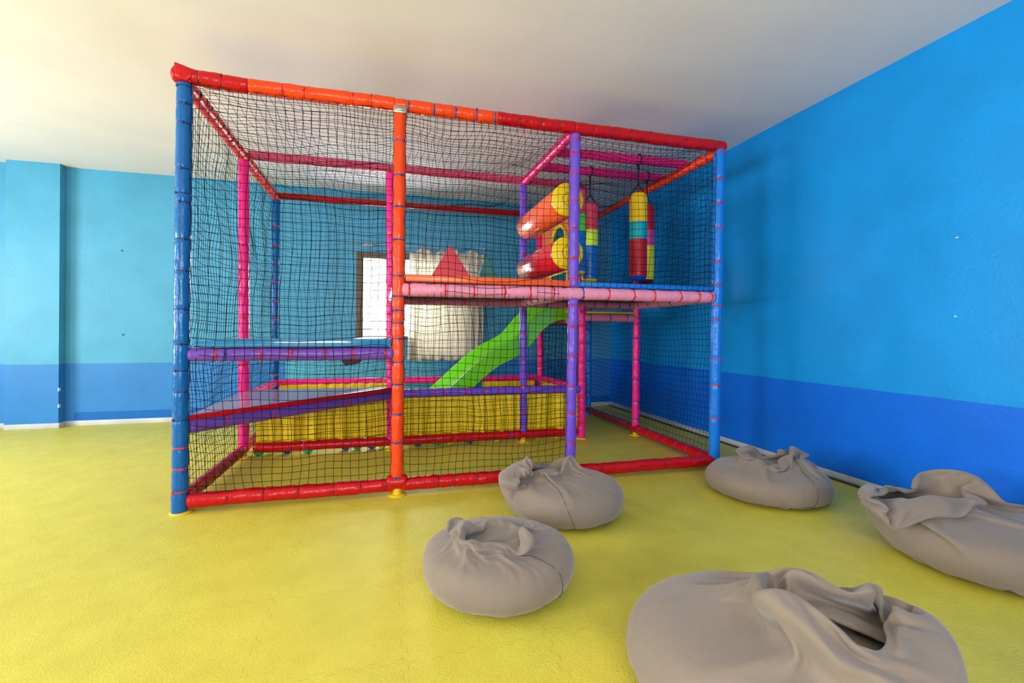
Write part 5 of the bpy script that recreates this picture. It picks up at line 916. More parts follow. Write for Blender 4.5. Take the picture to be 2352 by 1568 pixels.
8,5,-6,-6,-1,9,-5,-3,0,6,0,-15,-2,5,-4,9,4,-10,0,6,-6,6,1,-7,-1,2,-2,-1,-2,9,-3,3,-5,5,-8,-3,13,0,5,-6,4,3,-4,-4,9,2,-10,5,13,-10,11,-11,-3,1,7,3,3,-6,0,3,
7,-5,-1,1,4,1,-6,6,-3,3,-10,8,3,-1,2,0,-9,3,9,-21,9,3,4,-3,6,-5,-3,-8,8,-4,-11,15,-13,9,2,-15,5,5,-5,-4,-3,13,-9,-7,7,2,-1,-9,-3,0,5,1,-4,-1,10,2,-10,-3,0,7,
-5,-2,-2,3,3,5,-11,3,7,-4,-2,3,5,-5,3,6,-10,3,12,-12,8,2,-3,-5,13,-2,4,-7,0,-1,-2,16,-8,2,-4,8,-1,-1,-4,9,3,-5,1,-3,1,0,-1,-1,0,9,-5,2,-4,5,-11,8,-6,7,-5,4,
-1,3,-8,-4,11,-10,-7,5,-6,4,15,-26,12,4,-16,4,1,5,1,-16,9,4,-13,9,-14,9,1,-7,4,3,5,-11,3,3,0,-6,2,-3,0,5,2,-5,-1,14,-15,3,8,-5,-4,8,0,5,-13,6,4,2,3,-5,11,-13,
3,11,3,-10,4,7,-13,9,-10,12,-2,5,4,-7,3,1,-1,7,-10,1,3,-3,1,6,-10,11,-2,-2,0,-2,-1,9,-6,-3,0,-5,6,-3,4,-8,2,10,-16,5,-9,-1,18,-23,-4,25,-5,-18,2,-2,20,-17,1,3,-9,3,
-5,4,-7,4,2,0,4,-10,7,6,-7,-5,2,-3,4,0,1,3,1,-9,8,0,1,-7,-1,12,-8,11,-13,7,6,1,-2,-1,6,-2,-8,21,-9,-4,2,5,-5,7,-3,-1,2,11,-7,-1,2,2,1,-5,3,2,-9,8,-1,6,
-12,12,-5,2,1,-5,-4,12,-10,-2,3,-3,5,-1,2,-6,-2,8,-20,19,-15,-1,12,-10,-19,29,-4,-12,6,-9,7,-6,8,-6,-1,1,-11,1,4,3,0,-2,-2,-5,8,0,-4,3,-2,0,0,-4,3,9,-6,-6,5,1,4,-8,
4,2,4,4,-15,3,8,5,3,-8,12,-8,2,7,-8,0,3,7,-6,9,-7,3,2,5,-6,1,3,3,-1,-7,4,3,-3,0,-1,5,-6,4,5,-2,0,0,-5,5,-14,6,2,1,1,-6,6,-2,-3,8,-21,16,-6,-11,13,-10,
-13,26,-16,2,9,-14,3,-7,11,-5,-1,8,-17,1,7,-3,-3,-5,3,4,3,-4,-1,-2,-2,9,-2,-2,1,-2,7,-10,7,-1,4,-8,7,-2,1,14,-16,-3,5,3,12,-14,10,-1,1,9,-9,-1,-1,9,-10,19,-9,2,-1,4,
-7,8,-3,5,-2,-4,-4,14,-5,-3,0,0,6,-5,2,4,-1,0,-7,8,-18,11,-1,-1,5,-7,1,0,-4,10,-11,0,3,-8,5,-4,-16,30,-20,0,6,-11,11,-19,20,-3,-8,2,-10,8,-1,-6,0,-3,10,1,-4,-4,-1,-1,
8,-2,-1,4,-5,2,-1,-1,4,2,-4,-6,4,7,-2,15,-12,-6,3,4,11,-16,13,-5,2,12,-10,3,4,-3,-9,14,-1,5,-4,0,-2,6,-9,12,-2,-6,8,-3,-1,6,-9,0,6,0,-4,7,-4,1,2,0,-11,2,4,-5,
3,3,-3,-3,-3,6,-3,-4,-10,16,-6,-2,-20,34,-22,1,5,-12,11,-15,15,-7,1,-7,-11,15,2,-4,-4,0,9,-3,-4,-8,0,15,-4,-8,6,0,-1,-4,2,7,1,-6,-3,1,1,10,-10,17,-10,-6,4,5,10,-17,16,-3,
-1,6,-1,-1,8,0,-19,16,-7,15,-6,-1,-3,4,-7,15,-3,-2,0,-4,2,9,-13,3,8,-4,-1,1,4,1,-5,0,0,-7,2,-7,18,-14,8,-8,2,2,-4,-6,0,7,-8,2,-20,34,-27,9,2,-7,-1,-4,9,-2,-6,1,
-11,15,-8,1,-6,3,14,-13,2,-11,4,5,-1,6,-1,-6,-3,7,-5,6,6,-4,-6,2,-2,15,-17,13,-2,-3,-1,5,11,-17,13,-9,14,1,-2,-2,8,2,-17,13,-4,6,-5,9,-5,1,-8,14,-3,3,-2,-2,3,2,-4,6,
-13,9,0,-2,4,3,-3,-2,0,-9,-5,15,-6,3,0,-7,2,3,-6,-2,-2,1,0,-3,-10,18,-14,3,2,-10,9,-10,8,-7,-2,5,-9,6,-4,0,0,-1,10,-6,-8,-3,5,0,7,-4,-1,-2,2,1,-1,0,9,1,-13,11,
-10,13,-7,1,5,-5,0,3,8,-9,7,0,7,-3,3,0,6,2,-21,21,-2,-4,6,3,-8,-1,2,4,-1,5,3,0,-3,-2,1,-2,0,0,1,0,3,2,-3,-1,0,-5,0,-3,5,-3,8,-6,-4,2,2,-1,-13,7,-3,-2,
-1,-2,-1,-2,0,0,-1,-7,9,-4,-8,6,-6,6,-1,-1,-5,4,1,-6,2,1,-2,4,-9,9,-2,-2,0,0,0,7,-1,7,-5,-3,-6,9,-1,4,-2,-2,0,1,4,5,-3,6,-2,5,-1,0,3,4,-13,16,-6,7,-4,3,
-7,-2,6,0,5,0,2,-2,2,0,0,0,-4,1,3,-2,3,1,-2,1,0,-4,-2,-1,-7,15,-4,-2,-2,-1,-2,1,-6,1,-1,-3,-2,-3,0,-2,-2,0,0,-5,3,-3,-3,0,-2,6,-1,-2,0,-1,0,-2,0,0,-3,0,
1,1,0,1,0,1,0,5,2,2,-3,1,-6,-1,5,-1,-2,2,2,2,1,4,1,2,1,5,-2,3,3,0,-1,6,0,2,-1,2,-19,10,4,0,4,0,1,-1,3,-1,0,0,0,-2,-1,4,0,0,1,0,-1,1,-2,2,
-7,3,-4,-2,0,-2,-1,0,-1,-3,-3,3,-2,-1,0,-3,-2,-1,-2,-3,-1,-1,-1,-3,-1,6,-4,0,-2,0,-1,0,-1,0,-1,-2,3,0,1,1,0,0,0,11,-9,5,-1,0,-2,-3,-1,4,1,3,2,2,1,1,1,0,
1,2,1,4,2,2,2,1,1,3,0,1,-15,10,3,1,0,0,1,0,0,-2,1,-1,-3,5,-1,4,0,1,0,-1,1,-1,0,-3,5,-11,-1,-2,-2,-2,0,0,-1,0,1,-4,3,-1,-1,0,-2,-1,-3,-2,-1,-3,-2,-1,
-2,0,-2,-1,0,-1,0,0,0,0,0,-2,2,1,0,1,1,-1,2,1,2,3,-2,-4,2,-5,8,3,1,1,1,0,-2,1,-2,4,2,4,1,0,0,3,3,1,3,-1,0,2,-1,1,2,1,1,-1,0,-1,-3,-1,-3,2,
3,-4,5,4,0,0,3,-1,1,0,1,0,-4,-11,-7,-2,3,-4,8,-11,11,-5,7,-12,13,-5,0,1,-2,-2,-1,-4,-1,-2,-2,-1,-4,-3,-3,0,-1,0,1,0,1,1,-1,0,1,-1,1,1,0,0,0,4,-1,8,-7,-3,
-2,11,10,-7,3,-3,2,-2,-1,-3,-5,15,-13,16,-8,0,0,2,3,4,3,3,1,1,3,1,1,-1,0,-2,-6,6,-4,-2,-2,2,-1,2,-2,3,5,0,1,2,1,0,0,2,-4,-15,-9,3,2,-3,9,-12,14,-6,2,3,
-7,11,-6,1,-3,2,-4,-1,-2,-2,-1,-2,-2,-13,-1,0,2,0,2,2,1,4,0,-4,-1,0,-1,1,1,1,5,-2,4,-1,-1,-5,5,3,9,3,-7,-1,2,-2,-10,-2,12,10,-20,16,-4,-3,-1,3,-7,11,6,-2,2,3,
11,-1,-2,-1,-2,-11,8,-6,3,1,-5,4,-3,4,-1,3,1,0,1,2,1,2,2,-4,-2,-17,-1,-4,5,-10,16,5,-5,-3,0,4,-2,3,5,-3,-7,3,-4,1,-4,0,-2,-1,-1,-18,0,1,2,1,1,9,-4,4,-1,3,
-8,1,0,0,1,5,2,-6,7,-1,-4,2,-8,23,-1,-3,-3,-8,-6,21,-16,2,-2,16,-9,-10,22,-14,-1,7,-10,2,17,-4,-1,1,16,-4,-1,-1,-12,6,0,-1,-6,8,-5,-1,3,5,-2,5,0,-5,4,-6,5,2,4,-1,
-8,-18,11,-11,-4,10,1,7,7,-8,-10,9,0,2,3,4,-7,-4,-2,2,-5,1,-3,0,-1,-20,2,1,3,2,7,-1,2,0,0,-3,1,0,-1,-1,1,3,0,-1,9,-5,-5,5,-9,24,-10,-1,-7,-1,-6,15,11,-13,-6,0,
3,-8,15,-4,1,11,-11,-17,29,-1,0,-3,10,1,-5,-7,4,3,-1,-8,-7,14,-2,-1,6,-9,9,0,0,2,3,-13,3,10,0,-10,4,-15,11,-5,-18,8,12,-6,13,-1,-9,-3,13,-3,-3,7,-6,-6,-1,5,-10,4,0,-5,
1,-18,2,1,7,11,-5,-4,1,-3,2,2,-1,1,-3,0,1,3,3,-6,14,-10,-1,0,-5,19,-21,6,-3,-4,-2,16,16,-8,-2,-4,-7,-7,1,8,7,11,-16,-17,21,12,-1,0,6,-10,-12,9,8,-4,-2,-4,3,3,3,0,
-5,-13,16,-1,6,4,-5,-8,7,8,-17,2,16,-10,-13,-1,-1,-12,15,7,-8,13,-1,-5,4,4,-8,2,-5,-7,0,11,-11,2,-1,-3,3,-19,2,8,17,-8,-10,0,2,3,-2,-1,-2,0,5,-1,-3,5,5,-3,0,-6,4,-1,
3,-6,-1,-3,4,4,-7,6,4,4,10,1,-7,-3,-17,6,7,16,-11,-19,9,21,-3,1,8,-30,11,7,1,-2,5,0,-2,4,-4,1,-9,9,-7,6,2,3,-11,4,8,2,0,2,-5,-16,14,-20,-5,8,18,-12,-11,11,13,-4,
2,-2,1,4,-5,-8,-5,-10,4,10,-4,-3,3,-18,11,17,-6,-11,-6,4,9,-5,-7,4,3,-7,7,-4,8,-1,-16,29,-17,-2,0,-4,7,9,-12,-1,2,-7,11,3,-5,-2,10,9,-4,3,-5,-14,7,9,-3,-15,4,20,1,0,
-7,-8,-7,-3,0,21,-1,-6,6,8,-20,-14,17,9,-2,7,-19,7,13,-3,6,-11,-1,9,-21,2,-2,-7,10,7,-8,1,-1,-10,28,3,-20,-9,2,2,4,17,6,-8,-7,-1,-9,7,6,-5,-13,-8,15,11,9,2,-2,-9,-15,21,
-5,0,-1,0,-1,8,-7,-6,9,2,-17,3,3,2,0,-10,-4,10,0,-14,4,-3,3,-2,8,15,2,13,-25,-3,7,9,0,-23,-1,9,5,-2,-14,18,3,9,-2,-4,8,0,-4,-4,-15,22,-13,-12,7,7,6,10,-38,12,11,-13,
-8,11,18,-12,-24,9,-11,22,-11,-1,8,4,0,9,-18,28,-4,0,-8,-13,0,-8,7,23,-8,-5,-2,-11,31,2,1,2,-10,-6,-22,6,22,-4,-9,0,-2,10,-8,5,-15,15,-11,8,-9,-8,-8,-9,5,7,13,26,-9,-16,-1,-4,
16,10,-6,-3,8,-24,-5,-1,16,3,11,-24,-14,13,25,-4,1,12,-7,-2,3,6,-20,-9,8,-8,0,15,-3,-4,0,2,-31,3,8,-2,4,1,2,-1,-16,19,37,-4,-34,4,10,5,5,-6,-3,-13,-2,-3,8,9,-26,-3,8,32,
9,-1,-28,19,-2,0,7,2,5,-21,-18,13,-5,19,-15,2,9,-16,-15,-4,-3,5,9,13,-25,27,-31,10,32,15,2,-33,0,13,-1,-5,3,-9,-3,0,0,3,-23,3,14,9,14,4,-4,5,-5,8,0,-2,-2,-15,-10,-5,11,7,
1,3,-13,6,-24,4,-4,-5,3,-2,24,-7,-5,8,11,7,3,-22,9,4,-4,-6,10,-7,-3,0,4,1,-2,-8,1,8,3,-9,5,15,3,9,-11,-7,16,-31,4,-4,-4,24,-7,-6,3,-12,-10,7,-5,-7,4,7,25,-23,19,-19,
12,-4,-8,6,2,1,-4,0,8,-2,4,0,1,2,-10,5,8,-1,-16,-1,11,-1,3,7,-1,1,-8,-4,2,-5,-14,25,6,-11,-10,-4,15,-16,2,-2,3,6,-4,3,-4,-17,1,24,-15,12,-9,8,-1,2,29,-21,-4,-5,-7,15,
-16,10,13,9,2,-4,-13,4,-6,-2,-15,19,1,-4,5,-13,-10,22,2,0,-13,-2,-5,1,6,1,-11,5,-8,-1,1,13,4,-2,0,6,2,-5,-9,-9,24,8,0,-11,-15,1,6,9,-4,-1,2,5,5,7,-8,-5,1,-7,11,-9,
-8,-9,1,15,6,-2,0,-7,4,2,-12,-4,-4,3,2,-3,5,6,-3,3,8,9,-14,-13,9,-10,34,-9,-22,9,13,-14,-11,6,10,7,-1,5,-2,-2,4,-2,-5,-11,-10,5,7,-5,1],
[-118,104,8,11,-7,-3,-2,0,12,2,-12,11,-9,-6,10,-7,7,3,-6,-4,12,0,-2,-5,8,4,2,0,4,-7,3,-10,17,-5,-13,9,3,-15,16,-2,-3,2,-12,24,-13,0,-1,-10,12,-5,-4,4,-12,6,8,-7,-2,-6,7,-1,
-2,4,-5,5,0,0,-6,2,2,-7,6,5,-9,-8,4,-2,6,-6,-4,5,-5,5,0,-3,-2,19,-18,3,4,-6,-3,7,-1,-4,-2,12,1,-15,20,-3,-3,-8,3,13,3,-9,-1,4,-8,6,3,-8,9,-5,3,1,1,4,-7,6,
4,3,0,2,-5,3,5,-12,6,-8,1,8,-2,6,-6,-2,-6,9,-3,8,-4,-6,5,-3,3,-3,0,-10,-1,6,6,-2,-15,3,5,0,2,-8,5,1,-1,2,-2,-7,-1,8,1,-3,-3,-4,4,-6,4,-9,1,1,1,3,1,-4,
4,1,-7,11,-6,0,-6,11,-6,-8,4,4,1,-4,10,5,-7,-3,8,7,-9,-1,3,0,-5,10,-6,5,-6,-1,5,-4,13,-7,1,4,-1,10,2,-3,-4,-4,2,8,-5,-7,-2,3,4,3,-3,1,-6,2,6,-7,8,1,0,-8,
3,1,-7,-4,-2,6,6,-8,-9,7,-3,3,4,-8,5,-6,5,-6,-3,3,5,-1,-1,-3,11,-22,7,-1,-5,3,0,-1,2,-1,3,-1,2,-3,-6,8,3,-5,2,-5,5,-3,-6,4,-3,11,-5,14,-5,-5,1,1,3,3,2,-3,
-7,3,10,-8,-3,7,-7,13,2,-14,9,8,-4,7,0,2,-1,-5,-5,0,6,-1,-1,-3,-2,6,0,2,-7,1,4,-1,-2,5,3,-2,-5,0,0,-11,-2,10,2,-7,1,-3,-5,8,2,-9,1,0,4,-9,0,12,-11,2,5,-3,
16,-34,8,2,-2,-2,1,10,-12,1,2,1,9,-7,-3,-1,1,1,6,-4,-1,2,-4,-5,6,-1,3,9,-1,-9,5,2,3,4,5,-14,-4,9,3,0,-4,4,-10,20,-8,-4,11,0,1,5,-7,4,3,-6,3,-8,6,3,-2,-13,
17,-7,0,-1,-3,7,4,-4,-3,-1,-1,12,-4,-3,-7,-8,3,2,1,6,0,-12,-1,-1,4,-8,4,7,2,-15,2,11,-6,2,-2,4,-3,-4,-11,4,-4,3,3,-2,2,-1,-4,2,6,-4,6,-5,-2,-4,6,0,3,-1,2,-9,
3,-4,0,17,0,-12,11,4,-14,10,9,-14,2,7,1,-1,-11,4,6,0,-1,13,-5,-2,5,3,-2,1,0,0,-9,10,1,-4,0,-10,16,-4,-6,-4,0,9,2,0,0,-3,-2,10,-3,-14,6,-3,-2,-10,20,-2,-7,-8,-2,-5,
16,-14,9,4,-6,-7,-3,12,3,-7,-5,8,-15,15,-7,-9,1,3,-2,-3,4,4,-6,2,2,-4,15,-13,1,-4,-2,9,-5,9,-4,-3,-2,-6,1,18,0,1,4,-15,-1,14,2,-11,19,-13,-2,5,-11,8,9,-11,16,-8,-2,7,
1,-2,8,1,-3,-1,-4,1,2,-1,0,-12,16,2,-1,-13,1,6,5,-6,12,-14,0,9,-5,-4,9,-11,0,-10,21,-19,10,-7,-6,-1,8,-7,3,-1,9,-17,10,-9,2,8,-1,1,-13,3,9,-13,-3,2,3,7,-14,4,4,3,
-8,4,4,-7,-1,2,5,-7,13,-3,-6,-3,-9,8,8,8,-3,-6,14,-21,14,-1,0,2,6,-4,-2,3,-8,11,-2,2,3,-11,9,6,-5,12,-3,0,3,-7,-2,5,-4,-2,10,-16,6,11,-3,-4,-6,3,-4,4,9,-2,-12,10,
-10,9,0,-3,-2,-14,18,-26,26,-10,-2,-6,2,-7,10,6,0,-19,10,-11,10,5,3,-1,-13,-9,13,-7,-2,1,1,1,-2,1,0,-1,0,2,-7,12,-2,-8,-6,16,0,6,-9,-7,-5,13,0,2,2,-5,12,-9,1,0,13,-9,
-7,15,-3,1,-8,-1,12,1,-3,-6,13,0,-5,6,3,0,0,0,-1,0,-1,-9,11,-6,-2,3,4,4,-4,-9,8,-10,3,12,-7,3,-9,10,-2,-2,-4,-16,15,-15,24,-11,-4,-8,8,-8,3,9,-2,-10,0,-3,12,-4,4,-2,
-10,-7,4,3,-4,-2,2,-3,7,1,-5,-3,-2,7,-9,7,3,4,-8,-1,8,3,-6,2,-10,9,-8,10,7,-10,18,-14,-1,7,7,-17,4,24,-19,0,-2,-2,21,-10,3,-3,2,6,-8,11,0,-4,4,-1,5,-8,3,-7,6,-3,
-1,-7,13,2,0,-7,8,-12,-4,4,7,8,-17,14,-5,-9,-2,-12,18,-3,7,-9,-9,0,14,-15,-5,17,-2,-13,-8,20,6,-20,7,-1,-2,-6,1,5,-10,-1,1,8,-3,0,-3,-2,1,3,-4,2,-4,4,2,3,0,7,-9,3,
-14,9,-1,17,-3,-15,27,-18,-2,5,5,-6,8,2,-11,5,3,-6,19,-11,8,-12,2,10,-2,7,1,-2,-1,2,-1,-3,1,-4,5,-4,-2,-4,12,-1,0,-5,11,-10,-5,-7,13,5,-10,7,-5,-7,-5,-1,20,-1,-8,-4,-13,12,
0,-16,9,15,-10,-18,3,24,-8,-20,13,2,7,-25,13,-2,-5,-1,-2,6,1,-5,1,-4,5,3,-6,6,-2,-8,-1,6,4,16,-8,-13,-1,4,1,11,-3,-10,26,-17,-8,9,13,-11,2,2,-8,13,-2,-5,10,-4,5,-11,5,8,
6,-4,-2,6,-2,1,-1,-3,0,-2,1,4,-1,-11,12,1,-2,-4,11,-10,1,-6,-5,9,-2,3,-1,-2,-15,13,10,-6,-1,-6,-13,12,-17,6,18,-5,-8,-8,0,22,-23,-8,25,-4,4,-26,12,-6,2,2,-5,-2,4,-5,1,2,
-5,15,-11,3,2,-5,4,-5,0,13,0,0,-12,1,1,9,-2,-7,28,-21,2,-2,12,-13,13,1,-7,9,-9,0,10,4,-5,-7,5,11,-8,10,-6,1,6,-3,-1,1,-2,-6,8,1,-7,2,1,5,0,-4,2,-1,2,-12,-4,12,
-6,6,3,-3,-22,16,-1,7,-5,-11,4,0,-17,16,5,-7,8,-14,-3,22,-26,0,23,-13,2,-14,10,-9,1,1,-1,-4,5,-2,-2,0,4,-5,3,1,5,-5,2,0,-2,7,-5,6,-14,14,-11,6,6,-2,18,-23,4,2,8,3,
-10,13,-10,9,-3,-7,13,0,2,-9,9,1,-1,0,3,3,-1,-2,4,-5,1,1,4,-1,-7,4,-4,3,4,-2,-4,5,-1,-6,-3,5,-11,16,0,-8,-10,7,4,-3,-2,-2,-4,2,-13,11,3,-2,2,-7,-3,5,-1,-6,6,-6,
0,6,-4,-9,6,-3,0,-6,1,4,-2,-3,2,2,-2,-2,7,4,-10,5,3,0,2,1,-10,1,3,0,9,2,-3,-2,3,-2,3,1,11,-10,2,7,-5,-1,10,-3,-2,-1,8,0,-2,5,-5,3,1,2,-1,0,-3,5,-2,2,
0,-5,4,-5,5,1,-1,-7,5,2,-10,4,-8,13,-2,0,-11,4,8,-8,-3,-1,-2,-7,4,-2,-1,8,-4,-7,6,-4,-1,0,-1,-3,4,-3,3,-7,3,-5,-1,-1,1,0,-1,-1,-1,2,0,-1,1,4,-4,4,0,2,3,-1,
-12,3,4,1,4,2,1,-2,3,1,1,2,3,0,-2,10,-5,0,5,0,1,1,2,1,1,-6,4,2,1,0,1,0,2,0,0,1,-1,0,-1,-1,1,-1,1,-4,0,1,-4,-4,-2,13,-2,-2,-4,1,3,-6,-2,-2,-3,-4,
1,-2,0,0,1,-4,3,-5,0,0,0,-4,5,1,-3,-5,0,-2,-1,-1,0,-1,-1,1,-1,1,-1,2,0,1,1,1,2,5,-3,0,-15,7,4,2,3,1,2,1,3,1,2,-1,4,-3,8,-3,0,3,1,-1,4,-1,1,-1,
9,-9,7,0,0,1,0,0,0,1,1,-1,1,0,0,0,0,-1,1,-2,-2,-1,-1,-3,-4,12,-4,-2,-1,-2,-1,-1,-2,-2,-2,-2,-3,-1,-2,1,1,0,0,-10,11,-7,0,-1,1,-3,1,-5,-2,-1,0,-1,1,-1,0,1,
-2,2,-2,2,0,2,0,1,1,2,1,1,-12,8,5,1,1,2,2,0,0,3,-2,8,-12,15,-10,5,1,1,4,0,2,1,1,3,-2,3,1,1,1,0,0,0,-1,-4,-1,5,1,1,0,1,-1,1,0,-1,0,-3,-1,-1,
-2,2,-3,1,-3,-2,-2,-1,-2,-1,-2,0,-2,-1,-1,0,-1,1,-2,4,-6,4,-5,-1,-1,-4,-4,-1,-1,-1,1,0,2,-1,2,-1,-2,2,-1,0,0,1,1,0,2,0,-1,2,2,1,3,3,1,2,-2,5,-5,4,0,-5,
14,-19,17,-7,-2,10,-9,13,-4,2,0,2,4,5,1,2,-1,-1,-4,-7,4,-6,5,-7,12,1,1,1,0,1,-1,0,1,-2,-1,0,-4,-2,-2,-2,-3,-1,-2,-1,0,0,-3,0,-3,1,0,-1,0,-2,4,-6,8,-3,-1,-1,
-4,-13,-5,6,-2,1,0,2,3,0,3,6,-6,2,-8,-2,1,0,0,2,1,1,2,0,6,4,3,1,-1,4,-8,9,-7,-2,3,7,-9,7,-6,4,-1,2,6,-1,2,-1,2,-2,6,7,4,-4,2,-5,-5,-6,2,1,-2,2,
0,4,3,4,0,1,0,1,0,0,0,-1,-1,-12,-4,-1,-1,0,2,-1,-7,5,-2,-1,3,-5,1,-1,-1,-1,7,-9,9,-5,1,3,-9,-13,-3,2,0,6,-1,-1,12,1,-5,2,-3,2,-7,-4,0,0,1,0,5,-5,1,1,
20,-1,-1,0,2,-7,8,-4,-3,-2,3,6,-1,-10,12,-6,-1,5,3,2,1,-2,-1,1,3,17,-3,-3,-8,4,-13,-11,19,-3,0,0,2,1,2,5,-3,5,-1,2,2,-1,-1,2,-1,-19,-1,-1,1,0,1,1,-7,2,-1,2,
2,-3,-5,-1,1,7,-6,1,0,1,1,-1,-1,-23,6,0,4,12,11,-24,15,-7,0,-2,-6,6,0,-9,1,0,1,1,10,-12,-1,1,26,-4,0,1,-5,0,11,-21,7,-5,12,4,-9,1,8,-9,-4,6,4,8,-4,2,-11,8,
6,13,-13,1,-5,1,-4,-8,1,11,-3,5,-2,-1,11,-5,2,1,-4,10,-2,0,0,1,0,-20,-1,-1,1,2,6,-10,-5,8,-4,-1,12,-15,2,-3,4,-2,10,-14,4,-2,5,-5,11,-30,12,3,12,4,5,-27,5,0,0,0,
-6,11,-13,0,-1,5,-3,10,-8,0,0,2,20,1,-11,2,10,-5,-1,-16,3,7,12,-7,-7,17,-10,-13,-3,12,3,22,-8,-11,-4,15,5,-4,-8,1,-1,0,0,1,-11,4,10,1,-2,-1,7,-1,3,-2,-2,8,-4,5,-1,-2,
3,-20,-2,-3,6,8,-5,-11,-1,6,1,8,-4,-15,5,-1,-1,6,6,-13,-2,5,-2,9,4,-34,33,1,5,-9,-2,-16,5,-3,-1,1,-1,1,-2,-5,2,5,-5,11,-11,8,0,-2,19,-15,-3,16,1,-15,3,4,4,-9,4,3,
11,-14,5,-15,2,5,7,13,-12,-2,15,6,-10,-10,10,-2,0,-6,8,-7,4,-5,5,5,-5,-1,5,2,0,0,4,3,-6,7,0,-4,6,-25,1,1,14,-7,-9,-5,11,2,0,1,-13,-1,-2,1,4,3,5,-15,-3,7,12,-8,
18,-17,10,8,-12,-16,0,6,-7,2,-4,1,-4,1,3,-1,-4,5,-5,3,5,6,-7,0,14,-16,2,13,-2,-8,8,6,-9,-1,-2,6,9,-14,-2,16,-14,-6,-4,25,-2,-8,-1,13,6,-5,-20,19,-2,-1,-5,5,6,2,-9,-4,
11,-9,-2,10,-1,0,4,-1,-4,7,1,2,-3,-18,-3,19,-6,-14,-1,11,9,-4,-9,-12,11,-10,-4,4,13,-7,-3,-2,0,5,7,4,-11,30,-7,-18,-16,11,-10,-5,5,2,3,-3,-4,-6,9,4,-11,1,0,6,-1,5,4,-5,
-2,30,-10,-4,9,-1,-4,11,1,-7,-1,1,7,-4,-8,-2,4,9,-6,-2,-12,-13,-11,20,28,-4,-13,-14,-14,5,9,-2,-10,3,-1,0,-5,4,2,-1,6,-4,6,1,-10,-2,11,28,0,-2,-8,-2,9,6,-8,1,5,3,-5,2,
1,-9,-3,6,-8,-6,-6,-11,-4,20,11,-1,-4,4,-13,-12,7,-8,-6,6,-3,-5,2,5,-3,3,1,11,-10,-1,-2,1,18,11,2,-3,3,-2,-1,12,-11,0,8,6,2,-3,-3,-12,-4,2,1,-20,-2,5,9,-5,-6,13,6,-16,
7,-10,6,-6,-7,-12,32,-30,6,4,-3,8,-13,18,-9,14,-3,-4,-1,29,-10,-16,16,17,-2,-1,-13,8,2,-10,5,-21,20,-4,-5,5,-6,4,-1,-8,10,-4,-12,0,-5,1,-3,6,1,1,4,6,13,-37,2,3,-3,-12,-3,5,
23,3,-2,-8,8,15,-14,4,21,11,-6,-6,-7,-3,6,10,-10,-8,-5,-11,-3,4,16,8,-2,-2,-7,3,-22,-1,-5,6,22,1,-21,-4,0,1,-17,8,12,-1,1,-2,-7,-12,9,18,1,-8,5,19,-6,3,10,-8,6,-10,-2,3,
5,0,10,-15,8,6,2,-3,-32,11,19,-12,3,-7,-16,4,-1,12,-22,-18,10,3,18,-13,4,-6,12,-1,6,8,0,-32,9,13,-8,0,17,4,8,-10,4,14,-27,3,1,6,6,7,6,-13,-2,18,3,-2,1,-25,2,7,-5,-1,
-23,-3,-2,14,-15,-10,-1,11,0,7,-7,-2,9,24,-14,-1,4,-24,26,-7,-8,3,17,-7,8,6,-11,-3,18,-2,-4,-21,3,38,-20,11,3,-4,7,3,-14,-1,3,3,-5,-26,-3,-9,2,-5,7,-13,2,10,-3,-4,4,21,0,-11,
-4,-2,14,-4,8,-1,-2,1,-18,23,-5,-1,1,11,1,7,-3,-11,15,4,-24,23,-8,4,6,5,-13,13,-5,-8,-10,-20,9,-6,-13,7,-11,0,8,0,-5,26,-25,-1,-3,19,4,-5,5,-7,9,-7,7,6,-5,-8,10,-1,0,16,
-6,10,-2,-7,4,2,6,1,2,-3,-4,8,-7,5,-4,0,-11,-8,-19,-1,-2,-3,-1,6,-2,4,2,0,1,0,-1,-5,-1,5,4,-4,14,-1,13,0,3,-23,4,3,11,8,-3,-1,3,5,0,0,-6,-14,4,16,-2,3,1,1,
-1,-8,1,-20,-11,-2,-4,-1,7,1,-5,10,12,-13,-4,1,-3,-1,5,1,-4,5,9,-1,4,7,3,-18,16,-3,-5,5,10,-2,0,-4,7,-6,-11,15,-6,-3,12,-4,-9,14,2,0,-2],
[24,-52,21,29,-13,-33,17,14,-17,22,5,-11,-27,8,33,-8,-11,-1,-17,2,24,10,-14,-15,9,6,-17,3,1,14,9,1,-16,-10,-6,20,12,-37,17,11,8,-27,-7,24,15,-4,-27,-16,38,-21,13,18,-11,-23,-7,21,16,-8,-17,-11,
36,-5,-31,4,26,-1,-18,-1,20,4,-17,15,-33,21,7,-11,-10,18,-1,11,-21,-12,22,13,-31,0,31,-12,-24,11,16,18,-45,4,12,20,5,-40,21,0,-9,0,-3,18,-1,-10,-2,0,9,-12,24,-14,-11,5,-12,25,-17,27,-19,-8,
9,2,3,-12,-5,5,-2,19,-4,-8,-16,12,15,3,-18,-7,23,-2,-30,10,14,8,-17,-15,28,-4,-9,13,6,-20,-17,26,11,1,-17,-12,30,-18,-19,16,3,2,1,8,11,-16,-9,14,-32,20,23,-22,-16,8,9,10,0,-1,-2,-5,
-10,-15,26,17,-9,-19,-10,39,-8,-22,-1,6,17,-4,-4,-22,15,0,18,-6,-9,-26,17,15,7,-11,-1,-11,4,8,-5,11,-4,-1,-11,7,1,9,-2,0,-9,-13,12,-5,17,-7,3,-13,-2,24,-18,-4,13,14,-23,0,6,-7,8,-13,
9,2,12,-8,-5,-15,0,29,1,-11,-15,7,1,-4,-1,18,-12,14,-7,0,2,-14,10,-13,-5,16,9,6,-21,1,-11,14,-6,19,0,-11,5,-21,0,15,13,5,-25,-7,20,4,-6,-10,10,4,-18,2,18,-11,3,-4,9,-31,27,6,
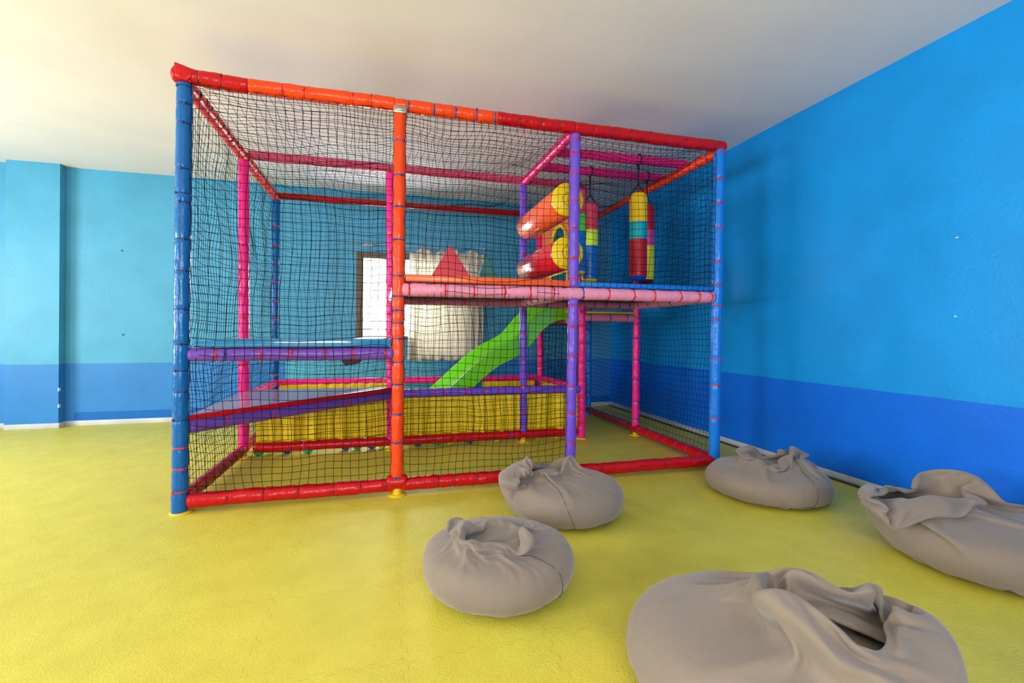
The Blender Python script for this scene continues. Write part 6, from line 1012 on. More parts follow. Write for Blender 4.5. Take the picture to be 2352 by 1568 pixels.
-17,7,-5,5,1,8,-23,34,-10,-23,10,6,2,-10,8,2,6,-6,-14,-2,12,-3,15,-1,-28,17,-9,6,10,2,-17,14,8,-13,5,-11,-7,21,-1,-14,-10,1,25,9,-17,-7,-11,13,-1,8,-2,6,1,-1,-12,9,-17,-4,22,-8,
0,5,-4,12,2,-13,-5,-9,10,0,5,2,-2,14,-20,-5,14,9,-10,-5,-18,19,17,-5,-20,7,-8,11,11,1,-21,3,9,-17,25,-16,-15,18,2,4,-1,-9,-1,33,-29,-13,18,-2,11,-16,0,4,2,8,-19,7,-8,7,10,15,
-30,-6,7,12,8,-10,-18,9,5,10,7,-19,1,5,-10,-3,2,13,12,-17,1,-3,-22,31,1,4,-12,-4,8,-13,-3,24,-27,9,9,-3,11,-21,13,-6,16,-11,15,-23,1,0,-2,4,-7,17,7,-7,-3,-1,-15,25,-23,-12,25,12,
-33,18,7,-16,15,14,-27,1,1,2,27,-29,-2,3,6,6,-6,-14,10,27,-38,13,1,3,-1,-8,3,2,-1,9,-20,15,-7,3,-1,17,-18,2,-7,11,-2,4,-9,5,-17,12,18,-4,-5,-23,9,14,7,-7,-5,0,2,-4,-12,24,
-11,4,-3,5,-12,-15,24,4,-5,-10,15,1,16,-48,26,-1,-6,5,13,-13,0,7,0,-3,-21,16,0,-1,11,-3,5,-16,16,-24,-5,19,4,-8,4,-3,2,12,-13,-7,15,15,-14,-14,24,-23,2,-4,15,-12,-2,22,-23,12,-3,3,
-17,7,-1,13,1,2,-18,21,-19,7,-16,22,5,-10,1,-4,-15,20,12,-25,2,2,9,4,-5,-21,30,7,-18,1,-5,0,10,-5,-7,20,-13,-6,-4,4,-3,4,12,-4,2,-12,21,-13,-6,10,-8,1,-6,3,-3,-6,7,13,1,2,
-2,-4,-13,-9,8,13,12,-24,21,-3,-19,-8,23,-5,14,-12,0,-10,-8,20,21,-21,-7,2,17,-33,15,4,-3,15,-24,2,15,-4,-3,-7,-4,11,2,-7,4,12,-12,8,-13,19,-22,-8,25,-2,1,-11,-20,26,14,-10,-12,-2,4,5,
-3,7,9,-9,-8,-4,5,-3,4,-1,-1,10,-2,-9,-5,9,4,4,3,-9,6,-13,3,-1,12,-18,14,-12,8,5,-8,-12,1,22,-5,-13,16,0,-1,-5,-9,-3,13,-9,13,0,0,-18,8,21,-8,-10,-1,-21,14,34,-16,-17,3,-1,
31,-42,10,7,4,15,-34,16,7,-11,-1,-5,18,-15,5,-1,-1,0,1,6,-7,17,-6,-24,10,6,7,-6,-14,20,-11,8,14,-27,5,11,-7,1,5,-11,3,-8,13,-12,4,11,-5,0,17,-28,0,12,8,-1,-14,9,5,-19,9,4,
7,-23,7,9,0,-4,3,1,-14,16,3,-17,-4,14,7,-1,-1,-10,4,-4,-13,15,17,-13,-2,8,-11,4,-11,-6,29,1,-21,-1,4,2,18,-28,12,10,-2,-1,-14,7,-8,4,4,7,2,-12,0,-2,0,7,-5,2,-4,13,-3,-13,
7,-7,12,-5,1,4,-4,-8,27,-13,-10,5,1,-4,6,-10,-1,2,-5,15,-1,4,-1,-8,8,-16,1,13,1,-8,-11,20,11,-35,10,3,20,-24,3,1,8,-2,-1,7,-9,4,-1,-1,-5,-11,11,13,0,-11,10,-6,-12,-10,30,7,
-15,-2,-5,-4,4,7,12,-21,-3,8,2,5,0,-13,23,-11,-7,5,-8,4,-2,3,12,-7,-10,13,-6,-3,-2,7,-10,11,-12,16,-7,-13,15,-12,16,-14,16,-2,-10,-4,11,6,-11,-8,12,-4,4,-10,4,-8,10,10,4,-8,-4,5,
-20,7,12,3,-13,-6,7,12,3,-28,13,7,19,-27,2,-10,13,0,2,-3,0,5,-9,9,10,-17,-10,6,14,-2,1,-4,4,-17,-5,30,-13,0,-8,7,10,-4,-7,-21,28,-4,2,1,-4,-1,5,-14,10,-3,0,7,-3,6,-6,-11,
0,19,-4,-8,-3,14,-18,16,-9,-2,6,-6,1,-4,21,-21,4,12,-8,-1,-7,11,-8,-8,14,-11,20,-14,-3,1,18,0,-9,-11,2,15,-27,11,20,-12,-10,6,10,-15,14,-9,3,5,-3,-1,1,-12,4,3,1,-2,3,1,1,0,
-8,24,-22,-11,15,-4,11,0,-5,0,-16,8,6,6,5,-9,-3,8,-16,-5,36,-23,5,-13,4,1,11,-14,11,0,4,-6,-2,-1,-3,-4,2,11,1,-2,-9,16,-26,19,5,-12,-5,20,-15,0,-9,23,-4,-23,17,-4,9,-1,-18,6,
14,-12,11,-15,10,-7,35,-36,9,-10,-3,20,-7,-18,23,-2,-2,10,-9,-18,16,-1,5,-7,-8,11,-2,5,0,-5,0,1,-6,6,3,-7,-6,16,-10,0,-3,1,10,-10,7,1,-6,0,4,16,-12,-7,3,-5,-7,16,7,-11,0,-1,
-16,22,-12,11,3,-2,-5,-8,8,-5,-6,11,16,-31,13,7,-2,1,-4,-16,20,1,-10,-1,21,-22,-8,21,0,-7,-16,16,6,5,-21,4,1,10,-2,0,-12,7,20,-34,15,2,7,-12,-7,17,-13,7,17,-10,-9,3,-11,13,-1,-11,
3,17,-18,10,6,-1,-12,7,-5,4,-4,2,-1,-2,1,4,-16,17,-7,7,-1,-6,15,-12,0,3,-5,6,-2,-8,9,-4,6,-3,3,4,-7,-1,1,-4,-1,3,1,-4,9,-2,-12,19,-14,9,-6,-5,1,7,0,4,-2,-10,14,-4,
-5,-10,15,-7,-3,7,6,-9,-2,0,10,-7,0,1,1,0,-1,-5,8,-3,-2,1,6,-14,10,4,-6,0,6,-6,-1,10,-18,18,-18,11,-6,18,-22,15,-7,-2,-1,9,-3,-6,2,3,-4,3,-1,3,-2,3,-3,3,-9,3,10,-9,
6,-3,4,-6,5,-2,3,-4,1,1,0,-5,8,-8,3,3,-3,-1,0,-4,2,1,-3,2,-8,14,1,0,0,-1,0,0,-1,-1,-2,1,-1,0,-2,-5,3,-1,1,0,-2,3,3,-7,8,-1,3,-3,5,-3,-4,5,2,-9,3,4,
0,-9,10,-3,2,-1,-10,15,-13,4,-5,11,-8,9,-6,9,-4,0,-3,2,-3,0,-1,-1,-1,1,-1,1,1,-2,-3,5,2,-4,-2,3,19,-13,2,1,-2,0,-1,0,-1,1,0,-1,-3,4,-5,2,0,-1,0,-1,-1,-1,-2,-4,
4,12,5,-2,-2,-1,-2,0,-2,-2,-1,-1,-1,-1,-2,-1,0,0,-1,0,0,0,-1,2,-1,13,1,-2,0,-1,-1,0,-2,0,-1,0,1,-1,-1,2,-1,0,-1,3,-6,0,-3,3,-2,16,1,-2,-1,-1,-2,-3,-1,-1,-3,0,
-1,-3,1,1,-1,2,-1,1,-1,-1,-1,2,28,-11,-2,-1,-1,-2,0,-2,0,-1,1,-6,8,-9,6,-2,-1,0,1,-2,0,-3,0,-5,2,21,-2,0,-3,-2,-2,-3,-2,3,0,-7,1,-1,-1,0,-2,-1,1,-1,0,-1,0,1,
-5,26,-5,0,0,-3,-2,0,-1,-1,-1,0,0,-1,1,0,0,0,-1,3,-7,2,-4,1,0,22,-3,-2,-3,-2,-1,-1,-2,-3,-2,-1,-1,-3,1,1,-1,-1,1,1,-1,0,-2,0,37,-15,-2,-1,-3,-1,0,-6,6,-5,-1,6,
-15,19,-15,7,0,-5,11,-9,1,-1,-2,-2,-4,23,-2,-6,-1,-5,11,-23,20,-11,12,-22,14,-2,-3,2,-2,-2,0,-1,0,0,-2,0,-2,24,-2,-2,-3,-2,0,-2,0,-1,-1,-1,-2,3,-1,1,0,0,2,-8,10,-8,2,-6,
4,18,-8,3,-5,5,-9,-2,-2,3,9,-20,18,-18,13,-4,-2,-1,0,-2,1,-1,0,-2,34,-12,-3,-2,-1,-4,8,-14,5,3,-2,-6,13,-19,15,-7,2,3,-7,8,-4,2,-6,4,-9,21,-9,4,-6,6,4,-19,16,-10,-1,7,
-18,20,-11,1,-1,4,-3,-1,1,-1,-1,-1,-1,18,-2,-3,-2,-2,2,2,-7,1,2,-1,2,-7,6,-1,-1,-1,9,-14,12,-8,0,3,-10,26,-9,-9,10,-11,10,-6,6,2,-11,-16,24,-20,11,-1,1,-2,7,-5,-7,6,-3,-1,
26,-10,-1,-3,-2,12,-15,-6,9,4,-10,4,-3,8,-14,11,0,-1,1,-3,3,-1,3,-7,-2,6,9,-6,9,-19,19,-1,-10,-6,-2,0,3,-12,27,-17,-3,7,-9,8,0,-1,-1,-1,0,12,-3,-1,-1,0,-5,17,-20,5,0,4,
-2,2,-8,5,-3,6,-6,8,-9,2,7,-13,9,-4,19,-13,5,0,-5,4,-4,-3,2,-15,5,9,-14,8,1,-2,7,2,-16,9,1,-2,16,-1,-11,3,7,1,-21,18,-4,7,-18,-8,20,-7,-5,12,0,6,-9,1,-2,-3,4,6,
-15,8,20,-13,-3,2,1,1,-1,-6,-17,9,-6,-4,18,-9,9,6,-22,19,-8,3,-2,-1,1,7,0,-2,-3,2,7,-1,-17,12,-5,-3,12,-3,-5,5,-3,-4,19,-18,-3,2,8,-14,21,-17,23,-1,-6,-10,-8,17,-4,-3,-4,-2,
0,1,-4,0,2,-4,7,2,-7,-1,5,-10,26,-16,6,5,-4,1,0,-1,7,-7,-15,-1,8,-1,3,2,3,3,9,-15,3,-1,2,-10,-5,26,8,-12,-12,4,5,-4,0,0,-12,-8,6,-7,4,4,4,4,5,-4,-10,11,3,-11,
3,11,-3,-10,9,6,3,-21,-2,11,0,4,8,-22,10,1,-5,12,10,-21,-8,13,-8,9,6,-6,17,-12,-8,-1,5,-1,-5,-3,6,2,-13,9,2,-5,-1,-6,9,2,-4,-9,1,-1,21,0,-3,2,-7,3,1,11,-8,-5,-8,-4,
3,2,2,0,-3,6,14,-8,5,-3,-2,-5,-11,30,-3,-7,-5,-11,14,1,-8,2,-9,-5,-2,-1,0,1,1,-3,10,4,6,-5,-3,8,-6,2,-8,9,7,3,-16,-5,11,-2,1,8,-6,-10,-4,7,11,8,1,-31,13,8,-5,8,
-5,-2,17,-20,5,-4,3,9,-21,-9,12,15,-8,-12,12,2,-5,-6,4,3,1,-14,2,1,20,-9,10,-3,-9,7,-2,-4,-2,6,5,-6,-11,1,7,-5,-4,7,10,5,0,-1,0,-7,-1,13,-3,-7,-11,13,0,3,-14,-1,-7,-2,
12,-17,6,8,-9,-1,0,7,-3,12,-7,4,8,-12,17,-4,2,-14,-2,13,-2,-8,7,-4,-13,12,-5,7,10,5,-15,-10,21,0,-6,-4,3,-8,10,0,2,-9,3,-7,8,-17,-5,18,6,-12,4,3,-3,3,-2,-9,18,-19,-6,3,
25,-5,3,5,-19,8,15,-18,1,-4,8,1,-13,2,17,3,-3,-6,-13,0,1,2,1,1,9,-2,4,2,-8,-14,-5,1,13,14,-14,-6,10,-2,0,-7,-9,21,-12,-6,9,-3,10,-5,15,-4,4,-11,6,0,-1,-2,-6,0,-2,-2,
0,21,0,-7,-16,-7,1,0,6,-8,30,0,-1,-5,7,-17,-13,5,10,5,6,-8,-7,-5,-1,-1,-1,3,-8,-1,15,9,-9,6,-9,18,7,-2,-4,-14,0,13,-2,1,-17,-3,-1,-2,4,4,-12,14,-4,-9,2,13,4,5,0,1,
-15,14,3,-5,-11,9,-17,-3,4,3,17,16,-40,-11,11,4,2,2,-5,12,16,1,2,-10,4,-36,-6,19,12,17,-9,-7,-8,2,-7,-4,26,-12,-9,-5,3,-4,26,-4,-12,9,-14,15,-3,1,-2,-5,-11,0,13,23,6,-11,-2,-32,
-5,2,1,22,0,-2,15,3,-9,1,-20,-19,5,0,22,15,-8,2,-10,-1,-1,5,11,-11,-4,4,-9,9,-3,13,0,-29,5,10,2,0,7,-17,14,5,-15,18,4,8,-2,-16,-19,-6,3,16,14,-15,13,4,10,-46,2,-3,2,17,
0,2,15,-23,8,-4,5,-1,21,4,-30,-14,22,-7,18,3,-16,-28,11,16,5,-3,14,-12,-4,-16,10,10,17,2,4,-5,-43,5,15,-1,-5,11,-7,25,10,-47,-5,2,-7,21,20,1,-8,-22,-5,21,0,-7,6,28,-19,-16,-3,19,
-4,-9,-7,-16,30,-5,-1,14,-4,-12,0,-15,28,9,-3,5,2,-32,-12,8,10,-1,-8,23,-2,3,0,7,-20,-8,1,-11,-5,17,34,-29,1,-2,0,1,3,20,-7,-10,-9,0,19,-15,-12,6,-6,21,-7,-2,-3,6,-6,25,1,-18,
-3,-1,-10,8,-8,0,4,5,6,3,-8,0,-1,-8,13,0,4,12,-21,-7,-10,24,1,-2,-10,2,33,-20,-1,-19,0,9,20,-13,-14,-13,9,10,13,-21,9,18,-15,-17,24,-2,-1,7,-11,-1,5,-13,-3,1,21,-9,11,-2,1,-12,
4,-6,-5,1,-8,-3,9,3,4,9,6,-11,-11,18,1,-13,-9,8,7,-4,-3,5,-3,9,-12,0,9,-1,1,13,-9,-3,-2,-2,2,-6,-11,-3,6,7,19,-7,-3,8,1,-15,-3,-9,5,7,-8,0,-3,7,-5,7,-4,6,-5,-2,
4,10,-7,-8,4,3,4,-1,8,-2,-9,15,1,-11,5,-3,2,-2,2,5,-7,-12,-10,5,0,-2,21,4,-3,5,-8,7,-15,-5,-5,1,10,-9,-3,6,-2,-10,15,-4,-10,14,2,0,4],
],
    3: [
[-146,156,1,10,-5,-3,6,-15,14,-2,1,4,-7,1,2,1,-1,-2,0,0,0,1,0,6,-3,-14,3,-1,0,-6,2,-8,5,0,-2,1,-6,0,4,3,-14,9,5,1,-7,-8,6,8,-10,-17,17,-3,0,-7,10,-7,-2,4,-4,6,
-7,4,-1,4,-4,-3,19,-20,3,-4,1,0,8,8,3,2,-1,-2,-2,-5,17,-11,7,0,3,-1,-4,0,2,5,3,-4,1,-5,7,3,-13,11,11,-6,0,-4,8,-5,-10,13,1,-1,-3,2,2,-2,-2,4,-4,0,4,-5,1,4,
-2,-2,-10,4,-4,-2,4,-8,-3,2,3,-4,3,-3,-6,5,-5,-2,10,8,-22,1,4,0,-2,-7,8,-5,6,-7,-3,4,-1,2,-1,-2,3,-1,0,1,-2,2,-2,-1,-3,-1,3,4,1,7,-1,7,0,0,-7,9,-7,7,1,3,
-6,7,-5,-3,8,4,-1,2,-3,-1,0,2,3,7,-5,0,0,3,-6,4,1,2,0,0,-4,4,-3,5,-4,0,1,3,1,-2,-2,-1,1,-5,-10,7,-2,-2,6,-18,7,-1,4,-3,-7,7,-7,3,-2,-3,-2,8,1,-9,-3,3,
-5,-1,7,-6,-2,1,-2,2,0,1,-1,2,-4,3,2,-4,-4,4,-1,0,3,0,2,-6,7,3,5,1,1,0,-9,12,-3,2,6,1,-14,16,-6,-2,4,6,0,6,-15,8,7,-4,-4,9,-2,-2,4,-3,-1,5,2,-3,2,-8,
6,6,-7,2,-3,6,-5,5,-2,0,-2,0,-2,2,-12,2,-3,4,5,-24,8,7,-1,-4,-6,5,-2,-3,2,-5,3,-6,9,3,-11,-3,0,-1,1,-3,-1,-1,2,3,-3,2,-3,0,6,-2,-1,-8,4,5,-2,0,1,-3,0,2,
2,4,5,3,2,0,-11,9,-2,6,5,-4,-6,1,6,4,-1,7,-3,-1,-5,5,4,-1,-2,6,2,-2,-2,1,-1,7,-3,1,-2,-2,6,-2,-5,3,3,2,-8,2,3,1,-2,-1,-3,-1,-2,0,-5,3,-7,-8,11,-2,-3,-1,
-1,-4,6,-10,0,-2,9,-1,-8,5,-7,5,-5,-1,-1,-7,3,0,5,1,-7,2,2,1,3,-4,-6,2,2,5,-2,0,-4,2,-2,4,2,-1,7,8,0,-2,-11,12,-5,3,6,1,-1,-13,17,-2,3,5,-5,4,-11,12,3,-6,
2,6,-4,2,-2,1,7,-3,-3,1,1,7,-9,-9,15,-2,-1,1,-6,4,1,-4,2,4,-8,1,-2,-4,2,2,-17,7,3,-7,5,1,-12,10,-8,-3,2,-6,15,-13,2,-6,2,9,-8,-3,-5,1,-2,0,4,-3,-1,4,-1,2,
-4,1,-2,4,-1,0,2,-1,-4,3,6,-2,-2,3,1,9,1,2,-11,-2,7,10,4,-10,4,-8,14,-2,3,7,-10,5,-12,9,11,-5,-5,8,-5,7,0,3,-7,3,-1,4,-2,1,-3,-11,17,-5,2,3,-4,-4,5,-5,-1,5,
-1,-5,0,-3,-1,8,-23,5,4,-1,0,-5,3,0,-4,-3,-3,0,1,6,-7,-2,3,-1,-3,-2,0,-8,-2,4,0,2,4,-5,-1,3,-3,1,3,-4,0,9,-9,4,-1,3,-1,-1,2,3,-1,11,-1,2,-10,10,-11,5,16,-8,
2,-13,17,2,5,-2,4,-15,3,1,6,8,-13,15,-7,8,-4,-2,0,4,-1,6,-10,7,0,-12,2,6,6,-3,-1,3,-8,0,0,4,1,-1,-8,-3,-1,5,-13,3,3,-5,0,2,-10,13,-15,4,0,-6,4,-2,-5,8,-5,11,
-19,9,-9,-1,-1,2,-4,11,0,-14,3,3,3,-4,9,1,-10,-1,6,1,-4,2,-2,4,0,3,3,6,1,4,-13,11,0,-6,6,-5,16,-16,14,-6,12,-5,5,-8,1,6,-2,-4,12,-4,1,4,-4,0,2,4,-3,2,-5,8,
-1,-16,5,10,0,-1,0,2,-7,-1,1,3,-3,6,-7,-7,1,-2,-16,20,-6,1,-5,0,-13,14,-17,6,8,-5,-2,-3,-8,12,-9,13,-11,-2,-3,1,1,-4,1,7,-11,-2,5,0,-1,0,7,3,-10,-1,10,-6,1,-4,3,2,
-1,4,7,9,-6,1,-4,4,-4,3,8,-17,20,-12,18,-5,4,-1,-7,3,8,-2,2,-6,4,-5,14,0,-2,-6,-2,11,-5,0,1,4,0,-7,-5,10,-4,3,1,-1,1,-3,-3,3,-5,4,0,-3,0,-5,-24,24,-9,14,-9,-4,
-12,10,-12,4,-1,8,-6,-5,-3,13,-11,2,-2,-8,2,7,-2,-1,-7,3,-3,3,-2,0,2,-6,7,4,-3,0,-2,6,-8,2,7,-6,0,4,2,15,-3,-2,-6,5,-3,5,11,-15,4,-8,20,-2,6,5,-8,-13,18,-5,5,-5,
0,5,5,-1,1,-5,-15,20,-3,4,0,-2,3,1,-16,10,-1,4,-1,1,2,-4,-5,2,2,-6,2,-3,8,-5,-23,13,-9,14,-3,-7,3,-1,-15,7,-6,8,-9,2,-3,12,-5,-12,3,-5,8,0,-1,-2,-5,4,-3,-2,-1,4,
-2,-3,4,3,1,3,-5,2,-2,1,2,-2,2,-1,1,16,1,-12,4,3,-2,6,7,1,-9,-15,22,1,9,-5,9,-21,12,-3,9,-6,9,-2,-3,-2,8,-5,-13,20,-1,1,-3,2,-2,1,-13,12,2,-1,1,-3,2,-2,-2,-1,
5,-11,4,-8,7,6,-19,3,-10,11,1,-7,4,9,-25,2,6,2,-12,3,0,2,-3,-3,-4,7,1,-2,1,-4,-5,7,-7,-4,6,0,-1,-1,2,4,-3,5,0,-4,2,-4,1,3,3,4,-8,9,15,-19,6,-2,6,9,-11,13,
-7,-8,14,-2,13,-10,5,-10,11,-12,15,3,-9,4,0,4,0,-6,1,11,-4,-1,1,4,-9,3,-7,10,0,1,-3,1,-3,3,-2,-2,3,-6,0,-9,5,-2,3,-7,-8,9,2,-10,2,3,-13,0,3,5,-13,5,-4,2,-4,9,
-17,16,-7,3,-5,-4,7,-8,-5,10,-4,-2,0,4,-2,3,-2,6,-3,0,0,-2,3,1,-1,3,-1,5,12,-9,3,-6,4,7,-3,8,-9,0,12,-1,8,-4,-1,-5,5,-6,10,-4,2,5,-1,-1,1,0,4,-1,-1,4,0,-2,
-4,1,8,-6,2,1,-3,-2,5,-4,0,-1,-2,-2,-6,6,-1,-3,-14,14,-5,0,4,-10,1,-5,-7,2,6,-1,-10,2,-5,4,0,-4,2,-1,4,-2,-8,6,1,-11,5,3,-3,-3,1,1,1,2,3,-2,-2,1,1,2,-1,3,
-3,8,-8,9,8,-8,5,-7,6,12,-8,-2,-1,2,12,2,1,-4,5,-9,5,-2,9,1,-4,0,-2,7,0,-1,3,-2,4,2,-8,5,-6,11,-2,-5,2,2,-3,-1,-1,-1,0,-5,0,11,-11,-2,1,-4,0,-5,9,-8,0,-5,
0,-2,-7,2,0,0,-5,-2,-2,5,-4,-1,-6,9,-1,-2,-6,2,4,-5,0,2,-4,0,-1,2,-1,4,5,-5,-2,0,2,2,3,2,-2,-3,6,-3,6,5,-3,-1,1,4,1,6,-1,-6,12,-3,6,5,-6,-4,2,5,5,-2,
-12,9,1,4,-1,3,1,2,1,-2,1,0,-2,3,-3,1,-1,1,-3,2,-1,-1,-3,0,-11,18,-7,-5,-2,-1,-2,1,-1,-6,-1,3,-4,1,-4,0,-2,-3,-3,-2,-4,0,-1,-3,-1,10,-3,-4,-1,3,-1,-2,-2,1,-1,1,
-2,0,0,0,0,2,0,1,0,2,1,-1,8,-8,6,-8,6,6,-2,1,4,2,3,4,0,-1,6,-1,4,3,-2,1,1,2,4,-1,-16,14,2,3,1,1,1,0,0,0,0,-1,0,-1,-1,-1,0,0,0,0,-1,-2,0,1,
-3,6,-16,-2,2,0,0,-1,-2,1,1,-1,0,-1,0,-2,-10,1,0,-2,-3,-1,-5,-2,-3,9,-3,-1,-2,0,0,-1,0,0,-1,0,-1,1,-1,0,-1,1,-1,1,0,2,1,2,2,0,2,3,2,0,2,-1,3,2,3,1,
1,3,1,2,1,2,1,1,2,1,1,2,-5,9,1,3,0,-1,-1,1,-1,0,0,-1,0,-2,0,-1,0,-1,1,-6,4,2,0,2,0,-27,8,-2,-3,5,1,-1,-1,2,2,-1,2,1,-2,1,1,-11,-15,11,-1,2,-7,-5,
-1,0,-2,0,-1,0,1,-1,2,-1,0,0,0,-1,-1,1,-2,1,-1,1,-1,1,-2,1,3,11,2,2,1,-1,0,-1,0,1,2,2,2,3,-1,2,-1,3,3,2,1,0,1,0,13,2,0,0,-1,0,-13,2,8,0,-1,-1,
0,-2,0,-1,-2,-1,-8,7,-1,5,-5,6,1,-25,8,-20,11,4,16,-18,-2,9,3,1,-1,1,1,0,3,1,2,-13,-7,-13,-2,1,-1,-2,-1,-1,1,1,1,1,2,1,1,-1,-2,0,-1,0,-2,0,0,0,-1,3,-1,-4,
-1,20,7,-1,-4,2,-3,-2,-1,5,-1,-2,8,-1,0,1,-4,8,0,-2,4,1,0,0,28,-8,0,-1,-3,-15,9,-9,14,-1,0,-1,-1,-1,-2,-4,-2,-3,4,-10,9,-2,7,5,-9,-7,-3,-9,4,3,4,13,-14,-13,2,0,
6,6,3,2,3,1,1,-3,-9,-16,-3,-1,1,-10,0,2,1,2,1,0,3,5,2,-2,-2,-5,1,-1,-1,-1,0,3,-1,1,-2,-3,2,20,8,-7,-4,-1,5,-8,8,-7,-1,6,-3,5,-1,3,3,-1,-4,7,-1,-2,2,1,
27,-4,0,-6,-15,7,-14,20,2,0,-2,1,-5,-3,-1,-1,-3,0,-4,3,-2,2,2,4,-3,-5,-3,1,5,-6,-11,17,1,-1,-8,-4,-12,-2,11,5,10,5,0,-6,0,-15,-4,-4,-1,-12,2,0,3,2,2,-1,3,5,3,-4,
5,-10,0,0,0,-2,1,0,3,6,-8,-1,-4,23,3,4,-13,6,-6,2,-2,-3,1,4,3,-4,8,-2,-3,10,-15,15,-5,-4,4,-1,31,-3,-6,-10,-3,-3,1,9,2,5,-6,-1,-5,-6,6,0,-1,-1,-8,-1,5,3,-3,1,
0,2,-11,0,8,-4,-11,9,8,-1,2,3,-7,-21,-4,3,12,12,5,-2,-7,-6,-9,2,-5,-12,4,-3,2,1,3,2,4,2,2,-2,-2,5,-8,0,-3,2,-2,4,-1,7,-2,-8,7,12,-2,9,-6,-7,-3,-7,8,2,2,4,
4,-4,1,-3,4,6,-7,3,-5,4,-4,2,30,-15,7,-4,-4,-5,-1,10,-2,-1,-1,-1,3,-5,-2,1,0,-6,2,-15,20,-4,-2,-1,6,-4,6,-10,3,-6,-9,-6,9,13,6,0,4,-25,5,-14,0,12,10,11,-12,-13,-2,2,
3,-14,-4,1,5,3,-1,0,1,4,-4,6,-5,4,-6,2,0,-3,2,-1,7,-2,-1,-7,26,-13,-2,2,8,-15,-6,12,-2,7,5,7,-6,-11,17,-7,3,-4,8,-13,9,-9,1,5,20,-1,1,-2,-8,-8,10,8,-10,-8,3,8,
2,-2,-10,-1,0,-1,5,-11,12,-6,4,-10,13,8,-4,3,-14,-5,-15,-1,1,7,20,4,0,-23,15,-6,-17,4,14,-6,8,-18,6,-2,12,-27,1,11,3,-6,-2,0,1,8,1,-7,0,9,-12,4,-1,-1,6,-6,12,-5,-3,-5,
29,-18,-10,1,1,8,-12,4,9,5,6,5,-10,11,-4,8,-5,-12,2,8,-4,-6,-2,6,23,-5,1,-4,-16,7,18,-17,1,-10,9,6,1,-11,-8,10,-5,6,-1,-1,-1,0,5,-9,-2,15,8,1,-13,-22,-7,2,4,-6,16,15,
0,-10,-4,7,-9,-6,4,-9,14,-12,-1,-2,10,-16,14,-8,-2,0,8,-11,5,4,2,3,-4,-8,15,-10,-4,1,4,-2,9,-6,1,6,-8,21,-24,2,-5,-2,0,-2,12,15,9,-10,8,3,6,-4,-2,-12,-2,7,-3,-1,-2,-5,
23,-16,-4,-6,3,-5,-3,3,-6,-6,-3,3,3,2,1,-1,19,12,6,0,2,-10,-18,14,-13,-21,1,5,1,2,11,17,0,-2,8,1,2,-8,-8,0,2,0,-2,-4,-3,2,13,-19,0,-6,0,-1,0,4,2,7,-17,1,-11,5,
6,1,17,12,2,-5,-1,4,-12,7,-10,-11,-2,-7,5,-2,11,16,10,-1,-5,-13,-3,7,7,3,-13,5,3,-5,2,5,-4,-14,-3,7,-7,1,1,-14,0,1,2,10,12,-11,3,-11,11,24,-5,-1,-3,-10,-2,7,-1,-21,2,19,
-31,7,35,-30,-6,25,29,-14,-1,-9,1,8,-7,-7,-6,6,1,-11,18,-18,7,-3,-11,22,-32,10,10,-3,-13,-10,-10,-2,25,34,-14,16,0,-21,-3,24,-18,11,-28,-7,13,1,-5,-14,12,30,14,5,2,-12,-10,-21,-7,15,8,-8,
1,1,2,-5,10,-7,-13,3,-18,-1,37,11,-1,-17,-20,-13,-9,3,5,6,7,23,0,0,5,-1,10,-22,-13,7,-2,6,-13,32,7,-3,-2,7,10,-11,-6,-27,-16,-4,-2,42,11,-9,-8,-14,23,-16,-8,-2,-10,26,31,-2,-7,-25,
-26,3,-11,5,12,-2,-12,1,27,13,-13,8,4,2,-27,5,16,-15,9,33,-20,16,-5,0,5,-21,18,-20,-34,-12,1,27,30,-10,-2,-7,5,2,-11,-3,-7,17,27,9,-5,-39,-26,-10,27,-4,-2,-8,-1,16,19,-13,10,1,3,5,
-14,-4,6,8,-6,-5,22,4,1,-6,7,19,-18,-43,-19,13,11,16,3,-3,-16,3,16,-3,15,-14,-11,8,-18,25,22,-2,-29,-38,6,10,-1,4,13,1,-8,9,6,8,-13,22,-17,-9,9,2,-3,20,-9,1,5,9,4,-28,-16,-10,
11,17,5,-3,-6,-15,1,9,6,5,7,5,-16,-6,-3,-8,15,12,9,-13,-38,8,12,-9,-4,4,31,-20,-1,6,0,16,-18,14,3,-22,-3,37,-2,2,-3,-18,16,-35,-12,18,30,3,-16,-22,2,-1,0,5,19,4,5,-6,-3,1,
-34,22,-25,3,23,7,-6,-18,5,9,-13,-10,17,21,-17,-8,9,23,-15,2,-12,2,20,5,-11,-6,4,1,-18,9,2,1,24,-20,12,-21,-14,-4,-1,5,26,8,-3,5,-2,-24,-18,8,-9,19,14,-6,-3,-6,-1,-1,1,-6,-8,12,
15,-4,-9,16,-3,-4,2,9,4,-11,6,1,-10,-11,2,8,-16,20,16,-2,1,-11,-26,-4,5,-4,24,17,-5,2,-15,-21,0,-3,0,21,16,-13,-1,2,2,-18,-2,3,8,-13,4,2,-2],
[-164,151,-2,11,6,-5,1,-2,2,-8,4,0,-1,8,-1,2,-3,5,6,-1,-2,1,-4,5,2,7,-3,1,-4,4,-1,-4,3,2,0,4,-9,4,-3,0,-1,1,-1,-3,12,-5,-4,-1,0,-1,-9,1,6,-3,-3,5,-5,3,0,-1,
7,-11,4,6,-15,-3,4,11,-12,-5,2,-3,1,-8,3,-1,2,3,-3,6,0,-4,0,0,-3,0,2,4,-7,0,8,1,0,-8,-3,9,-4,-5,12,1,0,0,3,3,-3,-2,2,-10,13,5,-4,0,-3,0,7,7,-3,1,2,0,
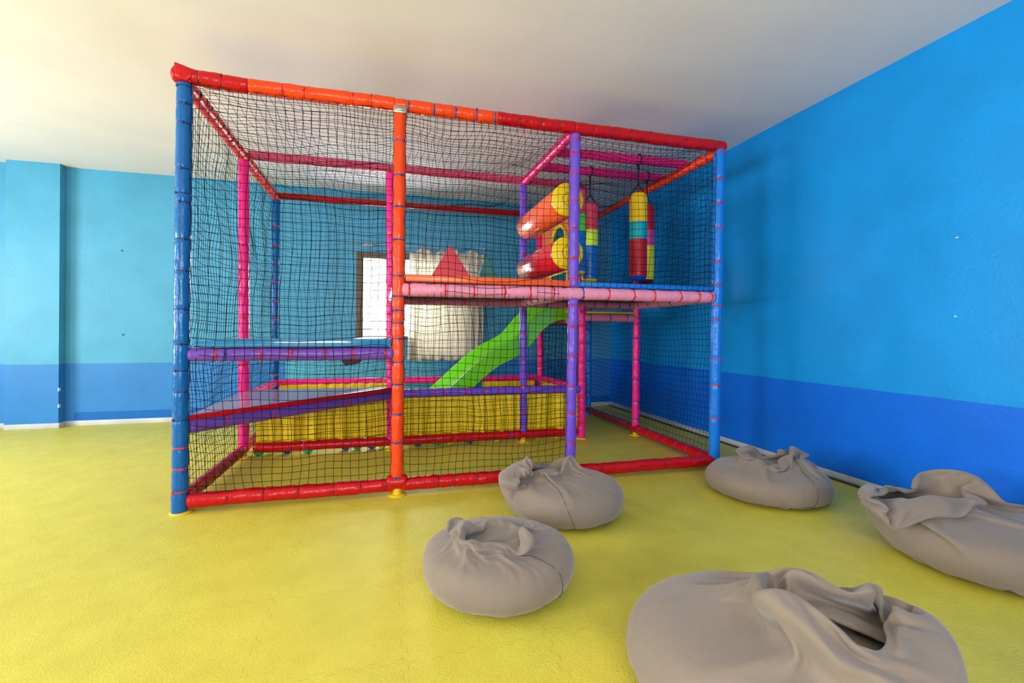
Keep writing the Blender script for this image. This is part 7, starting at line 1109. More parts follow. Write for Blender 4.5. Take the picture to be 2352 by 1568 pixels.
1,-4,7,1,1,-9,5,0,1,3,-2,-6,7,-1,-9,9,-2,-17,20,1,-2,3,-4,-7,6,-5,-2,-4,1,1,-1,-3,-1,1,4,5,-11,3,4,-7,5,-10,1,6,-9,-3,1,-2,0,-7,3,-1,3,-2,5,-2,0,-1,0,-1,
-1,12,-12,2,0,0,-3,0,10,0,-10,0,0,5,0,2,3,1,7,0,-12,7,2,-3,1,4,-1,4,-3,7,1,0,2,0,1,-2,3,2,3,-1,-2,2,-4,2,-1,2,0,0,2,-3,1,1,-3,-5,-2,6,4,1,2,-6,
-1,-1,-2,-3,-1,1,-1,-5,1,0,6,-1,-6,3,0,-1,-1,-9,2,2,-3,0,-5,2,-3,-1,-2,-1,1,-2,3,2,-1,-1,1,3,-5,3,2,-1,-5,6,-2,-5,2,7,-1,-3,-10,6,6,2,-1,14,-12,1,-1,6,3,-10,
7,3,0,1,-3,5,6,-2,5,-3,1,-3,6,-1,5,-5,1,3,-2,-3,7,-7,0,4,4,-8,6,-1,-1,-1,-5,-8,6,9,2,2,-13,6,-1,-7,-1,-3,5,-5,-2,4,4,-9,3,1,1,-2,-2,-4,1,-4,-5,3,0,-1,
-4,-2,0,-1,0,0,7,-5,-2,2,-1,0,4,1,0,2,-4,4,-3,-13,2,11,0,-1,-6,2,6,2,4,1,-3,0,-2,7,-2,1,3,-3,8,-6,4,3,-2,9,-4,3,-2,2,-5,11,-1,-5,2,-1,1,4,0,-4,-1,3,
-2,3,0,0,0,-3,1,-7,3,2,-6,14,-4,-6,2,-3,-4,-1,1,-5,-1,4,4,-11,13,-14,7,1,-1,-13,13,-12,0,-3,-1,0,-4,6,-4,-1,0,2,1,-1,-4,-1,2,2,0,7,-4,0,-1,3,-3,1,-14,7,6,1,
-4,-3,5,6,0,0,1,1,-4,11,-5,1,5,-3,0,0,10,-5,4,-3,5,6,-4,-1,-3,4,6,1,-2,-11,8,3,0,-1,0,1,-3,3,-3,6,-2,-7,8,-12,5,3,-10,8,7,-8,3,-3,-4,-8,9,-1,-5,-4,10,-15,
15,-10,5,-1,-6,-3,4,-10,3,-1,-4,-1,2,-3,3,-4,8,0,-8,3,-5,1,0,-1,8,-3,2,-1,-1,0,0,5,-11,-1,9,1,-12,5,10,-8,8,4,-9,11,-5,10,-14,16,-13,9,0,0,7,-5,1,5,7,-4,1,-1,
-11,16,4,-2,-5,0,-1,7,-4,-8,9,3,-5,5,-1,-3,-1,-1,2,-3,-4,1,0,-6,15,-5,7,-8,-10,5,1,3,-23,15,7,-13,10,-5,-12,14,-4,-6,4,-15,3,2,2,-4,-2,-2,1,3,4,0,-8,-2,3,-3,3,0,
0,2,-3,3,6,-9,3,2,0,-7,0,4,-1,3,-3,0,5,8,-7,10,-13,12,-5,5,-7,18,-13,6,0,-2,5,5,6,-4,0,-6,4,3,5,1,-6,-1,11,-12,2,-4,9,0,-2,-1,1,6,-4,-6,4,-4,-7,11,-4,-15,
15,10,-5,-8,-5,6,-8,3,-17,23,2,-14,6,-10,4,4,-8,-1,-1,-10,10,-1,-7,0,-4,3,0,3,3,-8,3,-5,0,8,-6,-1,1,2,0,0,2,-3,1,1,2,-2,-4,2,2,-2,-3,6,-4,20,-9,-6,0,18,-17,6,
-1,18,-15,4,1,1,6,4,4,-4,-4,1,8,-7,5,1,-4,4,2,-4,-4,3,8,-1,-6,1,-2,5,3,-3,0,-3,-10,9,0,-8,4,6,-7,6,-11,2,-10,13,-9,11,-5,-9,7,-5,4,-3,-5,-4,-3,6,-1,-5,-4,-3,
5,-3,3,5,-3,-11,5,0,-7,10,2,-3,-1,-2,6,-5,-1,5,-2,-3,6,-7,6,0,-3,-7,5,8,-2,11,-7,1,-1,11,-18,16,-4,10,-10,3,6,2,3,2,-1,-2,1,-1,6,0,-3,0,-1,7,-2,-2,1,-3,5,3,
-3,-1,-2,3,-1,4,-2,0,-8,1,-2,8,-7,-4,3,9,-14,-2,1,8,-8,7,-6,-11,4,3,9,-9,-3,-7,0,5,-5,-3,-8,4,4,-6,5,6,-5,-9,6,-4,-7,11,1,5,-8,2,-2,-1,-1,8,-1,-10,6,-2,4,0,
-6,2,6,0,-3,8,8,-8,-2,8,-6,18,-15,-2,3,7,9,-5,2,1,-8,10,-1,1,-2,8,-4,1,-4,4,-1,-1,3,-1,-1,3,3,-1,-6,7,-3,0,-3,3,-8,4,-3,6,-3,-9,10,4,-15,-5,15,-7,-1,-1,1,-11,
7,-2,10,-12,-1,-4,2,-1,-9,-1,0,1,0,-4,5,5,-4,-3,-2,2,-4,1,3,6,-10,9,-8,3,5,-8,2,-1,0,2,3,-8,7,3,-4,-1,2,4,6,-1,-6,15,0,5,-21,2,10,11,-2,-3,7,-9,-3,14,-1,1,
-2,2,4,1,-5,1,-3,2,-8,15,-4,-1,6,-5,-3,5,2,-1,-8,4,-4,-3,2,2,-9,9,6,-3,-12,-5,14,-6,-10,0,12,-3,-2,-8,9,-11,2,1,-9,-1,-4,3,3,-2,-3,-4,3,3,1,-4,-5,8,-4,-3,0,9,
-6,-2,0,1,12,-13,-1,1,4,-1,5,-8,14,-17,6,3,-3,2,13,0,-11,10,0,10,-18,0,14,4,0,-1,3,-2,1,5,-3,3,4,-8,8,1,0,2,-9,6,-12,11,2,3,-1,-1,-3,-2,4,3,-5,-1,-1,0,-4,4,
-18,26,-9,1,-7,-5,7,-5,-8,11,6,-16,3,-2,8,-14,7,-3,-9,5,-8,3,-1,-3,1,1,-1,-1,2,0,-5,-3,1,4,5,-4,1,-5,-1,-1,13,-4,-6,-2,7,0,1,1,-5,-6,10,-2,0,-2,13,2,-10,11,-2,10,
-16,12,-3,5,0,6,-5,2,2,4,-2,2,1,4,-6,1,4,3,1,-7,-1,1,5,1,2,0,-6,-3,5,4,-6,1,-8,4,1,-1,-6,6,2,-2,-3,-10,13,-8,-5,4,1,-2,-6,5,2,-11,7,-7,-4,-1,-2,-2,0,1,
1,-6,11,-7,-3,1,0,-2,-4,2,8,-2,-5,-3,3,-1,5,1,2,-6,1,1,3,8,-16,5,-1,5,-3,0,8,4,-3,2,3,4,-6,3,3,6,-1,-2,4,3,0,6,-7,5,3,-14,9,4,-2,6,-3,-2,-1,3,2,1,
2,-2,-3,-1,-1,3,0,-2,-3,-1,-1,-2,-1,3,3,1,-6,-5,7,-7,-3,3,0,-7,2,-1,4,-5,-2,-5,-3,-2,-1,0,-3,1,-1,8,-2,-6,2,3,-10,2,-2,-1,7,-2,-2,-3,4,-4,4,7,-3,-7,6,-1,4,1,
-15,6,2,4,-1,0,8,4,0,1,-3,5,5,-1,1,0,4,0,3,0,-1,3,3,0,7,-23,18,2,-1,2,0,0,1,-1,0,1,-1,1,0,-1,0,0,-2,0,-4,0,-1,-6,0,12,-3,-2,-3,-2,5,-7,-3,0,1,-5,
-1,0,-1,0,-3,-7,-1,-1,0,-4,0,1,-7,17,-9,1,-4,-3,0,-1,-1,-1,0,0,2,-1,1,1,2,1,0,0,1,3,3,-1,-23,13,4,3,4,4,1,3,0,1,2,2,1,2,2,0,1,0,0,1,2,2,0,-1,
1,-3,13,-1,0,-1,0,1,0,0,-1,1,-2,1,-1,1,-3,1,3,-1,-1,-1,-3,-1,-4,6,-3,-3,0,-2,0,-2,-1,0,-3,-1,-2,-2,-1,0,-2,-1,-1,-3,-1,-2,-2,-2,-3,2,-1,-2,-3,1,0,1,-2,0,-1,1,
1,-1,2,0,1,1,1,1,1,1,1,3,-17,13,3,6,1,1,-1,4,7,0,0,0,0,2,-1,1,0,1,-5,9,-7,3,0,0,0,15,1,-4,3,-1,-3,1,0,0,1,-1,0,0,0,-4,-1,3,-6,8,3,-1,-5,1,
1,-9,-1,-1,-1,-2,0,0,-1,-1,-1,-2,-1,-1,0,-2,0,-2,0,-1,-2,0,0,-1,-5,-9,0,-1,0,1,1,1,0,0,-1,1,0,0,0,1,-1,2,1,2,-1,1,1,0,1,10,3,-1,1,-1,-7,22,-5,-2,0,1,
0,0,1,0,1,-3,0,5,-2,-5,1,2,-12,34,-11,6,2,-2,-18,17,-2,-1,1,0,-1,1,-1,0,-13,1,9,3,1,-2,0,-1,0,-12,-2,0,0,-1,1,2,-3,-1,-1,3,-7,5,-5,0,-1,-1,1,-1,4,-7,0,2,
6,-29,2,2,2,2,0,0,5,4,-8,1,5,-7,0,2,0,5,-2,-3,3,0,-1,0,23,-5,0,-1,-2,-5,11,11,-9,1,-2,2,0,1,0,1,0,-1,-4,8,-6,-8,12,-4,-20,43,-18,18,-5,1,-3,-12,7,0,-1,1,
1,1,1,0,-12,5,-6,12,-8,-17,17,12,2,-24,-1,2,0,1,1,3,-1,-4,0,-5,4,-3,1,-4,0,-1,1,2,1,0,-2,-3,2,-16,-4,-1,5,4,-1,7,0,-6,2,1,-1,-7,2,3,4,0,-3,15,-14,-2,2,-3,
28,-7,-1,-3,-6,4,17,-12,0,4,-1,3,2,0,5,-3,-3,-5,5,-7,4,0,1,-3,-16,33,-4,10,-4,-6,3,-1,-2,-2,0,0,0,-3,4,0,-2,-1,-7,14,-5,-23,-8,20,20,-26,2,1,3,2,3,-3,-3,-1,-1,-1,
-1,-2,-3,1,-2,2,-2,2,8,-3,-5,0,-1,-12,-9,5,14,-7,-2,7,-4,2,4,-10,2,-2,4,2,-3,8,-3,4,-1,-2,-2,-7,28,-6,-6,-3,-1,15,0,-18,13,3,0,5,0,2,-1,-2,-6,3,-5,-1,1,6,-7,3,
-1,9,15,-2,-4,-14,4,4,2,-1,-2,-1,2,-4,-3,0,7,0,-7,5,4,-15,-23,-1,18,4,7,-2,-1,2,-5,0,2,-5,3,-5,10,-14,-3,0,5,-3,1,10,-3,-6,2,3,-7,-12,10,-8,5,-4,0,12,-7,1,-1,4,
-2,-2,-2,1,-3,19,-17,17,-14,6,-1,-5,17,-15,10,-4,5,3,-12,-2,26,-2,-4,-8,0,9,2,-3,0,2,-7,-5,9,-2,-2,-9,6,23,-6,2,-2,-7,-7,4,3,2,4,-4,-5,2,2,-5,1,7,0,-4,3,-10,-22,-5,
-3,20,7,2,4,-6,-10,12,-8,1,4,-3,3,1,-2,-14,4,2,-2,17,-22,7,6,0,-10,-9,25,-20,-8,13,2,-1,1,-3,3,0,-7,4,5,-6,0,5,5,-3,3,-9,3,9,-8,3,6,-2,-12,1,5,16,9,1,-5,-18,
5,6,9,-3,-1,2,-4,-2,3,-4,-3,-1,-5,25,-5,-5,2,-8,2,-1,-3,3,4,3,-1,-2,4,-4,0,-3,6,1,-5,-4,-19,-5,-6,15,3,-4,0,7,-3,12,-8,-2,-1,3,3,9,-9,-4,-7,0,-4,12,-17,10,4,-3,
1,-16,21,-9,-10,3,22,-15,-6,4,-1,-2,1,1,13,1,-13,2,-5,19,-3,-12,-2,14,-7,4,7,-16,-4,-7,21,19,-4,7,-5,-12,-6,10,13,-8,3,-1,-2,-4,0,-2,-4,1,1,19,-14,-6,3,5,-2,0,-10,-3,14,6,
1,0,-7,0,5,-8,7,-9,9,-3,-20,-8,-6,13,-7,6,7,0,-11,17,-12,5,1,8,4,-10,13,-13,-8,-6,14,-11,-3,8,1,-5,4,-8,2,-6,3,6,10,4,-22,-2,4,-2,-1,10,15,4,-11,-14,-2,16,11,-15,-9,16,
-6,7,5,0,-11,1,4,11,-5,-15,2,12,8,0,3,0,0,0,-9,-8,9,2,12,-16,-27,10,-1,-5,-8,8,12,-16,1,2,8,1,8,-1,-7,8,-1,0,-5,-3,-1,-3,10,8,0,-1,0,3,-3,-8,11,4,-13,9,-9,19,
3,0,-27,15,9,5,-1,-4,-6,-1,-29,-8,2,7,-1,12,17,-34,1,11,5,-11,2,2,12,5,-16,-2,8,1,3,-1,-12,16,7,4,-1,5,7,-20,-2,-1,3,6,14,-17,21,0,-25,-11,20,10,2,0,4,-27,-20,2,3,-9,
28,3,-31,-6,4,10,17,-7,9,-4,-16,3,-2,-4,10,3,-2,-5,25,2,-5,2,0,11,-14,10,-17,11,7,-16,4,5,7,8,-3,-16,-9,22,-4,-5,11,-13,-28,12,-5,-8,-3,27,-19,-15,15,6,2,-11,8,-11,16,15,-24,-12,
15,3,-3,2,27,-17,17,-3,-4,13,-18,-23,11,18,5,-4,12,-8,-6,9,14,-27,-7,21,-6,-3,-3,0,-21,-4,-4,13,7,-33,13,5,-3,-8,12,-3,5,-1,24,10,-7,-33,-4,0,13,10,13,-4,4,7,9,-15,-36,4,2,21,
12,-14,20,-16,12,8,-9,15,-41,20,12,-14,3,-18,-2,-12,3,-8,51,-57,-6,15,6,0,20,7,-34,8,27,5,5,-35,-21,3,4,12,35,-14,7,18,4,-17,-35,10,-8,18,9,-12,-2,15,0,7,9,-18,-44,44,15,-16,1,-20,
0,5,-16,3,29,7,-33,-7,6,-4,6,14,-1,-2,6,-9,-16,12,-24,11,15,-1,24,-2,-11,5,12,4,-2,-10,-12,2,-5,1,14,5,-1,-13,-26,7,26,6,-8,-15,18,-6,-13,11,-15,-4,4,12,19,0,-21,-11,1,-1,11,4,
-10,-16,-3,6,7,6,-4,-11,41,6,-7,-12,5,6,1,5,-4,-26,-2,16,1,-6,-21,11,15,6,-14,9,1,-8,1,15,-12,-7,-7,13,2,-20,1,7,11,-11,21,-19,12,-13,-16,-2,1,24,-13,-5,-8,2,35,8,-4,3,-9,-1,
-4,15,3,-4,-20,-6,7,-3,2,11,2,0,-18,-11,21,-2,-11,15,4,-11,8,11,-21,-8,0,4,3,-3,9,-13,-20,7,21,-14,21,-22,7,-8,1,-10,38,11,-7,-2,-1,3,-16,9,-14,20,14,-3,-6,-10,-14,13,3,-3,0,-13,
-13,6,-4,28,6,2,-8,-22,5,-12,1,16,0,-20,0,-3,0,11,22,-9,-10,-4,-1,6,-7,-3,19,13,-1,-4,2,2,-3,-7,-13,16,14,2,-2,-4,-4,-15,15,1,3,-2,-14,-16,-2],
[18,-37,8,17,13,-27,-8,34,-13,-16,7,13,9,-27,10,0,-2,-8,1,12,5,-8,-5,-2,9,-1,-6,6,7,0,-21,4,12,-8,-3,7,16,-12,-15,0,17,9,-27,2,25,-6,-17,-9,23,-10,19,-14,-16,6,23,-4,-13,-12,14,18,
-10,-14,-2,5,12,-8,20,-24,1,-7,0,17,7,-13,-8,0,3,16,-16,-8,25,-4,-17,-9,13,18,-13,-11,16,-3,-21,37,-13,-23,15,13,-11,-4,13,-4,-6,-18,17,15,4,-23,6,0,-12,7,5,4,-5,1,8,-6,-4,9,-2,-7,
6,-13,4,2,2,18,-14,-23,17,14,-17,8,1,-6,-3,12,-9,14,-18,-10,17,8,7,-21,-10,33,-16,-6,-4,4,3,8,-3,1,0,-7,-6,6,14,0,-17,6,2,-4,1,-3,3,12,-21,16,1,-19,3,9,11,0,-24,11,12,-18,
-7,33,-27,4,1,-1,8,5,9,-14,-14,6,16,-9,5,-17,-1,8,17,-11,-1,-7,5,-6,8,4,-16,18,-10,5,6,-5,-8,-1,3,4,0,6,-14,5,-5,9,5,-13,-8,12,7,-8,-6,5,3,5,-8,12,5,-24,-5,13,4,12,
-15,8,-17,6,0,2,2,11,-7,-4,-8,-2,15,1,4,-7,-11,-3,11,2,3,-1,-3,-7,-2,17,-7,-14,16,-3,-5,15,-10,-6,6,-4,-10,22,-5,-15,9,4,1,6,0,2,-16,-3,13,-9,-1,-2,6,15,-6,-15,9,-9,0,18,
-3,-16,6,6,-9,4,5,-3,-8,4,3,7,-11,12,-11,2,0,2,5,-5,1,-12,9,5,-1,-9,6,-5,-1,5,15,2,-34,14,3,0,6,-9,3,-2,7,4,-6,-5,-7,6,7,4,-6,9,-12,-4,7,-12,16,1,-3,-1,-11,2,
10,-7,11,-7,12,-16,3,-4,5,5,-2,-5,-12,8,12,-2,1,-2,-4,-8,12,7,-11,3,-7,1,-3,11,4,-1,-19,9,2,-2,8,3,-9,-1,16,-22,-1,17,-20,14,1,-2,3,9,-23,8,4,-8,6,-7,12,-4,4,-7,-4,8,
12,-16,-3,5,-4,-1,8,15,-32,9,12,-9,-4,8,1,0,-5,5,-9,-7,12,3,7,0,-13,0,-1,7,0,-1,5,-7,-3,1,0,8,0,-14,6,13,3,-25,18,-10,8,-2,-4,-4,9,-15,19,0,-5,-5,9,-16,-9,21,4,3,
-20,10,14,-6,-3,-17,5,11,-3,6,-9,6,-19,37,-21,-8,16,2,-22,9,11,-4,-1,0,-22,30,-5,-10,6,-8,9,-16,14,5,-8,-4,6,5,-16,13,8,-8,-11,21,-14,4,8,-15,1,-9,15,2,-4,-8,1,7,-1,10,-1,-14,
0,11,-8,12,-1,-10,-11,9,6,0,6,0,-14,8,-7,2,14,-27,15,9,-4,-6,-5,9,11,-16,11,-15,-5,6,15,4,-38,19,13,-11,11,-7,20,-24,-5,8,-8,21,-9,5,-15,-5,-1,34,-28,17,-6,-11,3,-2,9,8,-6,-13,
-2,18,-6,5,-2,-10,16,-19,1,4,13,-10,-18,16,2,1,-5,17,-8,-18,26,-8,-8,-9,15,-21,31,-6,-16,9,-7,11,6,-1,-23,9,14,-7,5,-4,-1,-20,18,1,7,-1,-7,0,-1,2,-4,2,6,-13,-3,7,3,-4,10,-3,
8,-2,-6,-11,-10,17,0,28,-19,-29,21,0,1,14,-10,-13,5,11,-7,13,-14,1,-16,13,-3,22,-22,18,-22,12,-8,6,4,-3,0,-1,0,0,3,-3,-4,12,3,-30,19,-6,9,9,-8,-17,14,1,-10,5,9,-17,19,-3,-5,-16,
17,7,-4,-4,-4,10,-3,4,-10,0,0,3,13,-14,-3,8,-14,2,23,-12,-3,-5,-3,7,-1,14,-7,-12,6,9,-18,3,8,-5,4,-5,8,-2,2,-5,-4,6,3,-1,19,-27,-3,2,20,-7,-15,11,0,7,-12,0,4,-9,0,11,
-7,18,-22,11,-7,10,-9,3,5,-7,1,-2,15,-17,6,-1,-4,-1,10,-7,6,-13,11,-2,4,8,-17,2,-1,1,-3,2,4,3,1,-15,20,-7,-2,-2,9,2,-9,-6,5,7,-4,2,-12,11,-4,-1,-4,6,17,-28,8,-7,10,5,
-13,14,-1,-2,-13,21,-4,-11,1,-1,-1,-3,17,-12,-1,19,-18,6,-21,14,20,-10,-6,-4,11,-9,2,2,-3,14,-30,14,2,-1,3,1,-4,15,-28,18,-2,7,-14,9,7,-13,2,-4,17,-18,8,-5,-1,-4,4,19,-15,-12,15,-3,
-1,7,-3,0,-7,1,-7,12,-5,4,-1,-5,13,-10,4,4,-2,-5,-10,14,6,-7,-4,4,-20,23,-5,3,1,1,3,-32,27,-4,7,2,-21,20,-9,8,-15,8,5,6,-9,-6,9,-18,16,-8,2,17,-10,3,-15,-3,12,10,-5,-5,
2,-6,3,-4,3,21,-41,27,-4,0,1,-2,5,7,-31,27,-8,8,-14,11,-3,-5,6,-6,7,0,-6,2,-4,-6,-3,34,-15,-19,17,-6,-1,-6,17,-1,-6,-3,-1,4,1,-6,0,0,9,-7,9,-3,-15,3,6,21,-21,-3,6,-7,
-3,15,-6,4,4,-14,11,-20,26,-10,3,5,-18,15,-8,4,-10,-1,9,5,2,-13,17,-17,9,-11,1,3,11,3,-13,1,-7,7,9,-1,-11,-4,10,1,4,7,-36,34,-10,1,5,-7,0,8,-24,30,-16,9,-13,8,-7,5,3,-5,
1,12,-11,2,-6,-4,-12,30,8,-25,10,-4,0,-17,20,-1,7,-8,0,4,-4,-1,-2,0,0,9,-8,-5,-1,11,4,5,-27,10,4,2,0,1,3,3,-3,-20,27,-21,18,-9,-2,6,-10,12,-7,0,-1,-1,5,-15,17,-11,23,-19,
10,-13,2,-6,7,11,-1,-5,-4,-9,9,6,-9,6,2,8,-11,13,-26,19,-1,-6,-1,2,-2,12,-23,20,-8,6,-10,5,-15,17,4,-10,1,24,-21,5,-7,-3,-17,29,11,-24,8,-4,1,-3,0,-11,18,-4,4,-2,1,0,-5,13,
-12,6,-19,20,-1,2,-25,25,-14,9,1,13,-16,3,1,0,1,-12,15,-18,18,-8,-9,7,-2,24,-23,1,2,-1,11,-11,1,-17,29,-12,11,-19,12,-7,-6,7,7,-1,3,0,-8,-15,15,10,3,-8,-3,2,-7,11,-6,-4,7,-1,
-1,-9,8,0,3,-2,7,-19,8,7,-7,3,-3,10,9,-20,4,0,-5,8,-1,-7,6,-4,2,2,-2,-7,-1,11,-3,1,-2,2,0,-4,22,-31,17,3,-5,-12,10,-2,2,7,-1,-6,2,-2,-1,0,3,-3,2,0,-1,-7,-1,11,
-8,7,11,-16,4,-5,11,-9,4,-1,-13,16,1,-6,2,-2,-8,-2,12,7,-5,5,-9,-5,4,10,-17,10,-2,2,16,-29,12,2,12,-9,-18,13,2,8,-8,-2,-12,24,-14,2,-1,-1,-2,7,7,-18,2,21,-13,1,-8,2,-4,1,
2,2,1,7,-5,-1,-3,3,-6,2,6,-4,-3,15,-10,-6,6,10,-9,0,0,-5,0,2,4,-3,1,10,-13,-4,8,-1,-1,5,1,-4,-5,-7,18,-10,13,-17,3,4,0,9,-10,-7,6,1,0,3,4,-5,-4,-5,13,-10,5,5,
3,-2,-6,7,-2,-1,0,1,0,0,-1,-2,1,-1,-1,-1,-1,0,-1,1,-2,0,0,-5,5,8,1,2,-2,1,-1,-2,-2,-2,-3,-2,-1,0,-1,1,1,-1,2,-1,1,-1,-2,10,-6,5,2,2,-2,-1,-3,3,1,-1,-2,0,
2,-2,1,-1,-2,1,0,-1,-2,-1,1,-5,6,0,13,-9,2,1,-3,-2,0,-1,0,-2,0,0,1,-2,0,1,1,0,-2,1,2,-4,32,-18,-1,3,-1,-3,-1,-1,0,0,0,-2,0,-2,0,-1,0,0,-1,0,-2,-3,-1,-2,
0,23,-4,-2,1,1,-4,-4,-3,-1,0,-2,-1,-1,-1,0,0,0,1,-1,-2,-1,1,1,1,16,1,-2,1,-2,-1,-2,0,-1,-1,0,0,0,0,-1,0,-1,-1,-1,-2,-2,-1,-2,-1,20,-1,0,-2,-2,-2,-2,-1,-2,0,-2,
1,-1,0,-1,0,-1,0,1,1,-2,0,-1,40,-17,-3,-4,0,-1,-2,-1,-2,-2,0,1,-1,0,1,-1,-1,0,6,-14,13,-7,-3,-3,-1,7,15,0,-10,5,-10,1,6,-7,1,-5,1,0,-1,3,8,-10,-5,3,-2,-1,-1,1,
-2,27,-3,-1,-3,-1,-3,0,-1,0,-1,-1,0,0,0,0,0,-1,-1,0,-1,-2,0,-3,-4,23,-1,-5,0,-3,-2,0,1,-2,-2,-1,-1,-1,1,0,0,-1,0,-2,2,-2,-1,-1,41,-19,-5,-1,-2,-2,15,-31,15,1,-2,1,
-2,1,-1,0,1,10,-24,19,-13,13,-12,-6,22,-10,19,-20,0,2,16,-25,2,0,3,4,-7,2,-1,-1,14,7,-18,-11,0,11,-4,-5,-1,27,-3,-3,-3,-1,-1,1,-2,-1,-2,5,-8,10,-9,4,-1,1,2,-4,8,-14,-2,2,
11,4,-6,-2,8,-10,2,2,0,-7,4,7,-19,12,-1,0,5,-10,2,9,-8,-3,0,-2,26,-8,-3,-2,2,12,-19,-10,13,-1,0,-2,2,1,2,-6,5,-8,14,-18,12,2,-12,1,17,0,13,-21,-2,-3,5,1,-10,0,-5,-3,
5,4,0,0,14,-11,17,-17,-10,-6,7,8,0,12,-2,-3,0,-1,0,-2,3,-3,0,-6,9,-7,7,-5,1,0,-2,9,-14,15,-6,-9,-7,32,-26,15,-3,5,-12,7,-19,15,7,-17,18,-8,1,-3,-10,12,8,-24,13,5,-8,-1,
18,-5,-2,4,12,-11,-27,18,1,-2,2,0,3,0,-9,2,2,9,-8,15,-14,-3,-5,5,11,9,-6,-4,-4,-12,12,-11,2,0,-2,-4,9,-3,-3,-3,11,3,10,-21,5,-12,4,2,6,10,-1,-3,1,1,-1,-1,-4,1,-2,5,
-7,5,-3,2,0,4,-7,2,7,-3,-12,9,-10,34,-28,2,22,-18,2,-19,7,10,-5,-3,2,6,-2,6,-5,-9,22,-27,7,5,-8,7,7,0,7,7,-4,-28,-6,12,-2,7,5,-1,4,4,-11,4,6,-3,14,-11,1,-13,-4,6,
-1,25,-35,14,0,-14,8,-4,6,7,-1,-6,-1,-1,3,-7,-2,9,9,-9,-6,-5,6,-5,2,20,-4,-4,-2,1,-5,1,10,-8,1,2,3,-21,11,5,2,1,2,-4,8,-14,-2,1,-9,39,-12,-8,9,-13,-5,1,-2,2,-3,2,
-2,4,-1,14,-6,-17,17,-20,20,-12,-1,-1,17,8,2,-5,-19,-10,-1,8,6,2,2,5,0,1,0,0,3,-4,8,2,-11,-13,3,18,-12,3,-6,-6,0,3,-5,9,5,-6,0,6,4,-20,14,-11,5,-2,1,11,-7,-13,5,1,
6,20,-15,-4,4,-7,-4,13,-5,-7,4,16,-21,2,10,1,4,-4,3,0,-5,-2,-5,1,-19,45,2,-11,-9,-6,-1,-1,-4,0,2,-2,4,-8,7,2,9,-4,-12,6,-2,10,-8,-16,38,-23,20,-7,-17,-9,-2,12,11,1,-1,2,
1,2,-2,1,0,-3,1,10,-20,-9,20,12,-10,-11,-9,4,0,-3,6,3,10,-9,-3,6,4,-21,12,-3,-5,14,-11,7,6,-20,7,-2,13,2,2,-4,-9,-6,3,13,0,-13,-4,15,3,2,-4,7,-2,1,0,-1,-7,-1,-3,1,
-17,39,4,-11,-13,-9,9,-11,3,-1,-1,8,-11,4,-2,8,-2,16,-6,-17,1,15,2,-24,18,-12,27,-17,-11,4,-1,16,-7,8,-7,1,9,0,-10,12,-11,-4,16,-2,-27,3,21,9,-5,-10,-2,-6,-15,10,3,3,20,-12,-7,4,
-1,-4,-2,8,-18,26,-16,7,6,-21,2,3,7,12,6,-16,-14,1,17,-3,-2,-9,-1,22,1,-17,21,-1,-5,-5,13,-10,-6,0,-1,-5,-2,22,-2,-16,4,5,-12,-2,-6,3,2,-2,2,-3,11,1,-7,15,0,-20,6,-4,12,-13,
-8,32,-13,3,7,2,-3,-13,3,1,-1,3,7,2,-2,3,3,-12,-4,2,-6,-9,10,1,18,-9,-3,3,-11,-12,-6,10,0,0,9,15,-16,0,-5,-4,0,3,3,1,5,5,-2,-13,2,8,7,3,-3,7,-1,-2,3,-7,1,-16,
19,7,1,4,-10,-8,-9,-5,-7,19,15,-10,-7,-15,4,-11,3,10,20,-20,-15,3,15,-6,-1,12,-6,5,4,4,-2,1,2,-20,2,5,5,2,4,1,2,-12,3,23,-3,12,-22,-16,26,-5,4,-10,-4,-13,0,-11,35,-15,-2,-4,
4,-11,-2,-2,-5,-14,27,24,-24,33,-15,-22,-2,14,8,-14,12,-4,15,-13,-9,5,7,-5,12,-18,-22,19,7,16,-27,15,23,-15,-1,11,-19,12,-9,-3,-5,-13,13,1,-4,-13,7,-5,11,7,-9,21,-12,-4,-15,18,16,-1,4,-20,
3,-13,6,-6,13,12,-8,2,5,-16,-19,4,0,24,9,-15,-13,14,-2,-11,14,13,2,0,-11,-6,0,-21,24,1,-1,-21,-2,14,16,-6,10,-27,-4,22,2,-4,19,-15,9,2,-31,8,-7,-3,14,17,-5,8,-13,-39,34,-15,-7,1,
17,23,-4,-33,16,8,-24,12,32,-4,-29,-1,8,-7,-3,16,-2,-18,-4,19,-11,15,-9,8,13,-47,29,23,2,-8,-22,39,-44,6,1,-14,22,13,-2,-16,5,-38,14,13,-10,6,15,-5,-17,23,-15,6,2,25,-17,17,-36,-6,12,7,
9,4,1,-32,0,-2,16,13,-8,1,-20,17,12,9,-13,18,-9,14,-30,-13,-5,-3,27,9,0,4,-16,-26,6,4,-7,-10,-3,32,8,-3,-13,12,7,1,11,-19,-16,-4,12,5,7,6,-13,7,-2,-24,4,3,-9,15,2,28,17,-9,
-16,-1,5,-29,-14,6,5,0,6,11,5,1,4,6,-4,-33,-15,7,-9,-1,31,6,11,9,-6,-26,-14,15,16,-18,-4,19,5,-8,-3,12,6,-19,6,-21,-3,36,-23,35,2,-5,-26,-5,-11,-9,6,3,12,11,6,-21,0,15,14,-3,
-15,18,-11,-21,-17,1,4,20,-1,29,-11,-14,-16,10,-1,-4,-2,23,1,3,-13,2,6,-16,-13,9,26,7,-4,0,-9,-14,-8,-3,22,-12,-12,20,4,-8,-13,27,-2,-12,8,-15,5,17,2,-10,-10,0,-5,-3,-8,7,21,9,-11,-14,
14,-8,-2,1,5,-2,5,5,-20,5,10,12,-8,-7,5,4,-9,-4,-13,0,22,9,-2,-19,-11,10,24,-17,2,-1,-15,7,-2,21,2,-9,-4,-5,-4,2,5,-7,1,19,-6,-16,-5,10,0],
],
    4: [
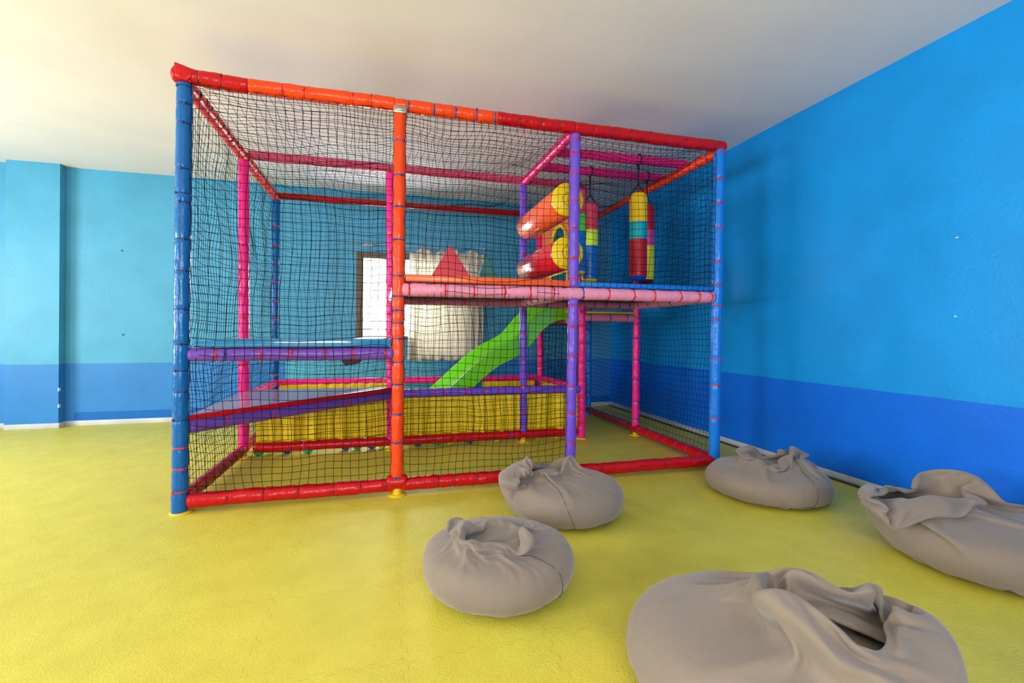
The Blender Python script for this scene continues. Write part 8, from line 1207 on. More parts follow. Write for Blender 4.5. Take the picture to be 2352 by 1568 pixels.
[-210,226,4,-3,3,0,-3,-1,3,0,-2,2,1,0,2,-1,-2,1,-1,2,1,-2,-2,3,1,-14,1,0,-3,-9,11,-1,-4,-1,-5,2,3,-4,-7,7,0,-8,2,4,-4,-1,5,-5,1,-11,3,-3,-4,11,-6,-2,4,-1,2,-4,
-4,12,-3,0,-5,-3,2,-3,3,4,-4,4,-4,10,-2,6,-6,0,3,3,6,-4,-3,5,-5,19,-11,6,-2,2,0,-1,8,-14,6,5,-8,15,-2,7,-3,0,-5,3,2,-1,-2,0,5,-1,0,0,-1,1,0,3,-4,-2,4,1,
-2,-12,1,-1,-2,-7,4,2,-1,-1,-7,1,-2,4,-2,-4,4,-2,-4,-3,7,-6,2,-1,-7,-4,1,1,3,-2,-2,1,1,-2,1,1,-1,2,2,-5,-5,2,1,4,-2,-1,0,2,13,-9,-1,2,-3,9,3,-3,0,5,1,1,
-1,-6,5,13,-7,4,-6,9,-1,-5,0,8,-6,12,-2,4,0,-2,-1,1,1,-1,0,1,1,-1,2,0,-2,2,0,0,0,1,0,1,-3,-12,-5,2,4,-4,1,-5,4,-2,-5,-1,0,-1,2,-5,2,0,-4,-1,1,-2,1,-3,
-3,-6,3,0,1,-2,1,2,-6,3,4,-3,3,-5,1,-1,-2,4,-5,6,-1,-5,1,2,14,-9,-2,3,6,-3,5,-1,3,-1,3,0,1,-6,9,6,-4,2,1,3,-5,8,-8,6,1,5,5,-3,-2,2,4,-8,3,3,1,0,
-3,2,2,1,0,-1,0,-1,1,0,1,1,-14,0,0,0,-5,-2,3,0,-5,-2,-1,5,-9,3,-1,-1,-2,-1,0,2,-8,6,-1,-3,-7,-3,1,2,-4,5,-1,-2,1,0,4,-3,4,-9,2,2,-4,2,7,-6,-3,4,-2,6,
-3,8,-8,1,5,3,5,-5,8,-6,5,0,3,-9,7,10,-5,-1,8,-5,4,2,-3,1,2,6,0,0,2,1,1,-5,3,0,3,0,-2,-1,6,-1,-1,-1,1,-2,-2,0,2,0,-11,1,-2,5,-1,-8,-1,2,-4,-3,1,-3,
5,-6,-1,-2,-1,1,0,-4,-1,1,7,-7,-10,-2,-1,4,-3,6,-3,-1,1,-2,10,-11,9,-11,4,-3,-1,9,-2,-4,2,-5,7,-1,-3,19,-12,-3,1,1,7,4,-4,4,1,0,3,-4,1,11,-6,1,9,-9,13,-5,1,-5,
12,-8,3,8,3,-3,-3,3,-3,3,-2,2,2,0,0,-3,1,1,1,-3,0,1,-3,2,2,-14,-1,0,5,2,-4,-3,-6,-1,-1,-3,-6,12,3,-13,-3,2,-6,13,-12,-2,14,-11,-11,5,-5,5,-1,8,-11,-2,1,5,7,-10,
0,-2,6,-4,1,0,-4,11,-9,-1,1,4,-5,23,-8,-10,0,4,-1,11,-6,8,2,-5,9,-15,16,1,-2,-1,7,-2,1,3,1,-1,0,-2,15,2,-9,1,1,3,-6,6,1,0,-3,1,-2,2,3,0,-2,-1,0,1,-4,3,
8,-25,0,6,-5,8,-5,15,-21,-7,0,1,-4,0,9,6,-12,-13,5,5,-5,-1,5,-6,-4,-3,5,0,-2,3,-11,5,1,0,0,1,-3,5,-4,2,-1,-3,-3,6,1,-3,4,-4,-5,28,-6,-8,-6,4,6,-4,1,18,-8,0,
-4,-6,18,1,6,-8,12,-7,-7,4,-1,4,5,5,8,-9,-6,9,-5,7,-6,7,-1,0,-1,-4,5,1,1,-5,4,-1,0,0,-2,1,-5,-2,-11,-1,4,2,-2,6,6,-17,-11,3,-4,3,0,11,4,-22,-9,12,-5,12,-13,-4,
4,6,-4,-7,-5,5,6,1,-9,0,3,0,5,-10,3,2,-1,-2,-2,10,-2,-5,-1,-3,4,13,2,-4,-4,2,1,-3,4,12,6,-14,16,-25,19,4,-1,-2,16,-10,4,-5,-6,4,12,-1,0,-1,1,5,-6,9,-9,5,3,0,
-3,2,-2,4,0,0,1,-3,1,-4,0,-4,0,-3,4,-12,-2,6,0,-8,12,4,-22,-6,1,8,-5,0,14,-11,-16,4,-4,15,-6,-10,5,6,-9,-10,5,4,1,1,-2,-1,3,-5,1,-2,1,3,-4,3,-3,0,10,-12,-4,6,
12,-7,10,0,-9,-2,9,6,-14,15,12,-7,-4,-6,15,-5,-2,6,9,-2,2,-4,-1,3,5,-3,-6,9,1,3,-6,9,-11,11,2,-1,-4,5,-1,0,1,-2,-2,0,-1,-4,3,-4,3,-11,11,-8,1,-8,6,-9,0,16,-8,-17,
-7,13,-1,-10,8,6,-8,-12,-1,10,1,-8,3,-2,-11,4,0,3,-2,1,2,1,-1,-3,-1,2,-2,2,-2,-2,-2,2,9,-9,1,8,-6,8,0,3,-5,-5,6,17,-9,-6,8,10,-13,4,10,1,-6,2,11,-8,9,-6,3,4,
0,-4,-3,8,0,2,3,-6,7,-1,2,-2,2,2,2,-2,-5,-2,3,1,-3,-2,5,-4,5,-21,9,-3,12,-11,-7,6,-12,9,9,-14,-23,19,4,-11,-4,7,6,-9,-13,15,-2,-5,1,-12,1,11,-8,0,-3,2,6,-2,-4,7,
-4,-4,-1,1,0,2,-2,2,2,-2,2,-2,-8,15,-3,9,0,-7,-5,16,8,-8,-5,4,-5,8,9,2,-4,2,13,-18,13,-8,5,6,0,-5,-4,7,5,5,-4,-3,7,-5,1,1,3,2,-1,-1,-6,3,2,1,-4,1,-1,-6,
4,-5,-4,-9,17,0,-8,-1,-10,1,3,7,-27,12,-3,11,-23,4,15,-3,-17,14,-5,-3,1,-16,11,8,-9,-6,2,0,5,-2,-3,14,-8,-11,-1,5,3,4,-4,1,-1,-1,0,-1,-7,19,-8,5,12,-6,-11,3,17,0,-5,-4,
-2,13,1,1,-3,4,13,-9,4,-6,-1,10,1,-6,-2,8,5,0,-1,0,1,-1,1,2,3,-1,-1,1,-2,1,0,-2,-1,-4,3,-4,4,-11,1,-3,7,-4,2,-6,-8,7,-6,-1,-9,12,-16,20,-26,3,7,12,-19,9,-6,-6,
3,0,1,0,-9,-2,9,-5,1,3,-1,5,-8,-10,8,1,0,1,2,-3,1,-1,2,-1,2,4,-5,8,6,-1,-9,2,13,2,-7,-2,3,13,-4,5,-3,0,10,-11,13,-6,3,-2,0,6,-8,12,-1,2,0,-5,7,-2,3,2,
0,-4,3,-1,1,-2,0,-2,-4,7,-2,-8,6,-8,0,-5,7,-2,-9,2,6,-6,-6,-16,22,-19,12,-4,-2,-10,5,-1,5,0,-5,-4,-10,20,-14,0,-1,-3,-3,1,5,15,-11,-6,-4,7,-6,0,1,1,1,-2,5,-3,6,-3,
5,-9,5,6,5,-3,-7,9,0,5,0,4,-6,3,10,1,-5,15,-5,-11,11,-6,6,6,-4,-3,-2,10,0,3,-5,8,-2,0,0,4,0,-2,4,-2,0,0,-1,-10,10,-6,0,2,-5,0,-3,-4,4,-1,-3,-2,-1,0,-4,-9,
7,-9,7,-5,-4,-1,-3,2,-4,5,-7,-3,-1,7,-9,6,-4,-4,0,0,5,4,-8,-3,8,-9,1,0,5,2,-5,2,1,2,6,-1,-7,2,3,-5,9,0,4,-3,2,5,0,-1,1,6,4,2,-1,2,5,0,-7,9,5,-2,
-17,10,-4,7,6,3,-2,2,1,0,1,2,0,1,2,1,-2,0,0,-2,1,-2,1,-2,-3,-7,4,-4,0,-3,-2,-1,-3,0,-2,-1,-2,1,-2,-3,-3,-3,-3,-1,-4,0,-2,-2,0,3,-5,2,-1,-4,-2,1,0,-3,1,1,
1,-1,2,0,2,1,2,1,2,2,1,5,-5,-10,3,-5,8,0,8,-5,7,2,0,5,1,1,9,-3,0,-1,8,-1,2,9,-1,1,-32,20,7,0,-7,7,5,1,0,0,1,1,-1,3,1,1,-1,0,1,1,-2,0,-1,-1,
0,-12,0,-4,-1,-2,-2,-1,-2,1,-2,-1,-1,2,1,-5,-1,-2,-1,0,-3,-1,-3,-2,-2,-8,0,-2,-2,0,-1,-1,0,0,2,-1,2,1,1,2,1,0,1,3,2,0,0,2,1,-12,6,2,5,-3,-5,2,6,6,10,1,
-4,5,5,0,-1,3,2,-3,-1,-3,9,3,-6,9,-8,-18,7,20,2,-1,-1,1,1,-1,0,4,-3,3,0,1,-1,2,1,-2,3,-1,0,-24,-2,-2,-1,0,0,-1,0,0,0,-1,0,0,4,-2,-9,8,-3,-2,3,-1,0,-2,
-3,-23,-1,0,-1,1,0,0,1,0,1,2,-1,4,1,1,1,0,1,0,1,1,0,7,-6,5,-6,5,-11,-2,0,14,20,11,-6,-4,-2,-3,1,0,0,-4,19,-19,11,-3,2,-2,14,-26,-8,5,20,13,-5,2,-1,0,1,-1,
1,4,-5,4,1,-1,-3,9,-9,3,0,7,-1,-32,-4,1,1,0,1,-1,1,1,-3,1,-2,-2,15,-3,-9,-5,6,3,-1,2,0,0,0,-39,3,0,-1,7,-4,3,-2,7,-1,-3,0,10,2,0,-2,1,-4,1,0,-1,0,-3,
26,-22,-5,-5,3,2,5,38,-10,-9,-8,2,6,1,2,6,2,4,4,4,-5,-6,2,4,-38,14,1,10,22,-9,1,4,0,0,0,-1,1,1,0,1,2,1,-10,-4,12,1,3,3,-2,-33,-5,4,-2,2,1,1,-1,2,-4,4,
-6,13,-4,0,-6,-1,2,3,2,2,4,-3,2,-44,1,2,2,3,4,-5,11,-3,-5,1,1,4,9,-3,-3,9,-11,5,-3,2,2,1,-5,-6,-5,4,2,3,16,-17,8,4,-4,8,3,-4,7,7,4,5,6,-8,-2,4,5,3,
-44,14,14,11,2,-3,0,2,-1,0,-2,1,2,0,0,2,-2,-7,-3,11,3,5,-7,1,7,-36,0,-4,2,2,1,-2,3,0,-2,4,2,-6,5,0,3,-2,-7,10,-3,-4,11,0,4,-48,1,1,2,6,17,-15,2,-2,-5,5,
8,-5,14,-13,2,5,-2,5,-2,-3,0,1,-2,-11,5,2,1,1,-1,3,-7,6,5,4,17,-26,13,6,8,5,0,2,3,-7,11,-4,-29,24,1,6,-2,0,1,-1,-1,-1,-2,2,2,-1,-3,1,-5,-2,12,1,-1,4,-13,10,
7,-34,-1,-2,-1,0,6,-8,6,-2,0,7,-2,1,4,0,10,-5,-21,7,-5,7,6,4,11,-54,1,1,2,15,0,-11,16,-3,-11,12,-6,1,3,0,5,2,0,-3,-1,-3,1,3,-7,5,-3,-2,-2,-4,8,-1,0,3,-1,3,
35,-22,-9,-2,13,-1,12,5,5,-10,-4,7,-6,8,2,1,1,0,-2,1,-1,0,-4,2,-1,-1,-12,11,-8,6,10,-1,-4,2,-11,12,9,-31,-5,0,-6,3,5,-5,6,-3,5,6,-5,5,7,0,1,-3,-19,-10,1,11,4,0,
19,-48,13,-15,1,7,1,13,5,-13,1,6,-4,3,-5,7,1,-1,6,-5,2,0,0,-2,-3,-11,3,-2,4,7,-4,-1,-1,1,10,5,25,-10,-22,2,0,-3,16,3,9,6,-4,-11,1,9,4,0,-1,0,-4,8,-7,2,-4,4,
1,-15,8,5,-15,1,9,6,-10,3,-3,12,7,-32,-4,2,-8,1,11,5,-19,14,9,-3,0,6,-1,-2,1,2,-20,-2,-3,9,-3,-2,2,-9,-3,-15,7,-2,-2,30,-10,-13,12,-4,14,-7,-2,-5,-5,6,6,3,-1,6,-1,-2,
-15,-7,0,4,11,12,-22,0,11,-12,21,13,8,-4,-21,-5,-2,7,19,-14,-9,21,19,-9,-14,13,4,-4,-3,6,-5,4,-1,-2,0,1,-1,-2,-3,-5,-6,6,8,-24,8,8,8,6,1,-26,-7,1,19,-25,12,-1,3,-12,17,6,
-14,15,-1,0,-1,-4,-18,20,-27,4,3,3,7,-12,-19,-2,3,-1,9,21,-18,-1,10,9,16,-32,-4,7,0,3,1,0,4,3,-7,3,5,-23,16,-8,7,-3,1,-2,-6,4,22,14,2,-7,-15,-8,3,8,19,-24,-15,1,37,9,
-8,-45,-4,20,17,-1,-2,-10,4,10,-9,-15,1,-6,9,15,16,0,-5,0,-11,1,14,-18,-16,13,-10,-1,-4,-11,10,18,9,11,-9,-10,-15,-3,18,-1,-3,9,-2,13,4,2,-1,-43,-1,0,13,-5,10,-7,-1,16,9,-6,-11,-3,
-9,6,20,18,0,-18,-5,0,10,-12,-22,15,1,-17,-13,1,23,29,0,-35,4,11,2,9,-4,-3,4,-5,11,8,-2,-5,10,-42,-6,2,9,-3,12,-11,8,-5,7,10,-13,-7,-1,-3,19,30,-1,-3,-23,-12,25,-5,-36,29,-20,-20,
5,5,34,21,-2,-4,-26,8,-21,22,-7,6,1,2,0,7,1,-4,10,-35,-3,6,-3,7,-3,-3,10,14,-20,6,-1,-19,-13,-4,0,54,7,12,-23,-12,22,-7,-41,17,-3,-22,10,22,44,-1,-13,-24,-4,18,0,-22,-10,9,15,-11,
6,0,3,0,13,-27,-1,1,0,-1,7,4,-12,-15,-11,-7,34,22,-6,-40,-5,8,59,1,-27,2,22,-11,-47,12,9,-24,-9,74,-6,-29,-22,15,19,21,-1,-2,-2,-10,-8,-2,1,-5,1,-3,18,-21,3,-2,-14,9,-12,-8,-9,4,
2,-3,17,10,18,-1,-25,-7,62,-9,-23,17,-1,-4,-46,-4,11,-17,-14,36,25,-11,-14,26,2,0,15,10,-4,9,-25,-21,19,-22,4,1,14,-20,6,4,-19,12,-18,-28,9,-4,1,14,17,8,-3,4,7,14,19,-7,-9,-1,-1,-17,
3,-29,-5,1,-4,8,15,4,4,10,-7,13,26,-4,1,5,-38,10,-14,-10,6,4,15,-25,11,3,-1,-42,42,-36,-22,6,18,21,16,-19,8,4,4,14,0,5,-10,-14,-12,16,-4,11,-4,-20,2,-4,8,7,-3,-4,-1,6,26,19,
3,-28,-10,11,-21,-6,2,13,10,-17,1,0,2,-12,-9,-6,-12,7,9,16,13,2,-6,-11,6,2,-8,-6,1,1,9,27,-32,6,16,-18,14,0,-4,-3,0,-6,-11,11,8,11,3,4,-14,-6,-14,5,-2,-14,31,8,-6,-10,0,-27,
26,-9,-6,2,8,5,4,-16,-1,-1,-9,3,3,2,3,9,13,14,-28,4,3,4,2,3,-2,2,-4,1,-3,-11,-4,1,-7,15,9,-1,-3,-12,-13,-9,35,14,-3,-14,-11,-8,-7,6,20,10,3,-9,-22,-6,3,10,5,-11,0,7,
-1,1,3,34,-33,11,-4,-3,2,3,-14,5,14,-2,-20,-11,-1,12,15,12,-1,-5,-11,-13,-11,13,23,-25,28,-1,-21,5,-9,-1,-2,2,17,11,1,-12,-13,7,0,6,-7,-10,-4,-5,14],
[-211,211,-15,9,-2,2,4,-1,-8,3,11,-7,-4,6,2,2,1,1,0,1,1,3,0,0,-1,13,-1,-1,0,2,2,-6,0,-4,6,-7,8,1,-8,8,0,-10,2,7,-7,6,-3,1,-1,-11,3,1,5,-10,6,-9,6,-8,4,-1,
4,-7,-9,4,2,0,-5,0,-2,0,3,-1,7,-15,6,-8,3,0,-3,-1,1,-2,3,0,-1,10,-4,-2,-5,10,-8,-2,13,-12,4,-3,-2,7,0,7,2,-3,0,2,-4,9,-6,-1,2,4,2,1,1,0,2,1,2,3,-4,1,
4,8,0,1,-1,0,-1,1,-2,-2,2,-3,1,7,-6,0,2,1,-2,-7,3,2,5,-5,1,-3,-8,7,-5,1,-10,12,-5,-1,-1,-5,5,-3,-11,4,2,-2,-12,5,10,-3,-5,1,8,-18,7,1,-6,2,-3,-1,0,1,-1,1,
-1,2,3,-1,-1,3,0,6,-12,6,-1,-4,-5,11,0,6,-1,2,-2,-2,4,4,-6,1,8,-4,2,3,3,2,-1,1,0,1,1,-4,8,9,0,1,-3,0,-1,-2,2,1,0,-2,-4,3,5,-3,0,-2,4,-6,-1,1,5,-2,
1,-9,2,-3,-1,0,-2,1,-2,2,-2,-4,1,-7,2,-5,0,-3,-1,8,-4,-1,-2,-2,17,-23,1,3,-1,-1,-3,3,-3,1,1,0,-3,4,-4,2,1,3,1,3,-5,0,-2,0,0,-2,11,-2,2,3,0,-8,7,3,-1,0,
0,6,-2,3,2,2,-1,3,0,-1,1,1,12,0,-1,1,0,-1,-1,-2,3,0,1,-3,0,-1,4,-1,-2,0,2,-2,-2,0,4,0,-3,-4,-5,5,-7,4,-7,7,-6,5,-4,-9,11,-13,0,-1,-1,-1,1,3,-6,-4,2,6,
4,-16,3,-2,1,2,-4,2,-2,1,-2,3,-2,-2,2,0,-2,6,-1,1,3,-1,-8,4,-4,1,7,4,1,-1,3,-8,7,1,4,-1,-5,3,4,5,1,2,-2,5,2,0,-3,3,7,2,0,-4,0,2,4,-4,1,0,-3,1,
-1,4,0,0,-2,0,2,-4,0,0,5,0,-5,-4,-8,5,-1,0,1,-7,4,4,-5,-7,1,-7,3,-2,-2,-5,8,-11,5,1,2,0,3,-14,2,-2,2,1,-2,-2,4,-2,-5,5,-1,-1,4,1,-6,0,4,-6,11,2,-10,2,
0,-5,6,11,-2,2,-7,8,-6,9,-7,2,3,-8,19,4,-5,4,-6,6,2,-1,3,-4,-1,14,-1,0,-4,-3,2,4,0,2,-4,0,-2,3,-1,3,-1,-3,1,-3,3,-1,5,-7,-3,3,-6,2,-5,5,-1,-5,0,8,-7,-11,
7,-10,-2,2,-3,2,-4,-8,17,-6,1,2,-3,-8,7,-9,1,-3,2,0,2,-3,-4,9,-8,3,2,-1,3,-3,-1,-2,4,5,-4,-2,3,-10,20,-2,-8,8,2,-4,1,3,0,3,-16,29,2,-10,-1,6,-3,6,0,0,5,-6,
0,14,4,-4,-1,-4,0,-7,12,2,-5,1,-2,4,-5,2,-1,0,-4,7,0,-9,0,5,-1,-3,5,-8,-5,12,-14,4,2,-7,0,1,2,-18,14,-7,-8,1,-7,11,0,-3,3,-4,-3,-2,16,-16,1,-3,-9,14,0,-9,4,-1,
2,-5,3,-2,3,5,0,-9,0,6,-4,1,2,4,4,-3,-2,13,-12,9,-12,10,-1,4,5,15,-19,3,2,-1,7,1,0,2,2,0,9,-9,10,2,-2,-2,0,-7,3,5,1,-3,3,-2,1,-4,5,-4,-5,4,0,0,-8,5,
4,3,-3,-9,-3,6,-15,16,-10,0,8,-4,-10,-3,3,1,-11,-2,-2,8,-8,11,-6,-1,-6,1,18,-23,1,4,2,-4,-2,3,-1,-3,3,5,-8,-4,3,4,8,-12,6,-1,0,-1,0,6,1,-5,2,13,-14,6,-7,6,5,8,
13,-12,-14,12,1,-2,8,4,-2,6,-1,7,-3,-5,-1,9,3,-5,4,-2,-6,2,3,-1,6,-8,3,1,1,-1,-9,4,-4,7,-4,-3,3,9,-7,-8,-3,3,-5,8,-8,0,9,-7,-8,-7,6,-1,-6,-10,8,5,-15,15,-5,-5,
-2,5,9,-15,1,3,-1,-8,7,-4,-1,4,-4,7,-6,-4,1,0,11,-5,-2,-2,10,-3,-2,2,1,-4,5,2,-2,7,-16,16,8,2,-1,-4,-7,11,-6,7,11,-1,-6,11,-4,5,-7,7,-7,3,6,4,-3,1,-2,-5,-2,5,
2,1,-1,-5,3,5,-5,-6,-2,8,-1,-3,0,8,-12,0,-2,5,-11,8,-5,-2,6,0,-14,-6,3,0,-7,0,12,-10,-8,10,-9,0,8,-9,10,-7,2,1,-3,-4,-1,-3,2,1,-1,3,5,-7,-2,1,2,-4,8,-5,4,3,
1,-10,8,6,-9,8,0,1,-3,10,4,-9,3,4,-3,2,1,15,1,-4,-5,10,-5,2,-3,14,-5,-5,1,7,2,0,0,-3,-9,5,-1,7,0,-3,-8,8,7,-7,-12,8,-1,3,3,-7,-6,10,-8,2,-6,4,-4,-1,0,12,
-25,1,-3,0,-2,1,2,-5,-3,6,-8,4,10,-14,2,-4,3,3,0,-1,-1,-13,7,-1,4,-2,1,2,-2,-5,5,-5,10,-5,4,2,-6,-1,9,4,-9,8,-8,17,-9,5,1,-10,7,6,-2,2,12,2,-8,6,-1,5,-8,10,
-5,9,3,-5,-2,0,1,5,1,1,-8,3,-3,0,2,4,-7,1,9,-2,-15,7,2,-5,9,-19,11,3,-4,-6,6,0,-6,-9,2,22,-38,17,-3,-7,-3,-3,-4,6,-3,8,-3,-3,3,-8,1,-4,4,-1,2,-1,4,-12,4,-2,
3,-2,-2,5,-4,-3,8,-6,14,-11,4,2,-7,2,10,1,-4,-3,-1,16,-12,7,2,-8,8,11,-4,-6,10,3,-2,4,-2,9,-6,3,-3,6,5,2,-6,2,-4,7,-2,-1,-2,3,-5,6,-8,5,0,0,2,1,-11,4,0,-2,
-5,12,-8,2,-8,4,6,-7,-5,-4,2,11,-28,25,-18,-6,1,1,-6,4,-2,6,-6,2,-6,3,1,-5,3,-4,7,-8,-2,4,-4,1,-2,-3,9,-1,-4,-2,6,-4,15,-13,0,3,0,2,-3,7,-4,7,2,-11,10,1,8,-4,
3,-5,3,10,-8,8,4,-5,11,-7,0,10,-9,12,-8,8,-4,2,4,-2,-3,1,3,-6,1,-2,6,-1,0,-4,3,-2,1,-3,2,-4,-8,16,-10,-1,-2,2,-11,10,2,-1,-14,-1,13,-12,-8,4,-1,-6,-3,2,-2,4,-6,2,
-4,8,-3,-4,-3,7,8,-16,-4,3,-2,3,-4,3,-1,3,-2,7,-7,-2,9,3,-8,4,-1,-2,2,1,0,9,-9,7,3,2,-5,7,2,-3,5,4,-2,7,0,11,-14,7,2,3,-9,13,-2,-2,-2,6,0,1,0,0,6,-6,
-2,-3,3,5,-3,-2,1,0,-8,-1,6,-4,-3,6,-1,1,-7,1,-3,-2,10,-12,-2,-1,-2,-2,-5,0,-5,-7,8,-4,-2,3,-1,-3,2,-4,1,4,-2,4,-1,-7,-4,-1,1,2,0,-5,2,-2,2,5,0,-2,0,10,-7,-1,
-5,6,-4,3,4,7,-4,6,-2,3,2,1,1,3,1,1,1,5,0,2,1,2,2,1,1,2,-3,2,2,2,0,3,-1,1,0,1,0,-1,1,0,0,-3,0,-2,-4,0,-2,-1,-3,11,-3,1,-4,-3,-2,0,-4,-7,3,-2,
-8,1,0,1,-3,-3,-2,-1,-3,-1,0,-4,3,3,1,1,-4,0,-2,-3,-2,-1,2,-1,2,-11,10,-2,0,1,1,-1,3,3,0,0,-9,9,2,-1,-1,12,1,1,1,1,1,1,0,1,0,2,0,1,2,-1,3,4,0,2,
2,3,1,2,0,2,1,1,-1,1,-1,2,-2,0,0,-6,2,4,2,-3,2,-3,-2,-3,0,0,1,-3,-3,-1,-4,-1,-4,-1,-3,0,-1,-2,0,-4,2,-1,-2,-1,-3,0,3,-3,-2,-4,-1,0,-3,1,6,-4,-3,2,-2,-1,
0,-5,6,-3,2,1,4,-3,-3,1,0,1,19,-4,-7,-3,4,16,1,-1,-3,1,0,1,1,-2,4,-2,-1,1,1,-2,-2,0,6,2,4,12,3,0,-1,2,-4,3,-2,1,-1,1,-2,2,-13,-4,7,2,2,2,9,-3,1,-1,
-3,-10,-3,-2,0,-2,-2,-1,-2,-3,-1,-2,2,1,-4,2,-5,1,1,1,-1,1,1,-9,3,-18,7,-2,15,-1,-8,-5,2,4,-5,-4,4,-3,0,1,-4,2,17,-20,15,-9,-5,-5,40,-23,2,2,5,10,3,-6,-1,0,0,2,
-1,1,0,0,1,-2,1,-2,-10,7,1,4,4,15,6,0,-1,-2,0,2,-3,0,2,-9,5,-3,-25,2,18,4,7,-20,23,1,3,-1,2,-25,-1,1,1,-1,-5,0,1,-8,-5,7,0,0,-4,5,-10,3,4,3,1,3,-1,6,
-21,-8,18,6,-13,-3,-4,1,-5,-6,4,-3,4,7,1,6,-4,0,0,-9,-8,6,1,-3,23,0,-5,-1,10,6,-4,-3,0,0,0,0,3,-2,0,2,1,-2,-12,-11,23,-1,-7,3,10,13,6,1,-2,-2,1,-1,0,-1,0,0,
-19,1,-4,-18,26,15,-18,2,14,2,6,2,3,-32,3,4,-2,5,-10,-1,-5,-9,5,2,7,-2,-2,-5,8,-11,11,6,-6,1,6,-8,-4,14,-17,-7,-4,4,-8,4,-3,1,1,-3,3,-2,2,5,6,2,8,-9,-3,-12,-3,-4,
39,-16,2,9,-1,-8,7,-1,0,2,-2,1,-1,2,-2,0,3,-18,-5,16,4,0,-7,-2,11,21,5,-5,-1,-2,1,-3,4,-3,2,2,-17,-30,3,2,19,13,3,4,-3,-5,9,7,4,-29,-1,7,-1,1,-17,20,-31,4,11,8,
5,-22,-4,11,-1,-4,3,11,0,8,0,5,-6,-26,-11,3,2,7,-8,-2,8,-4,1,-3,3,5,-9,3,9,4,10,8,-9,1,-11,-14,19,0,1,4,-6,-1,-1,6,-1,7,2,1,-5,-3,-6,14,-18,-3,8,6,-6,4,-13,11,
-2,32,0,-3,-1,-9,6,-11,10,0,3,-13,-23,-6,6,1,5,23,-4,4,-4,4,0,13,-1,-25,3,6,0,1,-1,-11,-25,8,19,-4,-6,-8,4,2,-6,6,9,0,8,5,-8,10,5,-47,4,3,3,-4,-2,2,2,1,1,-2,
9,-8,-4,2,9,6,4,4,2,6,4,-12,-17,5,3,3,1,3,-6,2,3,3,4,4,-6,-6,9,-2,-1,4,-9,-6,0,10,-15,7,4,28,-4,-3,-2,-3,-1,0,0,-1,0,-6,-24,3,10,5,-7,18,0,-11,-1,11,2,1,
7,-9,5,-6,-3,4,8,-43,-1,13,7,-14,10,-9,3,-3,-1,18,4,2,0,-3,-7,10,9,-36,2,0,-4,-1,3,0,4,1,0,-2,1,4,-11,5,8,-3,8,6,14,-7,5,3,-39,14,11,-2,2,3,-14,11,1,-1,3,-1,
-3,5,5,-4,5,6,-25,11,7,-4,-14,7,3,21,-4,-1,-7,4,1,-6,2,1,-4,-13,4,-9,-1,12,2,8,-2,-1,-16,21,-4,-3,-2,24,-4,-23,7,3,-19,-21,2,19,-1,-14,2,0,-2,8,10,10,1,-2,4,-19,-5,19,
6,-26,1,-5,-2,-3,7,4,-6,7,-2,-4,2,6,-10,-1,10,14,-12,-3,20,6,-4,0,-28,27,-6,-4,0,6,0,-4,-1,1,-2,-1,5,4,3,3,2,1,-20,26,-8,-5,-2,-3,-13,31,-8,5,-3,-12,9,5,-3,-6,5,-16,
-12,7,3,11,10,1,-9,7,-13,0,1,3,7,20,-19,-25,11,8,-30,1,14,-10,-9,0,-5,19,13,4,-3,-8,-5,7,9,-3,3,-1,-19,5,-14,6,-3,3,-1,1,9,-9,-8,6,8,-1,-7,2,19,9,-18,-12,7,19,10,-11,
-3,-16,-5,5,26,8,-2,-14,-23,19,16,0,2,-5,2,0,-8,8,7,-5,6,3,-2,-19,-34,-1,6,-3,5,15,-6,-3,4,0,-9,1,7,17,-5,-17,-1,-5,18,24,-6,2,-13,-16,-1,3,2,30,-3,2,-5,-6,6,10,-10,-4,
1,3,0,-14,6,19,2,-2,-4,-22,-17,-9,1,7,24,-2,-11,0,-3,5,-7,-15,-2,7,-4,1,15,19,-7,0,14,-1,-12,-18,8,11,7,-13,-3,24,13,6,0,-15,-1,-5,-7,-3,-6,-9,-2,26,5,11,-10,-10,-32,-11,18,8,
20,4,-23,-12,3,2,-14,-6,13,-17,5,25,5,-5,-7,5,9,15,-12,-15,16,9,-10,10,-10,22,-1,-9,4,20,-13,-18,0,4,6,-38,1,14,18,14,-19,-1,-18,-13,10,29,6,-14,-19,1,-6,-11,-5,5,18,-10,13,-11,-7,9,
-6,10,4,8,3,-3,10,9,10,0,-20,-6,-5,10,10,-10,26,-4,-2,-10,-11,-3,-30,0,42,1,-21,1,19,-21,-9,35,4,-31,-10,-27,5,-5,2,21,-1,4,21,8,14,-56,2,0,11,15,7,4,5,8,14,-38,-36,33,25,1,
-14,-10,41,-2,7,5,-3,-32,-50,16,21,-14,-4,14,22,5,-8,1,16,-66,-12,-3,10,4,19,4,-3,6,-14,4,30,23,-75,20,3,-3,27,12,5,-2,14,-61,13,23,19,-21,7,-8,13,8,15,1,-3,-16,-59,5,1,3,17,21,
-24,28,15,3,-8,-31,-29,-11,0,2,1,21,25,-17,-12,22,11,-5,-36,1,8,0,30,14,1,4,3,-27,9,-21,28,-18,10,14,8,19,-11,-4,-28,-24,-22,6,13,27,5,6,-36,4,10,14,14,6,-12,-38,-22,0,5,8,6,10,
5,-13,8,14,-38,12,-1,4,34,-1,14,0,2,-33,5,38,-25,-5,15,11,0,3,-17,-36,-14,5,20,8,3,11,-4,7,-34,6,-7,16,-11,-1,18,4,-6,-22,-14,-2,12,-2,-4,-3,29,-11,-7,-9,3,22,20,-25,24,12,-7,2,
